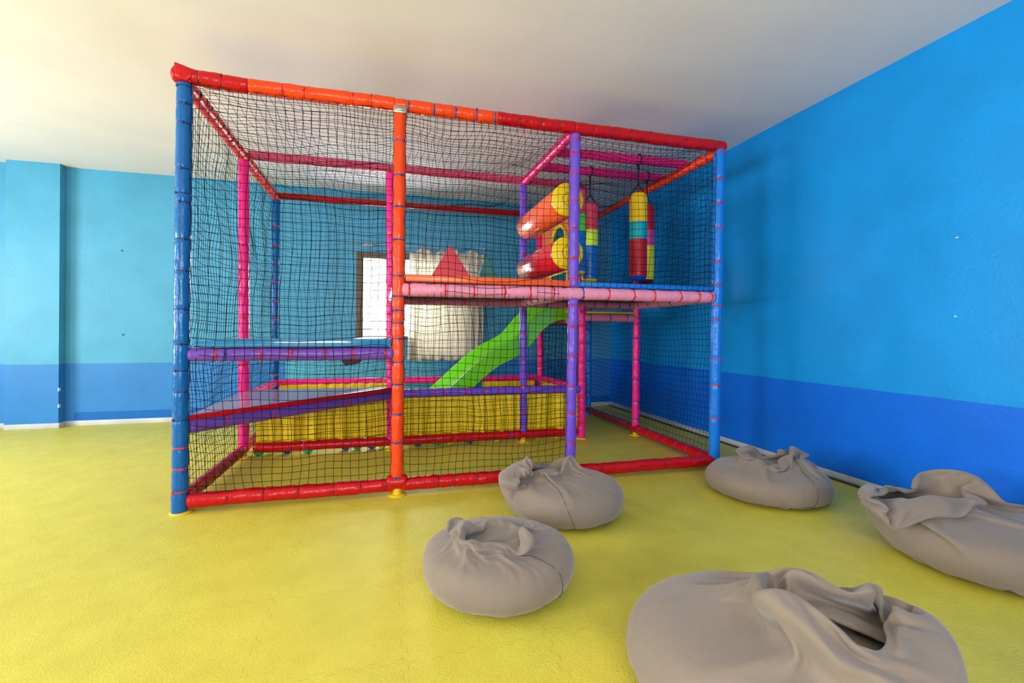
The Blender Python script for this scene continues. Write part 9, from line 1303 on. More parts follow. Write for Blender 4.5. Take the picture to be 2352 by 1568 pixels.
-22,10,16,-2,-2,3,1,-12,-14,-4,12,2,-11,0,10,-10,-12,33,-22,-6,-9,8,8,3,-13,-5,0,-2,-3,-6,2,3,4,9,-3,-17,-1,1,19,16,0,-14,14,14,4,0,-10,-6,9,-2,-7,0,4,-6,4,3,4,-24,14,9,
-5,-6,-4,-15,4,3,-4,-9,3,12,-15,7,4,-4,3,16,-15,-14,3,4,0,-7,-3,5,8,3,17,4,0,5,-1,5,-9,-1,-2,1,1,-14,-4,10,6,-2,8,-1,4,-11,-5,-6,10],
[3,-8,15,-11,-8,12,9,-22,14,-10,16,-10,-1,-2,2,2,-1,3,1,-5,-3,8,2,-3,-1,-2,-1,2,-4,1,0,0,-1,3,6,-22,14,3,12,-9,-6,-11,3,18,4,-15,-1,12,-3,-12,1,17,-10,-21,20,8,1,-20,18,-1,
-8,-14,26,-14,-8,13,1,-4,10,6,-12,-8,4,-1,13,-10,-7,12,-3,-2,-4,-2,-1,4,4,7,-13,15,-8,-14,14,0,7,-14,-2,2,19,-22,6,3,10,-9,-17,28,-14,6,-10,5,3,-4,2,1,-6,1,3,0,4,4,-9,-1,
-4,14,-8,0,-5,-3,10,-4,1,3,-8,14,-3,-8,-1,2,-2,1,5,9,-17,17,-11,-12,11,3,10,-20,0,11,8,-15,-8,18,-1,-14,7,9,-2,-12,0,9,5,-2,-7,-2,2,18,-41,20,14,-1,-3,-12,6,-1,6,4,-5,-5,
3,-1,-7,4,8,-4,-10,20,-9,-7,-2,11,-2,4,-12,8,0,-12,14,5,-15,0,9,-7,4,7,-5,1,1,-2,-3,1,-1,-4,0,7,0,-3,-4,3,4,2,-9,16,-14,1,1,-5,12,-9,6,2,-8,-1,4,4,-13,10,3,-5,
-3,12,-11,-3,11,4,-12,-9,20,-3,-16,12,8,-7,-10,9,-2,4,0,-18,11,5,11,-7,-24,20,-2,3,3,-1,-1,-4,2,0,3,-6,1,10,-4,-11,0,-1,16,-21,20,-5,-4,1,9,-9,-5,-1,0,12,4,-18,3,11,-6,0,
-4,8,-4,1,-1,0,1,-3,0,1,4,-2,7,-11,-3,2,4,11,-17,2,10,0,-6,-13,11,4,-2,2,5,-5,-3,-5,7,-14,10,8,1,-9,-3,11,2,-7,-10,20,-5,-15,12,9,-22,8,0,3,9,-5,-20,10,12,0,4,-23,
20,-15,7,1,2,-9,9,0,-2,2,3,3,-13,6,3,-7,0,-6,11,-3,6,2,-1,-2,-9,-4,11,-6,5,10,-19,2,16,-3,-6,0,-7,-4,10,0,2,-1,4,-8,5,0,0,-2,14,-14,-7,-2,4,5,0,1,-3,2,8,-9,
-9,3,6,8,-5,-1,-2,-1,12,-16,-3,9,1,1,2,2,1,-18,7,15,-22,5,21,-4,-35,26,-4,11,-4,-11,0,4,9,0,-13,0,24,-31,17,-3,-2,-7,14,-6,-4,4,-7,7,8,-13,5,6,-12,1,6,1,-3,6,-5,10,
-20,15,-3,4,-7,-7,2,20,-16,-4,15,-3,-17,9,7,-4,1,0,3,-9,10,-4,-1,-1,0,-1,6,-10,-4,4,-3,14,-14,6,4,11,-14,-6,-2,7,4,9,-8,-19,21,2,-7,-4,-4,21,-10,1,-4,-19,14,16,-9,-8,21,-15,
-14,15,8,-13,-4,12,7,-12,5,-9,-7,26,-6,-24,28,-13,-1,1,7,-13,1,12,-8,-10,8,4,7,-10,12,-9,-1,0,-4,7,-6,12,-19,22,1,-11,-14,3,28,-16,-19,19,1,-1,0,7,-6,2,-6,-1,8,-9,-4,11,2,-10,
1,0,6,0,0,-4,-8,0,1,11,4,-15,25,-16,-14,4,9,0,20,-32,7,14,-8,-1,-5,15,-20,9,-1,-5,9,-8,13,-6,8,-18,18,-5,-8,1,-10,11,15,1,-18,-15,28,-5,7,-28,23,-12,3,6,-1,-11,7,6,13,-15,
-26,29,5,-18,12,12,-25,11,-4,3,-11,11,-2,19,-22,-4,2,12,1,-16,2,9,2,-1,8,-9,10,-9,-3,-16,16,-3,-1,6,4,-4,5,-18,11,-5,18,-3,-17,-4,1,6,10,-7,0,5,0,-13,4,5,2,12,-25,16,-2,-3,
-2,5,-21,17,11,-12,14,-26,23,-8,-9,2,29,-29,3,-10,11,-1,9,9,-27,7,19,-14,-2,0,3,-11,11,-11,29,-31,14,-4,8,3,-14,5,11,-14,-1,8,0,-4,-2,3,-5,9,-12,15,-24,12,11,3,-22,16,-14,12,4,1,
0,1,-8,2,-3,-9,11,-6,1,8,3,-6,10,-26,14,-4,8,11,-10,-14,-3,12,-5,17,-7,-24,32,-9,-8,3,-7,19,-3,-11,10,-2,-13,6,-4,8,9,-10,9,-18,14,-7,-11,6,25,-26,7,-10,14,4,-1,-7,-2,6,-2,-6,
-3,11,10,-22,4,-5,20,-5,-6,-4,0,17,-7,0,-8,7,-5,-4,12,-12,10,-9,5,4,-13,10,-18,24,2,-4,-18,15,-14,16,1,4,-1,-10,-8,8,4,-3,3,-7,-1,10,2,-5,10,-28,13,-2,3,5,7,-10,-12,10,-7,11,
6,-23,18,9,-16,6,-12,7,20,-27,11,10,-27,21,-5,4,-5,-7,14,-11,10,-10,0,-4,22,-22,14,-4,5,-2,-6,-2,6,-4,-5,4,9,-14,23,-13,-9,-2,9,11,-4,-17,4,8,-1,7,-18,17,-5,-6,9,-4,-2,3,2,-1,
-15,12,-8,25,-12,-9,-10,23,-11,4,5,5,-15,4,-1,-7,12,-1,0,-6,-4,12,2,-7,0,-5,-2,-3,9,-5,5,4,-3,-3,-5,-2,9,8,-14,14,-6,-6,0,2,12,-17,2,12,-20,24,-3,-14,0,3,5,-7,13,-12,6,-9,
18,-18,18,-11,3,-9,3,-4,9,-4,-1,6,8,-26,21,-2,1,-15,11,-5,25,-30,2,9,-10,14,-13,10,-4,1,0,11,-11,-5,16,-12,-9,21,-21,25,-22,-1,0,32,-26,3,4,-4,-7,9,3,-12,17,-7,-4,-2,-3,9,4,-16,
9,4,-9,-3,7,-5,-7,15,1,1,-10,-5,-1,26,-18,0,13,-10,-6,5,-1,0,-4,16,-22,29,-13,-18,10,14,-22,12,6,-5,9,-22,20,-7,4,-10,4,-11,8,0,4,-2,7,7,-9,-5,1,-8,23,-17,7,-13,25,-22,3,6,
-7,7,-8,3,-6,9,-4,7,14,-30,19,-5,-6,13,-26,25,-18,9,7,13,-24,6,2,-6,6,6,-2,-13,12,-7,-2,-2,4,1,1,-3,1,14,-20,5,4,0,-13,11,3,0,-8,-2,-4,18,-3,-8,11,-10,4,-2,-7,13,-7,10,
-22,26,-12,-6,6,4,-19,23,-2,-7,5,-8,8,-7,-6,2,6,-4,3,-2,5,-1,15,-7,-20,24,-10,-12,13,-2,5,-13,15,-11,4,3,-5,1,-8,14,-9,3,-3,-4,24,-24,11,-4,-3,-2,4,2,-4,12,-3,0,-5,1,3,-3,
-1,6,-4,-2,0,-1,-2,-8,12,-5,6,1,-10,-1,14,-8,3,-3,0,2,-5,0,5,0,-15,23,-8,0,-5,8,-5,4,-14,9,0,3,3,-13,5,11,-4,-8,10,0,-8,-7,24,-11,-8,-14,12,10,2,-7,-2,5,3,-3,-3,-1,
-6,18,-3,3,-16,15,-14,11,-10,9,-2,-14,10,16,-19,4,10,-5,-4,-4,-2,1,8,-12,10,6,7,-10,-7,11,-12,1,13,-2,-8,7,-3,-7,7,0,-5,1,1,-1,-6,2,9,-9,-16,21,7,-3,-10,5,4,3,-15,4,6,6,
-13,9,-10,4,5,-5,-2,7,-14,-1,6,1,17,-27,18,7,3,-11,-3,8,-11,-9,23,-3,-23,12,1,3,7,-7,-3,1,0,-4,7,-8,6,-2,0,15,-13,7,-11,10,-7,5,-2,0,2,-2,-2,1,1,11,-11,-1,-12,-2,12,1,
21,-4,-12,3,1,1,-2,1,1,-1,-2,-1,0,-3,3,-4,-1,-2,-2,-2,-1,-2,0,-4,6,15,0,1,-2,-1,-1,-1,-2,0,-1,1,-2,-3,2,0,-3,-3,1,-3,-1,-2,-1,0,3,16,4,-1,-1,-3,-2,0,-2,0,-1,0,
-2,0,-1,-1,-1,-1,0,-1,0,1,4,1,-5,6,-3,7,7,-4,4,-8,2,2,-3,3,-3,-1,1,-3,-5,-2,2,-3,-3,3,1,-1,46,-19,-10,-4,2,1,-2,1,1,-3,1,-2,0,-1,-1,-2,0,-2,-3,-1,-1,-4,-1,-1,
0,24,0,-1,-1,-5,-1,0,-2,-1,1,-2,1,-1,1,-5,0,1,-1,-3,-3,-3,-2,-3,-2,34,-3,-1,-3,-4,0,-1,0,-1,0,-2,0,-1,-2,1,-1,-1,-3,-1,-1,-2,-1,0,-1,23,4,-4,1,1,-5,0,6,-2,1,-2,
-2,0,-2,-4,-6,-4,0,-3,5,1,-5,-4,57,-29,-2,-12,8,0,-4,-2,5,0,-1,-1,0,-2,1,-2,-1,0,0,-2,1,3,-10,-2,-3,24,-3,-3,-1,-1,0,-1,-1,0,1,-3,1,-3,14,-5,-16,11,-9,0,6,-6,-2,-4,
-4,31,-3,-5,-1,-2,-2,1,0,-2,2,-3,0,4,-4,5,-6,-2,-1,-1,-3,-2,-3,-3,1,29,4,-3,-5,0,-1,7,-1,-7,1,0,1,1,3,-9,-10,1,3,-14,-4,11,-2,0,43,-18,-25,9,21,-15,-9,7,4,-1,1,-2,
0,0,-1,0,-1,2,-10,10,7,-20,-4,16,-13,27,-18,7,-1,-1,-2,0,0,0,-3,12,-16,3,19,0,-18,-11,9,-14,20,-7,0,-2,-3,17,-4,-1,-1,5,-14,8,2,-1,-4,2,-3,15,-18,11,-11,2,3,-1,-4,-1,-3,5,
-8,29,0,-6,3,2,-1,-5,2,-5,-7,0,-4,-9,18,-5,4,6,10,-9,-18,-10,0,2,29,-30,15,25,-13,-23,10,7,2,-2,1,1,-4,1,4,-4,-7,5,12,-3,-10,-15,17,-2,-16,34,-23,13,-8,0,1,2,-2,2,-6,0,
19,-2,-2,-3,3,-14,-20,5,13,-1,1,1,3,2,-1,0,0,-2,16,-17,6,-10,3,1,7,8,-6,-6,11,-18,12,-4,-9,0,0,-7,-5,43,-6,-4,2,3,-19,6,-11,-5,-3,2,-3,8,7,2,1,-8,-5,17,14,-16,-13,-3,
-5,15,24,-12,-15,4,-1,1,-2,-1,6,-6,7,-4,-3,4,1,10,-5,0,-12,5,-11,-6,21,5,-11,-3,11,-2,-7,-2,8,-4,-2,5,14,-17,9,3,6,-22,-1,0,-2,-7,3,7,5,4,-8,3,-1,4,24,-20,-21,12,6,7,
7,-13,-14,17,3,-19,10,6,-12,9,-10,-4,-7,29,-8,5,5,6,-19,-5,5,-15,2,1,2,-1,1,4,6,-10,-9,2,20,16,-14,-13,18,11,-4,-13,-3,-1,1,-2,-3,-5,2,-4,6,0,4,0,6,3,-5,-17,12,4,-17,5,
26,-29,20,-8,-5,18,-7,-25,24,-10,5,9,7,-10,5,3,0,-12,-11,-4,9,-8,-12,13,20,-20,11,1,-1,19,5,-35,15,4,-1,0,-12,-2,-1,18,-3,-18,13,-5,-3,11,-2,0,-8,-4,17,13,-3,-8,-20,9,3,-15,5,-4,
5,-9,11,7,-13,-4,-1,1,11,18,10,-20,21,-17,-2,-2,-2,-3,2,1,-3,-3,-6,0,6,7,4,-9,4,-3,-4,3,11,-15,-16,14,16,-9,5,3,-18,15,13,-35,28,-6,0,13,-1,1,-1,-2,-1,-14,-8,1,-4,-8,-5,1,
13,16,3,-7,7,4,-8,3,11,-13,-6,-10,0,4,12,-2,-13,3,13,-5,-5,1,0,12,-14,3,19,-5,4,-2,-25,0,15,-6,-13,-5,18,-8,7,12,-10,-13,-4,-1,2,16,21,6,-17,-8,-4,7,-2,-1,4,-1,-7,2,-9,8,
-2,23,-10,-5,1,-2,-13,15,-4,-18,-7,21,-1,16,-17,22,-26,4,24,-12,-9,15,0,4,1,-1,0,-7,1,-7,-15,4,3,-14,-6,-5,-1,45,-10,-1,6,-5,-9,23,-11,-24,6,2,10,-12,8,0,-1,8,3,0,-10,-4,2,-9,
11,0,12,1,2,3,-12,-13,-4,2,2,-4,20,-11,-3,14,-13,-12,3,13,-20,1,23,26,-22,-11,4,10,4,-7,-12,9,-3,0,-2,5,7,-1,6,-1,-2,-8,-16,10,-11,-6,3,5,22,-19,26,-7,-3,-4,9,-10,3,4,4,4,
-3,0,4,-4,-5,-8,-16,17,-14,0,-9,-6,-4,42,-15,8,-9,10,-12,22,-34,7,8,4,-11,9,3,-4,19,-6,-6,-14,0,6,0,-10,9,9,-4,3,-2,5,-1,3,-16,-9,-3,14,10,-8,-2,5,-16,-2,12,2,0,-19,4,33,
-13,-18,17,18,-4,-11,8,3,0,-2,3,-2,-14,-1,5,9,-5,-9,0,-7,22,-14,-8,16,-4,-11,12,0,-12,2,0,8,2,-9,-4,-14,17,-2,-15,13,0,-1,-5,10,19,4,-11,-22,5,7,15,-6,0,5,10,0,-16,11,3,-9,
-19,9,11,-7,6,1,-15,2,10,10,-31,17,-13,-10,25,-11,-7,14,-1,-8,-6,-2,10,-9,8,8,-10,4,5,5,-1,13,-5,-24,15,-6,-6,19,8,-7,-6,3,-16,-11,23,7,4,-14,17,-14,-15,26,7,-12,-1,-17,-1,-3,-5,4,
24,-17,-24,29,17,-18,11,-8,25,-31,3,-18,-2,9,17,-1,-9,10,-6,13,-4,-5,9,6,6,-14,-7,-23,26,-8,-18,-4,13,23,10,-6,-38,36,15,-21,-5,-4,-4,-3,-21,24,36,-63,7,17,17,2,11,-14,10,-5,21,-27,-25,-7,
13,-1,4,-5,20,12,-2,6,-1,6,-36,-23,8,4,4,5,1,-3,9,16,25,3,-63,25,32,-21,-16,6,-1,-13,-27,43,6,-54,9,27,10,1,-1,22,-12,-1,13,18,-8,-22,-46,9,6,1,21,10,10,11,-12,-66,7,-6,24,7,
-6,-8,30,5,2,-4,17,24,-53,12,39,-32,-28,20,-8,-9,-21,-1,37,-50,16,15,2,6,41,0,-12,-19,11,13,22,-21,-37,-27,16,16,17,-11,1,25,-5,-58,-19,32,14,6,-6,-21,0,5,23,21,17,9,-21,5,-22,-15,26,-25,
-13,16,5,-13,-16,-17,10,30,13,5,1,-2,-3,11,-23,19,32,-15,-67,25,6,3,14,-14,-6,12,0,-24,-21,9,31,-10,8,-14,2,4,0,10,27,3,-25,0,2,14,-5,-6,-14,-14,-5,-3,13,-5,-1,5,20,5,-3,-21,8,17,
-14,17,22,-6,-41,5,13,-23,15,15,-24,-5,29,-53,-3,36,-5,0,-1,10,8,-19,13,18,-9,8,8,-4,-14,-7,-15,19,11,-7,-12,-16,4,-8,-7,-3,1,35,-10,9,6,-8,-5,15,27,-8,-54,36,-10,-9,-2,8,6,-19,28,-17,
-37,10,27,-1,7,-10,12,23,3,-5,-14,-5,5,1,-14,-21,2,17,30,-2,-15,-19,-4,2,-5,-5,-7,0,6,9,11,7,10,8,-3,-33,15,-2,-13,8,-11,24,4,1,-13,4,-7,-13,2,11,6,10,5,5,0,-11,-2,-2,5,-17,
-14,-8,-7,43,16,-8,1,-11,-18,-5,14,-6,-12,-3,3,5,5,8,5,-2,-10,-3,-2,-4,8,-3,4,14,8,-7,1,-3,7,-3,-1,2,2,0,-1,-1,1,3,-10,-2,-10,-9,-1,3,-8],
],
    5: [
[-159,171,-1,0,4,3,1,-6,1,-2,3,-1,8,-7,0,1,0,0,2,0,2,-2,-1,1,0,-9,-7,-2,7,-5,3,-2,-3,-3,6,-8,10,-7,-5,2,-1,-1,3,-3,0,0,-5,1,8,-13,2,-2,2,1,-5,10,-13,2,2,-2,
-2,9,-6,2,1,-2,1,-1,1,3,-6,1,-1,14,-3,1,5,-1,1,3,0,4,-4,-3,-6,18,-7,8,0,-11,4,6,-1,-2,-1,-3,4,8,-3,6,-3,1,3,-1,-5,-2,3,2,0,1,-1,4,0,-2,-1,1,-2,2,-1,0,
-4,-2,-6,0,-1,3,-4,0,2,-7,0,3,-2,1,-3,-4,1,0,-6,14,-9,0,-6,2,2,-8,-2,2,0,4,-3,-5,6,1,-4,0,3,-3,0,0,-2,2,-1,5,1,-3,-2,1,1,5,8,1,-3,-5,5,5,1,1,1,-6,
1,5,7,-2,-4,0,1,3,0,-1,0,5,-6,11,-3,3,3,0,-4,-1,-6,7,0,1,3,-1,-5,4,1,1,-1,-4,-3,7,-2,2,2,-15,0,-1,3,-3,-6,6,4,-11,1,0,-2,10,-12,-6,7,-4,2,2,-6,5,-7,1,
-3,-4,0,0,2,-3,6,-5,4,-4,0,3,-3,1,-5,4,-1,-1,3,0,0,2,-3,0,1,9,2,1,1,0,-6,10,-2,4,0,-2,-2,7,7,-6,-5,1,2,12,-8,-6,8,2,-4,6,4,0,5,-3,-9,4,0,4,-4,4,
1,-4,1,2,0,1,-5,0,2,3,-2,-2,3,-18,10,-3,-1,0,-5,2,5,-9,-4,4,4,-4,-6,-1,1,-2,2,-3,2,0,-4,-2,-1,-5,2,0,1,-2,2,-1,0,0,0,-2,1,-4,4,-1,0,-1,3,-3,3,3,-2,-2,
7,-5,9,2,0,-3,5,-3,6,3,-1,-4,4,3,1,0,-5,5,3,2,-6,3,0,5,-5,8,2,0,4,-7,-2,5,0,1,-1,2,-5,3,-1,2,0,1,-7,10,-5,1,0,-9,1,1,0,-10,7,0,-7,5,-5,3,-6,1,
2,1,-8,-3,3,0,-9,12,-10,1,0,2,-7,1,-5,2,-1,2,2,-5,5,-3,0,-1,-2,1,0,2,-1,0,1,1,2,1,-2,-2,2,3,4,2,1,-2,0,4,6,0,0,-9,16,-10,5,2,-3,3,7,-2,-6,2,3,6,
-9,8,4,-2,2,-2,-2,5,0,-2,1,0,-2,2,-3,3,2,-4,3,1,-1,-6,-2,-4,9,-6,7,-12,-2,7,-17,17,-6,-1,-8,10,-3,-10,4,-1,0,-1,-5,1,1,-6,1,-1,6,-9,-5,2,3,3,0,-8,4,0,-1,-2,
0,1,0,1,4,-3,1,2,-4,1,1,0,1,2,5,3,3,-8,6,-7,16,-2,-1,0,-5,9,-1,4,-3,-2,5,9,-7,-6,6,5,-13,22,-4,-5,4,0,2,-1,-4,-1,5,2,-9,9,-7,6,1,0,-9,8,-1,-11,5,0,
7,-12,1,-2,3,0,-17,10,1,0,-3,-4,5,-1,-5,-4,-1,-8,28,-26,-3,9,-4,-2,-5,7,-8,1,2,4,-10,4,2,-1,0,-3,-2,7,-5,2,3,-5,-1,8,-5,3,-3,3,0,5,3,-3,8,-2,1,-7,9,2,7,-14,
4,11,-8,11,-11,14,-3,2,-8,6,-5,9,-5,12,-8,0,7,-1,0,0,-4,3,1,1,0,-8,7,1,0,-5,0,2,0,-2,5,-7,-3,-2,2,-2,1,3,-10,1,-3,4,-7,7,-2,-7,5,-17,5,2,19,-16,-14,6,8,-11,
-2,4,-4,3,-1,-4,3,0,0,-2,3,-4,0,0,-1,4,0,-4,2,3,-2,2,2,-1,-1,1,17,-11,0,1,5,-2,3,9,-5,-2,-1,4,-1,4,-4,12,0,2,-4,-2,-4,9,-2,9,-8,3,4,1,-2,1,-2,3,0,-3,
6,-14,8,1,2,-2,3,-10,6,4,0,-15,2,5,-1,-1,-1,-6,5,-4,-14,14,0,2,-3,-11,4,-12,-1,6,3,10,-15,-8,8,2,-11,5,-7,5,-3,2,2,-3,-5,6,-1,1,-5,2,2,-1,-2,1,-1,6,1,0,-4,5,
-6,0,21,1,-14,-3,8,-1,5,9,1,-9,-2,4,8,-5,3,0,7,3,-7,4,-4,-2,8,5,-7,7,-2,3,-4,4,-2,2,-1,-1,1,-7,4,3,1,-1,0,-2,0,2,-2,-9,5,-3,3,-2,1,-4,-1,-5,-11,13,1,7,
-11,-8,-4,3,-2,0,-7,13,0,-10,3,-6,2,-2,-8,7,-2,3,-1,-9,6,3,-5,-1,2,0,2,0,-5,4,1,4,0,-2,-2,4,4,-13,12,17,-8,-15,8,-5,16,5,2,-9,7,-17,20,4,-10,2,4,1,2,0,3,-6,
11,-7,2,2,-2,5,-1,6,-5,1,-2,-4,4,1,0,-1,3,-5,-1,4,0,-2,-2,-1,2,-10,5,-2,0,1,6,-14,-12,15,-7,5,-4,4,-14,5,-2,-2,-3,-3,11,-4,3,-12,-2,1,0,1,1,1,-7,-1,5,-3,-2,0,
1,-1,0,7,-4,2,1,-1,-4,6,-1,8,-6,-3,0,18,-5,-6,2,-9,18,11,-9,-6,17,-27,21,10,-10,-3,2,6,-7,8,0,6,-1,-10,7,0,2,6,-1,3,-5,1,-5,-4,9,4,-2,-3,-1,-1,-3,2,4,-2,-4,2,
3,-12,6,-5,-4,3,4,2,-23,14,-4,-12,13,7,-12,-7,1,4,-2,-12,7,9,-5,-9,-6,8,-1,1,2,-6,-3,3,-2,-5,6,-1,-3,-1,1,8,-1,1,-4,-4,8,2,-7,9,0,0,-4,8,0,-6,8,1,-4,19,-10,-1,
7,-21,23,10,-10,-1,7,-1,-9,5,-1,10,2,-17,15,4,-1,-2,-3,9,-2,-2,-8,7,1,0,3,-3,0,-6,9,-12,7,-5,6,-4,3,-9,5,-2,-5,0,0,1,-7,0,0,-13,16,5,-12,-8,-3,0,10,-13,3,9,-9,-6,
3,0,1,1,-7,-4,8,-6,2,-1,1,-2,0,-3,8,0,-2,0,-3,9,-4,-1,-3,10,1,-2,-4,10,0,-4,-3,11,-1,6,-3,1,7,-16,19,3,-8,0,11,2,-3,-13,9,4,0,-7,8,1,4,1,0,2,0,-3,0,-7,
6,4,-2,-1,2,-2,-10,5,-2,8,1,-10,-3,3,4,-4,2,-7,7,-8,-12,7,-1,-1,5,-5,-10,0,3,4,-5,-5,-1,6,-6,-5,6,-3,-1,-3,1,0,0,-4,0,1,-1,0,-2,2,-2,3,0,5,-1,-3,1,8,-8,11,
-8,4,3,-2,1,-1,3,-2,5,13,-5,2,-9,13,-6,8,-4,4,4,-5,3,-8,10,6,-9,2,2,4,3,1,2,-1,-1,-3,-3,7,-2,4,-2,-1,-1,-6,5,-10,8,-2,1,-8,2,-1,7,-3,-2,1,1,-8,-4,-3,4,-1,
-5,-2,-2,-2,2,-5,2,-3,3,-2,-7,-1,-2,8,-3,-1,1,-3,-2,-2,-2,2,-2,1,-2,0,3,-3,2,3,1,4,-2,2,3,-7,6,-2,7,-2,-1,-1,2,1,4,8,3,-8,1,10,2,-8,4,5,3,1,-6,1,5,5,
-18,15,2,3,1,2,-1,1,-1,1,-1,1,1,-2,-1,0,0,-1,0,-3,-1,-3,-3,1,-2,1,4,1,0,-11,5,-3,0,-3,-1,-3,1,-8,2,-2,-2,-1,-1,-1,-1,-4,-2,-6,4,9,-2,-2,-2,-3,0,-4,0,-2,0,1,
-4,3,0,0,1,1,1,1,0,2,2,-2,9,-8,4,1,2,0,2,4,1,2,1,1,4,0,3,2,2,1,1,1,-2,4,1,3,-4,9,0,2,0,0,-1,-1,1,-2,1,0,-1,-1,0,0,0,0,-2,1,-2,-7,-1,2,
0,7,-5,0,-2,-1,6,-14,-2,-2,0,-1,0,-3,1,-1,-2,-1,-2,0,-2,0,-2,-3,-3,8,-3,-3,-3,-2,0,-3,1,0,-1,-1,0,0,-1,0,1,0,2,-1,2,-1,1,1,3,3,3,1,2,3,1,2,3,0,3,0,
0,1,1,1,0,2,2,3,-1,2,0,2,19,-6,0,1,-1,-1,0,-2,-2,-3,-7,2,-4,6,8,-3,1,-1,-1,0,-1,-1,-1,-2,-7,15,-10,6,0,-6,-18,-4,4,-1,0,0,0,0,2,-1,0,0,4,-9,4,-1,-1,-1,
-2,-7,-4,0,-1,-1,0,1,1,-1,4,0,-3,-3,-2,2,-2,0,-1,1,0,1,-1,1,1,14,5,1,2,0,2,-2,4,-1,1,0,-1,0,0,1,1,-1,3,3,1,2,-1,0,34,-11,-6,4,0,-4,-2,1,-3,-4,-15,11,
4,-11,-4,19,1,-2,0,2,-3,0,-1,-5,3,2,2,-7,-14,-3,4,3,-1,-6,-3,2,-6,-7,9,-1,-3,1,-1,1,1,1,1,-2,18,-22,-3,-7,0,1,4,-3,1,8,-1,-8,-1,4,4,-9,1,-3,0,-2,5,-2,-5,2,
-2,28,2,1,0,0,-3,8,-5,-2,2,1,-2,-1,1,0,0,1,1,-3,1,7,-1,-3,46,-14,-2,-8,0,-2,-8,-9,-5,-2,18,4,-1,-12,9,4,1,1,-1,0,-1,1,-3,-3,1,1,-8,1,1,-3,-6,-1,-2,-3,-2,-7,
5,6,-6,-2,0,-1,2,-2,1,-6,-6,-5,24,-20,7,-7,2,4,-4,1,6,7,-8,-1,-6,6,-4,1,-5,-2,-1,-1,3,0,0,-4,-4,37,-2,2,-1,-2,1,0,-4,3,0,0,-2,-1,1,0,0,0,0,1,-3,-1,7,-2,
45,-10,-5,-14,-6,-16,-2,1,14,-1,10,2,-2,4,-1,-2,2,1,1,-1,-1,0,1,-3,-4,-2,-2,-2,-3,-1,-2,0,-4,-1,-5,0,3,2,-8,1,0,-3,3,-5,2,3,4,-10,-8,14,-9,3,2,-2,-1,1,11,-6,-5,-9,
6,-1,14,-12,-5,-2,2,-2,-1,4,-2,-4,-2,34,2,-1,-1,-4,2,-1,1,-4,4,-3,0,1,0,0,0,0,-3,2,0,-2,-2,5,40,-18,-16,-4,-8,-7,12,11,3,0,2,3,-4,5,2,-4,1,-2,3,1,1,-1,2,1,
-2,-14,-2,-5,-2,-1,1,7,-7,5,-10,0,19,-12,-12,8,2,-6,-3,-10,11,-9,9,9,-19,5,3,-1,-6,8,-6,0,0,12,0,-20,6,11,3,-9,-7,-5,1,6,-3,-1,1,-6,-2,36,0,-1,-5,0,-1,2,9,-14,8,-9,
5,3,-3,1,2,-4,-2,-3,1,12,-11,0,31,-47,1,17,-1,8,8,3,-3,-6,6,2,4,-9,11,-4,0,-1,-5,8,-2,2,2,2,-1,-19,-1,-5,3,-5,-1,19,-12,1,-2,-7,10,7,-13,-9,9,-3,7,-6,1,-13,-7,17,
-8,3,-4,-3,-4,17,-9,-5,13,15,-10,-22,13,1,-1,2,-10,-3,3,1,-4,1,-3,-4,-3,37,-4,-1,0,-5,6,-10,20,-11,3,-3,-5,-5,15,-11,8,-13,15,-21,20,2,-3,-3,-5,-29,13,22,6,9,-1,-1,-7,9,-9,10,
-10,-2,15,4,-4,-11,9,-7,5,0,3,-1,4,-19,-4,3,1,-16,5,20,-2,-1,-10,-6,0,16,-3,-11,-4,1,7,5,-6,3,-21,-5,13,-10,5,2,4,-1,3,-9,23,1,-19,-1,-6,8,-1,5,-9,1,3,-1,-4,5,-9,-3,
-1,25,0,2,-7,10,-20,19,-9,6,4,-7,9,-25,27,-20,12,-11,-1,12,-11,13,4,2,-38,9,16,12,11,-5,-1,2,-2,-3,3,-4,-1,11,0,-1,-2,4,-12,11,-7,6,-4,-1,7,-18,5,0,-1,-4,-6,0,13,-7,-1,3,
-7,5,-3,1,-2,-7,2,10,5,1,-16,-12,-11,9,19,-12,-2,14,-18,16,2,-8,7,-7,5,-14,3,2,7,9,-17,-4,-3,12,4,-8,-11,28,1,-10,3,6,-13,-6,12,-11,13,14,-31,19,-8,2,11,0,-22,2,9,-4,10,3,
-21,14,5,7,5,3,-3,-11,-3,10,3,-18,8,7,-11,9,3,-4,5,-6,-7,4,-6,22,-13,0,-8,-5,-1,1,-5,4,-2,6,4,-8,-6,8,3,-6,-12,6,-2,5,5,9,6,-17,17,7,-7,6,6,-1,-2,-7,-10,13,-10,-1,
7,1,0,3,-3,-7,0,-11,-6,21,6,-12,-10,1,6,-10,-1,-2,4,4,1,1,14,1,-28,-14,10,4,14,-4,11,7,11,-32,-1,8,16,17,-8,10,-40,6,19,-8,-3,-9,16,-2,2,-7,-13,12,5,-3,-3,11,-20,7,-1,2,
16,-31,5,-3,9,8,-4,-13,-16,-10,38,-10,-8,-21,27,19,6,-2,7,-30,-5,8,20,29,-33,-15,51,3,-16,-13,-15,-16,-7,11,14,-1,-2,-6,-1,-4,12,-1,-1,15,-8,4,-18,1,15,18,-6,-5,-23,-15,-17,-14,-6,30,41,-56,
45,0,12,-2,3,-23,-2,12,-13,47,-42,51,15,-6,-9,-19,-22,-24,-5,-6,0,37,0,-17,0,-5,3,26,-3,12,0,-15,-9,-9,49,1,-9,-10,-29,-15,-26,-4,-2,2,44,-17,39,-12,3,2,8,-15,5,-4,-5,20,19,24,-5,-3,
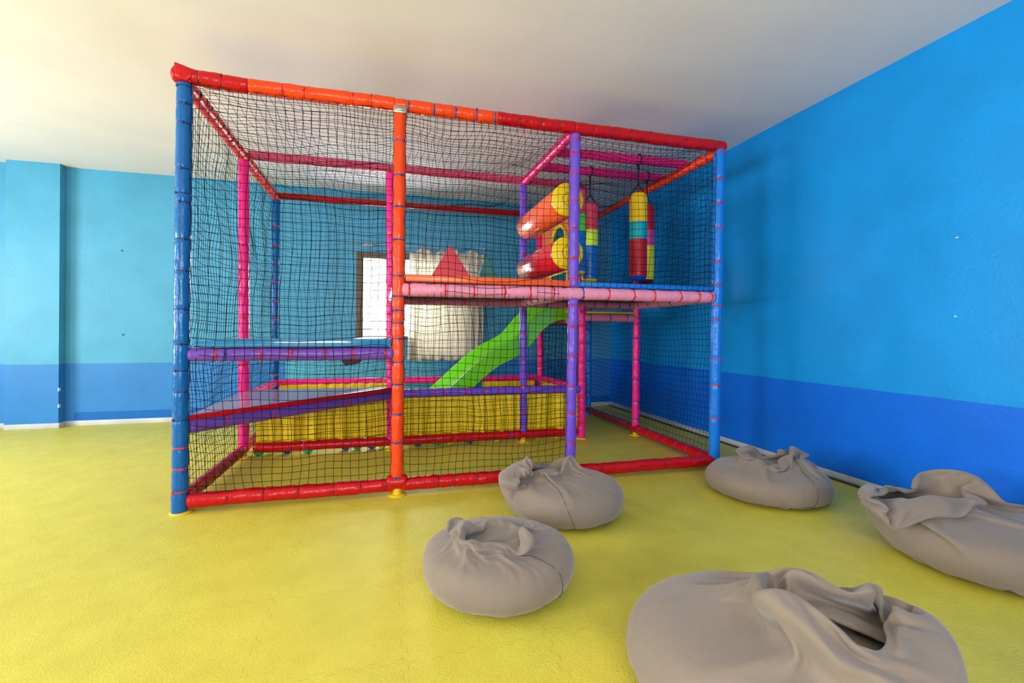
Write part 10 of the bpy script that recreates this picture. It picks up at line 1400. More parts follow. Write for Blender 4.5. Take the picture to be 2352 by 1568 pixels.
-3,-21,-11,-34,-22,-10,33,34,-19,-7,-22,9,19,18,-12,22,15,-11,-18,-22,5,51,3,-17,-58,0,22,-38,-6,-6,12,36,8,4,-10,-1,19,0,-2,-4,1,3,34,7,-2,-24,-4,5,-4,-62,-4,44,16,-11,-11,-35,4,9,27,8,
2,27,-1,2,-2,-33,-13,-9,38,26,-52,-15,4,-15,0,-5,2,30,-1,-7,3,8,27,-20,3,17,-10,-1,21,0,-3,-2,-8,3,-17,-34,42,14,-20,-30,-28,31,-7,-11,18,29,23,6,-23,-10,36,14,-51,-24,-1,13,-6,-10,27,-17,
-15,-2,1,21,-6,-3,12,0,23,-11,3,6,-3,7,-4,16,-1,-8,-25,13,11,8,-14,-5,-40,-31,40,11,10,-32,-3,49,24,-15,-25,12,17,4,9,-27,-33,11,-3,-2,-10,-2,-2,18,-11,9,-2,-3,1,13,19,-11,1,13,-7,12,
-7,2,-8,10,-1,-1,-5,-5,-15,-14,0,7,-36,36,15,-7,-21,39,6,-21,4,15,21,-39,13,6,-16,-1,-3,-10,2,-5,-4,0,-2,0,6,11,0,-1,17,0,-8,0,0,10,6,5,-16,-5,4,0,-7,5,-13,-9,10,12,-28,9,
10,1,-18,25,22,-23,-2,1,8,-22,17,11,-8,-10,-7,6,-4,2,-3,-7,-2,9,0,6,-7,-6,35,-17,9,-10,1,4,-3,4,-7,5,-4,3,-5,-4,-2,-7,4,12,1,-3,1,-9,-14],
[-184,175,6,-3,4,-2,-4,-3,12,-9,-1,7,2,6,-9,6,-2,2,5,1,-1,-2,4,-1,-2,6,7,0,-5,0,2,1,-2,-1,3,-1,1,-4,5,-4,-4,4,-9,13,-7,3,0,-3,-1,-2,-1,-11,11,5,-10,9,-13,2,1,2,
-1,-1,1,-4,-2,-2,-2,0,-2,-6,7,0,-2,-9,6,-6,0,-2,8,-7,2,2,6,-8,9,-2,-4,-3,3,0,-6,6,8,-9,3,-4,2,3,8,-4,7,-2,-9,7,-1,1,0,4,6,-7,6,-5,2,5,2,-2,-1,2,4,-1,
4,0,4,0,0,-2,1,1,-1,0,-2,1,2,-2,0,2,-2,0,-4,-3,2,5,-1,-1,1,-4,-5,0,3,2,-5,-5,4,1,-4,1,-2,-1,2,1,-7,-1,-4,1,-4,1,1,-1,-3,-2,-1,-2,-1,7,-6,0,2,-1,2,1,
-2,7,1,-5,0,3,-4,-7,5,3,1,-4,0,8,-6,8,3,-1,-2,2,-5,7,3,-2,6,-7,5,3,-2,-1,5,0,3,0,2,-2,0,7,1,-1,-3,4,0,0,-5,4,3,-1,-3,-2,3,-3,3,-5,6,-3,-2,1,0,1,
3,-8,-1,-2,4,-1,-1,-10,7,1,-5,-1,2,-7,8,-7,-3,1,-2,2,-7,-1,2,1,-6,-1,-2,0,-1,2,4,-2,-1,-2,0,3,-4,5,5,-2,0,-1,-2,3,-8,8,-2,-2,-4,6,1,4,6,-5,0,5,-9,9,4,2,
-5,-1,0,9,1,-1,2,1,-2,4,0,-1,-1,10,-3,2,-1,-2,4,-2,-1,1,2,0,-2,-1,2,-3,4,-5,-3,3,1,3,-4,-1,6,-4,-8,2,4,-5,1,-11,13,-8,-1,2,-5,0,4,-6,-3,2,-3,1,-8,-1,2,-1,
-4,7,-9,3,-2,3,-3,4,-1,-3,1,-2,-1,6,3,-1,-2,4,-10,17,-16,3,1,5,-9,10,-6,2,11,2,-10,1,2,6,-1,5,0,-6,6,6,0,-3,6,-8,6,-1,1,1,5,2,-3,3,-1,2,1,-1,1,-1,1,-1,
0,-1,1,-2,1,0,-5,-3,8,2,-4,0,1,-2,-5,4,-5,1,0,-5,7,-9,0,3,-7,-2,5,-2,-4,2,-7,0,-8,1,3,0,2,-2,-4,4,-3,0,2,-5,3,0,0,-2,0,-2,8,-3,1,6,-10,4,0,-2,-1,9,
-13,12,-6,1,18,-9,-8,8,3,-3,2,8,-6,5,-6,13,-3,-2,2,3,-2,-3,8,1,-2,6,-4,0,4,-2,1,0,2,2,-1,-3,2,0,1,-5,4,0,-5,-3,7,-3,-1,1,2,-10,2,3,0,-1,3,-9,3,-3,-7,-1,
4,5,-9,2,-8,4,-7,-4,3,0,-1,-1,5,-5,-4,6,-7,4,-2,4,-6,2,3,0,-5,0,3,1,0,0,-3,5,0,-2,-2,5,-9,16,-7,1,12,-14,11,-4,-3,4,-4,15,4,-14,9,5,-7,1,14,-8,-9,13,-2,2,
-2,5,4,-4,0,3,-7,1,10,-1,-4,0,4,-6,5,-2,0,-2,-2,0,0,3,-3,-4,2,2,-6,3,0,1,-10,10,0,-14,-1,3,-2,2,0,-2,-8,1,-2,-5,2,-1,0,1,4,-9,2,0,-6,3,-2,5,2,-2,-2,3,
-5,4,-5,5,2,-1,-4,2,-5,5,1,4,-11,13,3,3,-5,1,-2,2,-1,-3,11,11,-9,-6,5,9,-4,10,-3,-10,6,7,-7,4,-5,13,-5,6,-2,-2,3,-17,16,3,1,-5,2,4,-8,-1,3,2,2,-1,-10,3,5,-7,
-1,4,-4,1,1,-9,10,-3,-4,-8,3,-4,3,8,-10,-3,-3,-4,-1,-4,6,-5,-2,7,-5,2,-6,4,-6,1,-2,3,11,-8,-6,-1,-1,17,-4,-14,4,9,-3,0,-5,-3,2,9,-6,6,9,-4,-2,-1,-1,4,-5,5,18,-12,
-4,-1,14,1,0,3,-5,-2,5,0,-3,4,0,5,2,2,-1,1,3,-16,7,9,0,-4,1,2,0,-6,-3,5,0,7,-7,-8,3,4,0,-1,-9,2,0,5,0,-8,-6,10,-2,-8,0,7,-9,-2,-8,-3,9,-9,0,-5,7,1,
0,1,-9,0,1,1,-4,5,4,-5,-3,1,-5,16,-5,-7,2,2,0,3,-4,0,-1,0,5,4,-4,7,1,-1,-8,4,4,12,2,-19,16,-18,23,-1,2,0,-2,2,-3,1,-1,6,-2,9,-2,0,-1,1,3,-4,1,2,-1,0,
3,-3,2,0,-5,2,-4,4,6,-10,-7,4,11,-4,-13,8,-1,4,0,-24,20,1,-6,-6,-10,12,-3,6,-16,-4,1,-5,0,1,6,-2,-6,11,-6,-10,1,9,-4,-2,2,1,-3,4,-2,-1,4,0,-4,0,-1,1,1,1,6,-7,
7,0,-7,8,2,-4,-1,9,4,4,-8,-6,14,-18,19,5,-1,-2,5,-2,-4,1,2,10,-8,11,-5,0,-1,0,-1,7,-2,-2,0,3,2,-3,-1,2,-2,3,-9,0,10,-5,-12,3,8,1,-6,6,-6,4,-15,6,7,-4,-13,3,
-8,8,0,6,-12,-6,-3,-3,6,-3,1,-4,0,5,1,-10,3,2,-2,1,-2,4,-4,3,2,1,-6,7,-4,-4,2,-3,-2,6,11,-2,-8,0,1,3,3,4,1,4,-3,-2,-3,0,13,-6,4,8,-6,2,10,-9,-2,6,2,2,
-6,17,-8,-2,-1,3,0,-1,3,2,-3,0,3,1,-1,-2,0,2,-11,5,5,-2,-11,-1,1,12,0,-4,-4,-4,-5,15,-7,-9,-8,5,8,-7,-7,8,-9,-5,2,0,-3,-5,7,-4,-1,-2,4,-2,4,-5,-5,0,7,-2,-1,-4,
14,-2,-13,9,-6,1,5,-3,-5,-1,13,5,-18,11,-2,3,4,7,-15,11,1,-1,-3,5,10,-5,3,-5,3,10,-5,-2,2,9,-8,2,4,7,-1,-7,0,5,2,0,-5,4,2,-5,4,2,3,-5,0,-1,-5,2,4,-5,-6,3,
-9,18,-8,-1,-7,1,14,-13,0,1,-8,0,4,-7,-1,2,-7,-7,6,-8,2,0,4,-6,-1,-4,6,0,1,-5,1,-4,0,8,-5,-2,9,1,-11,6,-2,-3,4,3,-4,-4,5,8,-10,6,3,-4,4,4,-3,3,2,7,0,-16,
16,-3,8,2,1,-8,10,-4,8,-7,-4,10,9,-9,-9,12,2,2,-6,5,2,-7,1,4,0,2,1,-2,1,-2,3,-7,-1,1,-3,-2,-2,5,1,-9,6,3,0,-8,-1,-5,4,-1,-4,-4,7,-9,-3,-7,0,2,-1,-6,8,-4,
0,-3,0,1,3,-6,-3,8,-7,1,4,0,-1,0,0,4,-2,-3,-1,2,3,-6,2,5,2,-4,-1,7,-4,5,2,-2,3,2,1,4,-2,3,3,3,3,-1,4,-1,2,-2,0,7,-6,4,-7,8,2,-3,3,3,0,-8,7,-5,
5,2,1,-2,0,-2,2,-2,-5,0,1,-5,-1,7,-4,-1,3,-1,-5,2,-4,-2,-2,-2,-1,-2,2,-5,-6,-4,-1,0,-1,-1,0,0,0,1,-4,2,0,0,-1,-1,-4,-1,4,2,-7,8,-1,-2,5,-4,0,3,0,0,-2,4,
-17,12,0,4,2,3,2,2,2,1,2,3,1,2,2,2,-1,-3,4,5,1,2,4,1,-11,10,-1,-1,-3,2,2,1,2,-1,1,1,-1,-1,3,-2,1,0,-1,1,-2,-1,-2,-5,4,2,-2,0,-1,-4,-1,-3,-2,-2,-1,0,
-3,-1,-3,-1,-4,-2,1,-4,0,-3,-1,0,-7,15,-10,1,-1,-2,1,-4,1,0,0,-1,2,-1,1,1,1,0,1,1,0,2,1,3,-21,17,1,4,2,1,2,0,1,2,1,7,2,4,-1,1,-3,-2,4,-1,-5,16,0,-1,
0,-1,-1,1,0,-4,1,6,0,1,0,0,0,1,0,1,0,0,0,0,0,0,0,-1,0,-6,-1,-3,-5,-1,-2,2,-2,1,0,-3,1,-2,-2,-2,-2,-3,0,-3,0,-1,-3,0,-5,2,-2,-1,-1,-2,0,-1,0,0,0,1,
-1,1,1,-1,1,0,2,1,0,2,1,1,-3,6,3,3,2,0,1,0,2,4,-11,-2,26,-1,-9,3,0,-1,1,-1,1,2,0,-10,20,-9,4,-2,0,1,3,2,1,-1,0,0,1,1,0,1,0,1,0,-1,3,1,1,-1,
2,-22,-5,-5,3,0,3,1,2,2,2,-6,5,-6,3,-3,-3,1,-3,-1,-2,-2,-1,-3,-3,-7,-2,0,0,0,0,1,1,-1,0,1,0,-1,0,0,0,0,1,1,2,1,0,-1,15,2,-5,7,4,-1,-4,-1,-1,-9,-5,19,
-12,-11,4,22,1,1,-1,1,6,0,-1,7,-9,4,-4,5,5,0,0,-1,1,-1,-1,0,-2,-2,5,0,0,1,0,1,2,-1,3,4,2,-34,-13,8,4,3,-2,7,1,9,-6,-2,-4,13,-2,-15,6,-3,-2,-2,6,-10,3,-2,
-3,-16,-2,2,2,-1,9,-3,-2,2,0,-1,-2,0,-1,0,1,-2,2,2,-2,7,-1,-8,32,-9,1,6,6,-18,-6,-7,0,4,7,-2,1,-12,5,8,5,4,3,2,0,4,4,4,-2,-3,5,-1,-1,3,1,-1,0,-1,-2,-3,
2,3,-1,1,0,0,1,0,2,-3,-6,-4,21,-50,1,12,3,-2,5,7,6,7,-4,-18,21,-3,-15,2,2,-2,1,-3,3,-2,-7,5,-7,-18,2,1,1,6,1,1,-4,4,3,-4,-3,-2,-1,0,0,0,0,-1,4,0,9,1,
4,-1,2,17,-12,-22,0,0,4,2,8,3,3,-1,-8,0,2,4,5,3,1,0,5,4,4,-1,1,0,2,1,-1,-6,3,-4,2,1,-10,12,-7,4,0,0,4,-3,1,-7,-8,12,10,-51,15,6,-4,9,5,5,8,-1,-6,-8,
8,-7,5,-7,1,-1,4,-1,0,-3,-4,-1,-1,-18,-2,3,1,7,1,-2,6,-2,1,-1,-7,-2,-1,0,0,1,-1,-1,0,3,0,9,-3,8,11,8,-27,-8,3,5,6,7,3,-1,-3,-5,-5,2,-4,5,12,-6,2,4,0,1,
5,10,3,0,0,-1,-5,-9,2,-3,1,4,-19,22,-3,0,2,3,-3,-4,4,0,-10,-2,15,-34,12,-8,8,8,0,7,2,4,4,-10,-7,5,0,-9,0,0,4,13,-7,-16,4,-2,10,-31,3,3,5,1,4,0,4,-3,0,-2,
-2,-3,-4,-1,1,0,1,-1,4,-1,-3,-4,28,3,-15,-2,-7,4,11,2,-2,3,-9,12,-7,-14,3,2,12,-5,1,8,-3,7,-5,-1,0,24,-2,-3,-4,-4,0,-3,0,-2,-7,-4,2,-3,17,3,-5,-1,1,0,5,-2,-4,-14,
10,-12,-13,5,8,10,-1,6,7,4,2,-12,4,1,-7,-14,3,10,4,-1,-4,-13,4,-6,8,-10,-12,5,5,1,2,1,3,-1,1,-5,-4,2,-1,-5,3,3,0,1,-2,-4,-4,-2,23,-9,-1,-1,5,11,1,-14,10,-8,-9,12,
-8,-10,9,10,4,7,-9,1,9,2,-3,-7,1,24,-6,-11,6,-1,-5,-5,3,6,-8,-13,2,2,-1,16,8,-13,2,3,0,-3,5,-9,-5,-7,-13,4,13,7,-10,25,-2,4,1,-5,-6,14,-10,-13,9,-13,0,10,1,-12,-1,11,
-19,1,3,-10,8,-3,13,-12,8,-4,4,-5,-3,8,-11,2,3,0,0,-4,2,-7,0,1,5,5,-2,7,5,5,-16,13,-14,-7,2,0,3,4,-1,15,-3,3,0,-5,-1,10,7,-2,-11,18,-1,-12,2,1,-1,2,-26,26,1,-9,
-8,-5,-7,13,15,2,-14,6,-1,-2,7,-4,3,-28,-4,16,9,-14,16,10,6,0,0,-2,1,5,-5,-7,-16,-4,2,8,4,-5,14,-22,10,-18,-5,13,-4,-7,15,12,-21,8,-12,5,6,-9,8,-11,1,-4,23,-15,-5,2,-6,-1,
12,30,0,-1,-4,-8,-14,26,-2,-7,1,-9,10,-1,1,4,-8,0,-16,10,14,-10,4,-4,-11,-6,0,7,-5,-5,1,0,-1,-4,8,-8,8,-3,-5,0,10,3,-7,-7,-4,1,15,26,-1,-8,1,-3,0,6,-1,-1,3,0,6,-4,
-6,3,-4,-14,12,3,-6,1,-10,-7,3,-1,10,-10,20,-13,-1,-11,-6,-4,0,2,-1,1,6,3,5,-10,3,8,-2,-9,22,5,-15,8,12,8,-24,16,8,0,-1,0,-11,12,-1,-2,-7,-20,-8,5,9,10,5,-21,-12,11,21,-2,
5,-38,6,2,8,-6,-10,-3,3,0,-3,2,29,-31,13,26,-8,-20,12,14,-15,-19,34,3,-14,23,2,-4,1,2,-2,-15,-25,24,18,-11,3,-5,-29,20,17,-15,-19,18,-11,-13,-2,-16,21,30,2,-15,-25,-3,4,3,-5,-2,21,-1,
12,12,-17,-9,-4,25,-4,-21,-9,30,6,19,-5,-7,4,2,0,-37,-2,4,12,40,0,-11,-20,-15,10,-22,10,12,-7,-39,-17,6,46,11,4,5,-37,0,-4,2,-3,-7,14,14,43,-27,-22,-1,-5,30,2,-23,-36,38,35,2,-5,-2,
-2,-4,-3,-28,-1,4,36,34,-6,-27,-42,9,15,-34,12,15,16,-11,-62,-8,13,45,19,1,-25,5,-27,12,-3,-4,-5,46,31,-37,-23,-2,13,11,7,-16,-41,15,59,4,-16,-4,8,0,-39,0,11,38,34,-4,-31,-61,10,18,20,-43,
1,25,19,3,-14,-74,-4,13,41,29,-4,-22,-5,-2,-12,-1,10,65,-7,-41,-3,0,10,5,-9,-6,-15,-14,30,22,9,-4,1,-24,-1,6,34,25,3,-11,-85,-3,21,10,27,-45,6,22,3,26,-14,-53,-29,-1,11,20,31,11,-40,9,
12,14,17,-3,-11,5,-18,-13,19,3,8,-9,-7,-21,11,-4,7,14,15,-2,-15,20,22,10,-13,-19,-43,7,-5,5,15,1,-7,23,3,-10,-3,-43,3,-2,2,3,6,7,14,9,5,-13,15,-34,16,6,-5,-15,28,2,4,-19,9,-3,
5,-12,6,-12,6,8,14,5,15,-28,10,20,-46,-12,-3,-1,26,3,-5,16,1,-2,-36,-11,11,20,-30,10,-1,18,-3,10,-2,-6,-4,-4,2,-8,-2,-2,37,-5,8,1,-2,-6,-4,-9,-9,0,13,-1,15,1,-12,-8,17,0,6,-35,
0,1,4,25,-15,-5,16,-11,-15,5,-9,8,11,2,-21,8,6,12,-1,-14,1,-16,3,-4,10,-2,24,12,-13,6,1,-5,1,-11,1,-3,6,6,-7,-19,8,17,6,-6,-3,-2,-13,4,22],
[-3,6,7,-17,6,12,-17,-6,25,-3,-21,18,-8,-8,6,12,-4,-10,-1,5,-2,4,0,0,2,13,-18,-1,-6,12,2,-7,-2,-2,5,10,-7,-12,17,-9,2,6,-22,17,14,-18,-10,22,-3,-10,-4,19,-15,-13,25,7,-18,-2,3,8,
-2,-18,19,0,-10,4,6,-2,-7,14,-9,1,-5,3,-13,9,1,4,12,-13,2,-10,9,3,-17,23,-22,16,6,-20,6,9,-17,18,5,-10,-12,17,6,-17,-5,15,-2,-2,-2,12,-17,-1,-3,23,-6,-8,0,0,0,-1,-1,5,-2,-3,
16,-27,14,6,2,-16,5,-1,8,-1,0,-8,2,10,-7,2,-7,4,6,-19,25,-10,-5,-2,17,-16,13,-10,2,-10,3,8,7,-4,-1,0,-16,19,0,-13,9,-2,-1,1,8,-9,-1,-2,-2,15,-3,-6,-3,-6,2,12,-6,1,-2,8,
-1,-17,25,-15,-7,17,-3,-13,-4,21,-7,-13,24,-10,-11,6,10,0,-4,-16,5,11,-7,6,-2,3,-2,-11,7,5,-10,18,1,-11,-3,-5,2,9,-7,0,9,5,-12,-2,0,0,-5,14,-3,-6,0,-1,8,1,3,-23,10,14,-3,-12,
5,11,-18,3,9,-4,-10,18,-5,-6,11,-13,4,10,-12,6,1,-5,-4,1,0,-3,6,2,2,-6,9,0,-7,5,-13,12,-5,-2,6,-8,6,1,1,8,-12,-2,11,-7,-10,8,12,-12,9,-18,4,17,0,-15,-2,4,-2,9,4,-7,
6,-16,7,0,5,-2,0,5,-10,4,-4,3,-5,15,-6,-7,-1,9,-1,-2,5,-8,-1,-4,5,8,-3,-3,-4,-2,14,-4,-15,12,1,6,-11,2,-4,4,-2,8,-2,-4,2,3,-6,0,5,-6,-3,10,0,-5,-5,4,3,0,-1,2,
7,-15,3,-3,5,8,-5,-1,0,-3,5,-3,-6,13,-16,10,7,-20,18,-8,8,-10,1,6,-8,14,-9,3,-3,-16,18,0,0,6,-9,2,-6,2,12,-8,3,-6,-3,-1,3,3,-2,13,-15,8,-8,11,-8,-7,3,8,0,6,-3,-9,
-1,-7,12,4,-7,-8,12,15,-17,-2,-8,11,-5,7,-3,-1,7,2,-18,8,4,2,-10,7,-3,8,0,-12,1,6,2,-2,2,2,-5,0,2,2,-7,-6,2,10,-9,10,2,-1,-2,-5,4,-6,-7,15,-3,-16,24,-15,14,0,-15,5,
-4,26,-21,-4,-6,9,5,1,4,-12,-8,13,2,9,-7,-4,-2,-10,6,9,-8,4,4,8,-14,6,-18,18,7,-17,-2,11,-12,10,2,4,-2,-7,-6,-1,7,6,-12,21,-1,-7,-10,0,-7,26,-14,1,1,-12,8,2,1,-6,15,-3,
-9,3,2,-7,3,2,5,-6,0,-2,3,0,-15,27,-17,-5,15,-8,-1,-4,9,-3,7,-9,10,-15,14,-10,8,-15,13,-6,6,-6,4,9,-23,27,-13,-7,9,3,5,-8,-6,-12,16,2,14,-17,-9,9,2,-2,11,-4,-16,14,1,2,
-13,14,-15,-5,19,2,-24,30,-19,0,-7,6,8,13,-24,3,6,-2,-7,14,-11,16,-14,9,-2,-5,3,-2,-9,7,16,-19,-8,21,0,-4,-5,-17,22,8,-6,-2,-3,-7,0,-5,13,1,-14,18,-10,-1,12,6,-14,-13,3,15,-11,13,
-9,7,-11,-1,13,5,-5,-17,6,3,0,9,-16,10,0,-4,10,6,-10,-12,0,8,8,-1,7,-37,26,-2,5,0,6,-24,8,16,-14,14,-25,22,-3,-13,-2,18,-12,18,-25,13,-4,-10,15,-5,5,8,-14,3,-7,4,2,4,-10,11,
6,-21,13,-1,1,8,-8,-14,16,3,-16,8,1,-3,3,7,2,-11,1,-7,7,1,6,-11,3,3,-5,9,-12,19,-10,2,-16,22,-24,8,5,22,-41,16,10,-7,11,-7,0,-6,-5,8,-1,-3,21,-24,13,-10,2,-5,10,-4,5,8,
-9,-24,35,-15,6,-3,-4,-15,31,-14,-12,27,-33,32,-9,-3,-17,10,3,22,-39,20,4,-9,3,3,-3,3,9,-9,-6,0,-2,5,2,-1,2,-6,6,4,1,-9,-7,15,0,-7,-13,19,-3,-5,3,-4,8,-4,3,-4,7,-2,-5,-13,
22,-10,-2,13,-16,5,1,12,-14,13,-18,1,-1,31,-37,7,10,-8,6,-4,13,-5,-6,-8,16,-7,10,-14,0,-8,14,1,3,-8,8,-3,-13,5,15,-7,6,-15,-4,11,9,-23,7,20,-30,22,1,-2,-12,-1,4,20,-18,-5,7,3,
-4,5,-3,-8,15,-6,5,-19,10,-4,16,-11,-1,0,8,-4,-1,-9,12,6,-10,-13,7,11,2,-6,-4,-1,3,1,4,1,3,-7,-2,-12,21,-13,-2,15,-7,-5,0,3,1,9,-11,4,-7,12,-13,1,5,1,-6,-2,7,10,1,-19,
14,-13,11,-10,1,0,18,-12,3,-7,7,-14,8,6,-4,3,3,-15,18,-12,2,-11,19,3,-29,19,4,0,3,-10,-7,14,2,-2,-1,-5,0,7,-1,-12,3,0,23,-25,8,-12,21,-7,-6,1,9,-15,6,3,3,6,-22,4,12,0,
9,-14,-3,0,3,1,7,-4,0,-9,2,5,4,-16,7,6,6,-4,-12,3,1,3,-2,11,-1,-20,18,-1,-2,0,-11,4,0,6,15,-15,5,-25,17,3,-3,4,15,-17,2,-10,9,-14,17,8,-15,-4,9,-8,24,-37,21,-3,15,-21,
-4,10,4,0,7,-5,-14,5,-2,10,7,-6,-8,11,-8,-3,-8,-2,33,-17,-1,-17,21,-2,0,-6,0,-11,20,-2,1,-9,-7,14,2,-2,0,-4,1,-4,3,-1,7,-9,-3,-4,4,21,-7,-16,5,-5,13,5,-11,0,-9,-3,9,8,
16,-43,27,5,1,-8,-5,-2,-3,3,17,-7,-1,-24,26,3,-13,6,5,-8,2,-8,7,-1,6,5,-14,-4,9,-3,8,-26,33,-14,7,-22,21,-8,9,-5,3,0,-10,8,-20,17,10,5,-13,3,-7,2,-3,-4,22,-18,8,-17,7,16,
-1,-13,-7,11,12,-6,-4,-2,-6,4,4,1,-7,5,7,-12,3,1,5,-19,8,2,2,12,4,-18,1,-7,4,12,0,5,-15,-13,7,11,24,-43,20,-6,15,-6,-7,0,2,-3,8,-6,2,-14,26,-18,5,2,-8,6,3,2,6,-17,
8,-1,1,1,-3,-8,-11,35,-10,-9,-7,15,-2,-5,-6,14,-8,-6,13,-1,-3,-2,5,-1,-5,-8,9,0,-5,15,-9,6,-9,3,-5,-3,27,-26,4,18,-11,-4,1,-1,1,0,-2,0,2,-1,-3,-4,8,-4,0,0,6,2,-5,8,
-20,23,-12,-4,-7,6,5,16,-15,-1,0,4,5,-15,9,-13,4,7,-2,15,-12,-1,-4,4,0,1,-4,-8,11,2,-4,4,-1,10,3,-15,-14,16,3,4,-8,-15,12,24,-20,-5,5,5,-19,23,-17,-2,4,2,5,1,8,0,-9,-11,
3,0,6,1,-1,0,-2,5,2,-13,16,-15,8,11,-11,9,-14,2,1,4,1,-1,-5,1,1,0,-3,2,0,1,2,2,-4,-3,1,1,-8,9,11,-12,-1,2,-5,3,3,3,6,-9,-9,17,-10,-9,-1,7,2,4,4,-20,9,5,
28,-31,5,2,1,-2,1,-2,0,-2,-1,1,-1,0,0,-1,0,1,2,0,-1,1,-1,-6,-12,35,-9,-4,-3,-1,6,0,-2,-1,1,-3,0,-1,0,0,-1,-1,-3,1,-1,-1,2,3,-5,16,1,-1,1,-1,-3,-1,-2,-1,-3,-2,
3,-3,-1,-1,0,0,-1,-1,-1,0,0,-4,10,1,11,-3,0,-2,-1,-1,-1,-1,-1,-1,-2,-1,-1,0,-2,1,0,-2,-1,-1,0,0,53,-32,-1,-1,-2,-1,-2,-2,-3,-3,0,1,0,0,0,0,-1,0,-2,0,3,-8,-1,0,
1,25,1,-1,-3,-9,-2,9,-3,-2,0,-2,-2,-1,0,0,-2,-1,0,-2,0,-2,-1,-1,-1,28,-1,-2,-2,-1,-5,-1,-2,-2,-1,-3,0,-1,-1,-1,0,0,-1,-1,0,-1,-2,-2,1,23,1,-3,-1,-1,-2,-1,-2,-1,-1,-2,
0,-2,0,-1,-1,-2,0,-1,-1,-1,-2,-1,60,-32,-2,-2,-3,-2,-2,-3,-6,-6,14,7,-19,4,4,0,-1,-3,-2,-2,3,-5,-1,-5,10,22,5,-7,-4,3,-4,-1,0,-1,-2,-2,-3,1,0,-1,1,-1,1,-5,1,-1,-3,-2,
-2,33,-9,-7,5,-3,-1,-2,-3,0,6,-14,11,-13,9,0,-5,5,-3,0,-2,-2,-2,-3,-1,26,-1,-3,-2,-1,-3,2,-4,0,-2,1,0,-1,0,-1,0,-1,-1,-2,-4,0,-2,-2,51,-26,7,-12,-5,-3,-3,4,-2,9,9,-18,
0,1,-5,1,-1,-1,0,0,2,0,-3,1,-7,36,-4,0,1,-3,-4,-4,-3,0,0,-4,1,1,-3,1,-1,-1,-2,-3,-2,-2,-2,7,3,23,-30,17,2,1,-13,8,-5,9,-10,1,-12,22,-2,-22,11,-2,1,2,6,-15,10,-5,
-3,20,-5,0,-2,-3,15,-29,15,5,-8,-3,3,0,0,-1,0,-1,-1,13,-7,-13,1,1,27,-9,-9,6,-7,10,5,-4,-7,0,8,-9,-2,-3,-5,0,-2,2,-1,1,-1,0,0,-1,-2,35,-1,-2,-4,-4,-1,-3,-3,-1,-1,-1,
-3,-3,2,1,-2,-3,-1,-2,-2,9,-6,-6,14,-7,-1,21,0,-18,11,3,-1,2,-4,-23,19,3,-16,-2,3,5,12,-9,-3,11,-17,11,-6,9,4,-5,1,4,-13,16,-5,-14,10,-4,2,0,0,-1,0,2,-1,-1,9,4,-20,-9,
31,-5,0,6,1,1,-6,-6,3,-11,2,1,1,0,-8,1,-4,5,1,0,1,-2,-2,-2,-1,36,-3,-2,-5,-4,-6,-4,2,-3,3,-2,-7,3,6,-9,-1,-3,5,0,2,-5,-11,13,2,-11,28,4,-19,11,4,-3,-9,6,-3,-12,
7,-19,-2,14,1,1,10,-11,15,-12,3,-8,10,6,-7,3,2,-6,5,-6,5,-4,0,3,-5,1,1,-3,2,1,5,-4,0,10,1,-20,12,13,3,1,-6,0,-1,-7,-8,-10,-2,2,-4,7,3,2,-3,16,-12,9,-2,-6,-2,0,
-4,31,-3,-10,-2,-6,-11,3,2,-2,1,4,-7,1,15,-6,-6,-3,10,-2,8,-4,-17,-12,11,22,15,-21,1,11,-7,-5,-2,3,6,-5,-25,-5,-2,10,3,16,1,6,-1,-20,2,4,21,-13,-1,3,1,-2,-2,1,-11,9,-4,7,
-14,6,4,0,-1,3,2,1,0,-1,5,-6,11,9,2,-1,-3,-1,-16,-8,-3,-11,8,-1,2,-5,10,-1,1,8,8,-10,-8,8,3,-3,0,15,-9,-12,3,6,1,-2,-10,-2,-3,2,0,5,0,15,0,-14,17,-1,1,-4,-13,-19,
-6,57,-24,-5,6,9,-18,4,8,-4,8,-6,-28,-1,3,-4,3,22,11,0,-8,-22,12,2,10,14,-16,2,-4,2,-5,5,-14,5,-2,8,-6,-1,3,2,3,-4,13,-11,9,-7,0,-3,38,-16,0,5,-9,-16,-7,10,-21,6,6,-7,
-5,3,6,8,-7,-4,18,-21,15,4,-5,9,4,-16,8,-25,20,11,3,-7,0,-10,-7,-5,0,3,-3,11,13,4,1,4,-1,1,-12,-17,-16,47,-23,-1,10,2,-20,12,7,0,2,-18,-3,7,-10,-8,4,10,-7,31,-12,-3,-6,13,
-15,31,-4,-18,2,-6,9,-9,8,-12,-1,0,10,-8,7,-3,2,-1,5,5,-8,5,0,0,15,6,2,-14,-7,-14,13,-19,5,2,-2,-7,-6,10,2,-4,-1,16,-24,22,21,-16,-13,-3,12,8,-2,-26,1,26,5,-9,3,3,-15,-6,
-6,1,2,-2,11,16,6,3,0,1,-4,-28,8,10,-19,18,1,-16,-5,24,-6,-7,-9,7,17,-13,-12,-11,-3,1,10,4,18,14,-9,-13,6,9,-18,18,-12,-3,14,-12,3,-3,-8,-4,5,7,-15,17,3,-7,10,-4,0,-3,3,-4,
27,-30,-2,0,-1,-3,-5,13,-7,0,8,15,-5,-12,13,-9,-11,-3,7,-8,14,-10,-2,7,16,-9,2,6,0,-13,-2,2,2,-4,-10,10,1,-10,21,6,-8,13,-7,-6,-2,-1,19,-26,-6,-5,-9,0,0,10,15,6,-5,-9,4,3,
6,-10,5,7,-14,-3,-3,-1,6,-12,28,-1,-12,9,-4,-15,15,-2,-3,-1,3,7,2,2,-9,10,18,-5,2,-7,-1,-13,-5,-2,-17,-5,-5,15,-22,19,-9,10,11,5,14,-24,7,-2,6,9,-5,4,4,-18,-8,21,2,-15,-9,1,
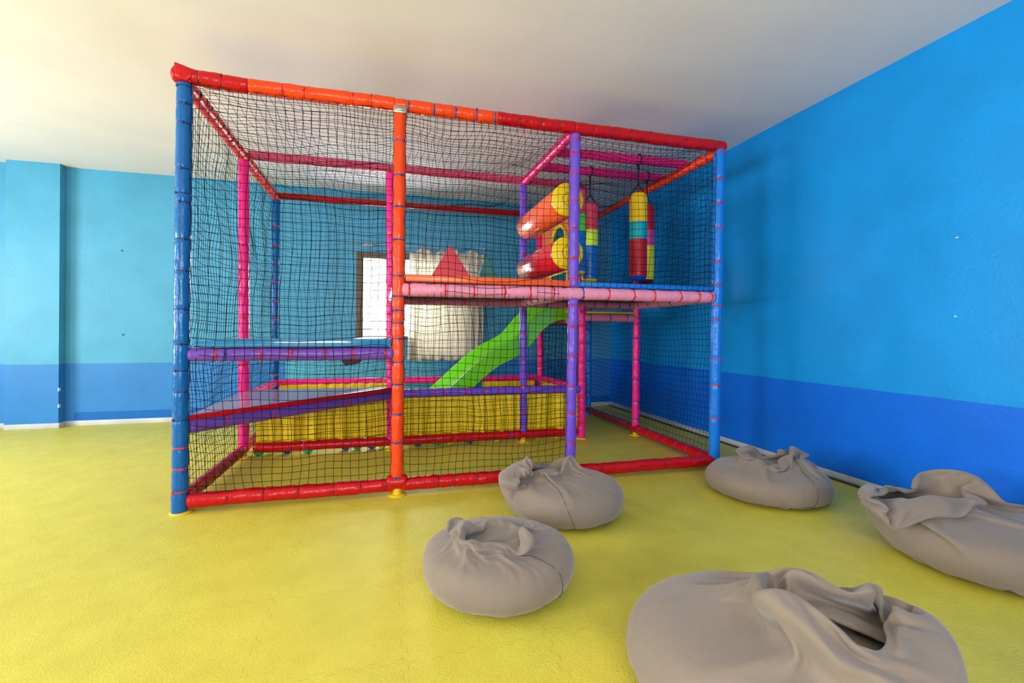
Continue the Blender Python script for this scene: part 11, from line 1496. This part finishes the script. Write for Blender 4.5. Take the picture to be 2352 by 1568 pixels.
5,3,21,-1,-25,-7,26,-17,8,2,21,13,11,-39,23,-7,-9,-9,-13,-1,-8,-2,-1,-1,-33,12,31,11,2,-6,-3,21,-6,4,-14,-26,37,4,4,-9,-15,30,-27,-14,-8,3,48,-18,-25,10,0,-12,13,9,11,-13,-7,43,19,-36,
9,-18,5,-6,-19,-4,-4,5,-14,-7,-23,37,25,-16,6,-5,14,12,-8,-5,19,-10,-37,21,38,-9,-7,-7,-38,0,-9,39,16,-39,-5,24,-16,-4,12,28,-22,12,-12,4,47,-6,-19,-4,-3,-3,-28,-2,-5,-6,7,-29,16,34,-4,3,
-2,-27,52,-1,-10,-7,28,-33,-27,53,3,-3,2,-23,-34,1,7,-22,57,5,-36,-9,18,-19,22,2,12,2,-3,-21,36,29,-36,22,-14,-15,-30,15,-19,-13,29,-36,13,30,3,-9,-4,2,37,0,-5,0,-29,-17,59,-7,-5,0,-4,-23,
-10,2,-7,-14,-9,46,11,-27,-18,4,-6,24,23,-7,3,11,16,-19,-8,19,-10,-1,-23,-10,-8,-3,-4,44,-46,1,10,3,10,17,17,-6,5,-25,0,26,-16,23,-4,-22,4,-1,-21,4,-20,-4,5,16,-14,12,-1,8,-14,16,10,8,
6,0,-17,-27,53,-10,-6,-13,-3,-12,5,-3,-15,25,26,-26,-12,-4,10,4,0,9,4,11,-26,-1,58,-20,-10,-15,-3,7,-10,-10,-21,-12,14,1,47,-7,-26,9,5,7,3,-7,-10,-19,21,17,3,-3,-1,-11,-7,17,-21,-1,0,12,
-14,13,16,-6,-4,-11,8,-4,-7,-18,25,27,-8,12,-2,-2,-25,-5,8,-31,-1,-3,22,-28,37,27,-16,-22,6,16,-21,-2,8,15,-11,11,2,-3,-17,6,15,-27,13,4,-14,-8,7,16,7,2,-13,-4,3,1,-18,-9,30,28,-13,4,
2,4,-33,5,-6,-25,11,-1,-5,1,21,19,0,-7,-7,10,-10,-16,-1,8,21,-6,-15,9,10,6,-19,-7,-7,3,8,14,-10,8,6,-10,-15,6,-10,4,-2,0,22,13,3,-4,-3,3,-19],
],
}
NQ = 24
def quad_sphere_faces(n):
    vid = {}; fs = []
    def add(q):
        if q not in vid: vid[q] = len(vid)
        return vid[q]
    for ax in range(3):
        for sd in (0, n):
            for a in range(n):
                for b in range(n):
                    def q(u, v):
                        t = [0, 0, 0]; t[ax] = sd; t[(ax + 1) % 3] = u; t[(ax + 2) % 3] = v; return add(tuple(t))
                    f = (q(a, b), q(a + 1, b), q(a + 1, b + 1), q(a, b + 1)); fs.append(f if sd else f[::-1])
    return vid, fs
QV, QF = quad_sphere_faces(NQ)
def cloth_mat():
    m = mat('taupe_canvas', (0.22, 0.174, 0.138), 0.85, 0.25, bump=(17, 0.4, (1, 1, 1), 0.012), var=(3, 0.05))
    m.node_tree.nodes['Principled BSDF'].inputs['Sheen Weight'].default_value = 0.25
    m.node_tree.nodes['Principled BSDF'].inputs['Sheen Roughness'].default_value = 0.5
    return m
CLOTH = cloth_mat(); STITCH = mat('taupe_stitching', (0.12, 0.10, 0.08), 0.9, 0.1)
def bean_bag(i, x, y, rot, sc, label, seams, zs=1.0, top=1.0, thr=0.17):
    # shape of this bag: second differences, in millimetres, along the rings of the sack and then across its top
    W_ = np.cumsum(np.cumsum(np.array(BAG_POINTS[i]).T, axis=0), axis=0) * 0.001
    V = np.zeros((len(QV), 3)); n = NQ; k = 0; C_ = W_[:4 * n].mean(0)
    for z in range(n + 1):
        for t in [(q, 0, z) for q in range(n)] + [(n, q, z) for q in range(n)] + [(n - q, n, z) for q in range(n)] + [(0, n - q, z) for q in range(n)]:
            V[QV[t]] = W_[k]; k += 1
    for xx in range(1, n):
        for yy in (range(1, n) if xx % 2 else range(n - 1, 0, -1)):
            V[QV[(xx, yy, n)]] = W_[k]; k += 1
    for xx in range(1, n):      # flat underside, blended from the lowest ring
        for yy in range(1, n):
            u, v = xx / n, yy / n
            e0, e1, f0, f1 = V[QV[(0, yy, 0)]], V[QV[(n, yy, 0)]], V[QV[(xx, 0, 0)]], V[QV[(xx, n, 0)]]
            V[QV[(xx, yy, 0)]] = ((1 - u) * e0 + u * e1 + (1 - v) * f0 + v * f1 - ((1 - u) * (1 - v) * V[QV[(0, 0, 0)]] + u * (1 - v) * V[QV[(n, 0, 0)]] + (1 - u) * v * V[QV[(0, n, 0)]] + u * v * V[QV[(n, n, 0)]]))
    # relax the grid a little
    e = np.array([(f[k], f[(k + 1) % 4]) for f in QF for k in range(4)])
    for _ in range(1):
        acc = np.zeros_like(V); c = np.zeros(len(V)); np.add.at(acc, e[:, 0], V[e[:, 1]]); np.add.at(c, e[:, 0], 1)
        V = V * 0.78 + 0.22 * acc / c[:, None]
    V = V * np.array([sc, sc, sc * zs]); V[:, 2] = np.where(V[:, 2] > thr, thr + (V[:, 2] - thr) * top, V[:, 2]); V[:, 2] += 0.012; V[:, 2] = np.maximum(V[:, 2], 0.002)
    o = mk('bean_bag', V, QF, CLOTH, None, True)
    o.location = (x, y, 0); o.rotation_euler = (0, 0, rot)
    sd = o.modifiers.new('smooth', 'SUBSURF'); sd.levels = 1; sd.render_levels = 2
    tag(o, label, 'bean bag', 'taupe bean bags on the yellow floor')
    nrm = np.zeros_like(V)
    for f in QF:
        a, b, c, d = V[list(f)]; w = np.cross(c - a, d - b)
        for k in f: nrm[k] += w
    nrm /= np.linalg.norm(nrm, axis=1)[:, None] + 1e-9
    for path in seams:
        ids = [QV[tuple(q)] for q in path if tuple(q) in QV]
        P = V[ids] + nrm[ids] * 0.0014
        for _ in range(1): P[1:-1] = (P[:-2] + 4 * P[1:-1] + P[2:]) / 6
        b = MB(); b.tube([tuple(p) for p in P], 0.0022, 6); b.build('seam', STITCH, o, True)
    return o
def col_path(face, c, k0=0, k1=NQ):     # upward line on one side of the bag
    ax, sd = face
    out = []
    for k in range(k0, k1 + 1):
        t = [0, 0, 0]; t[ax] = sd; t[1 - ax] = c; t[2] = k; out.append(t)
    return out
def top_path(c, a0=0, a1=NQ, ax=0):
    out = []
    for k in range(a0, a1 + 1):
        t = [0, 0, NQ]; t[ax] = c; t[1 - ax] = k; out.append(t)
    return out
def ring_path(z, faces):
    out = []
    for (ax, sd, rev) in faces:
        r = range(NQ, -1, -1) if rev else range(NQ + 1)
        for k in r:
            t = [0, 0, z]; t[ax] = sd; t[1 - ax] = k
            if not out or out[-1] != t: out.append(t)
    return out
front = (1, 0); left = (0, 0); right = (0, NQ)
bean_bag(1, 2.125, -0.56, 0.0, 1.04, 'taupe bean bag against the front red beam, just left of the entrance', [col_path(front, 8), ring_path(8, [(1, 0, False)])], 1.0, 0.8)
bean_bag(2, 1.58, -1.21, 0.35, 1.03, 'small taupe bean bag on its own, nearest the blue post and leftmost of the five', [col_path(front, 17), ring_path(6, [(1, 0, False)])], 1.0, 0.5)
bean_bag(3, 3.52, -0.585, -0.5, 1.0, 'squat taupe bean bag in front of the bright blue corner post', [col_path(front, 19), ring_path(7, [(1, 0, False)])], 0.97, 0.7)
bean_bag(4, 3.79, -1.60, -0.55, 0.98, 'taupe bean bag beside the right wall, cut off by the right edge of the picture', [ring_path(8, [(1, 0, False)])], 1.0, 0.8)
bean_bag(5, 2.165, -1.975, -0.25, 1.01, 'large crumpled taupe bean bag in the foreground, cut off by the bottom edge', [ring_path(11, [(0, 0, True)])], 0.90, 0.95, 0.20)
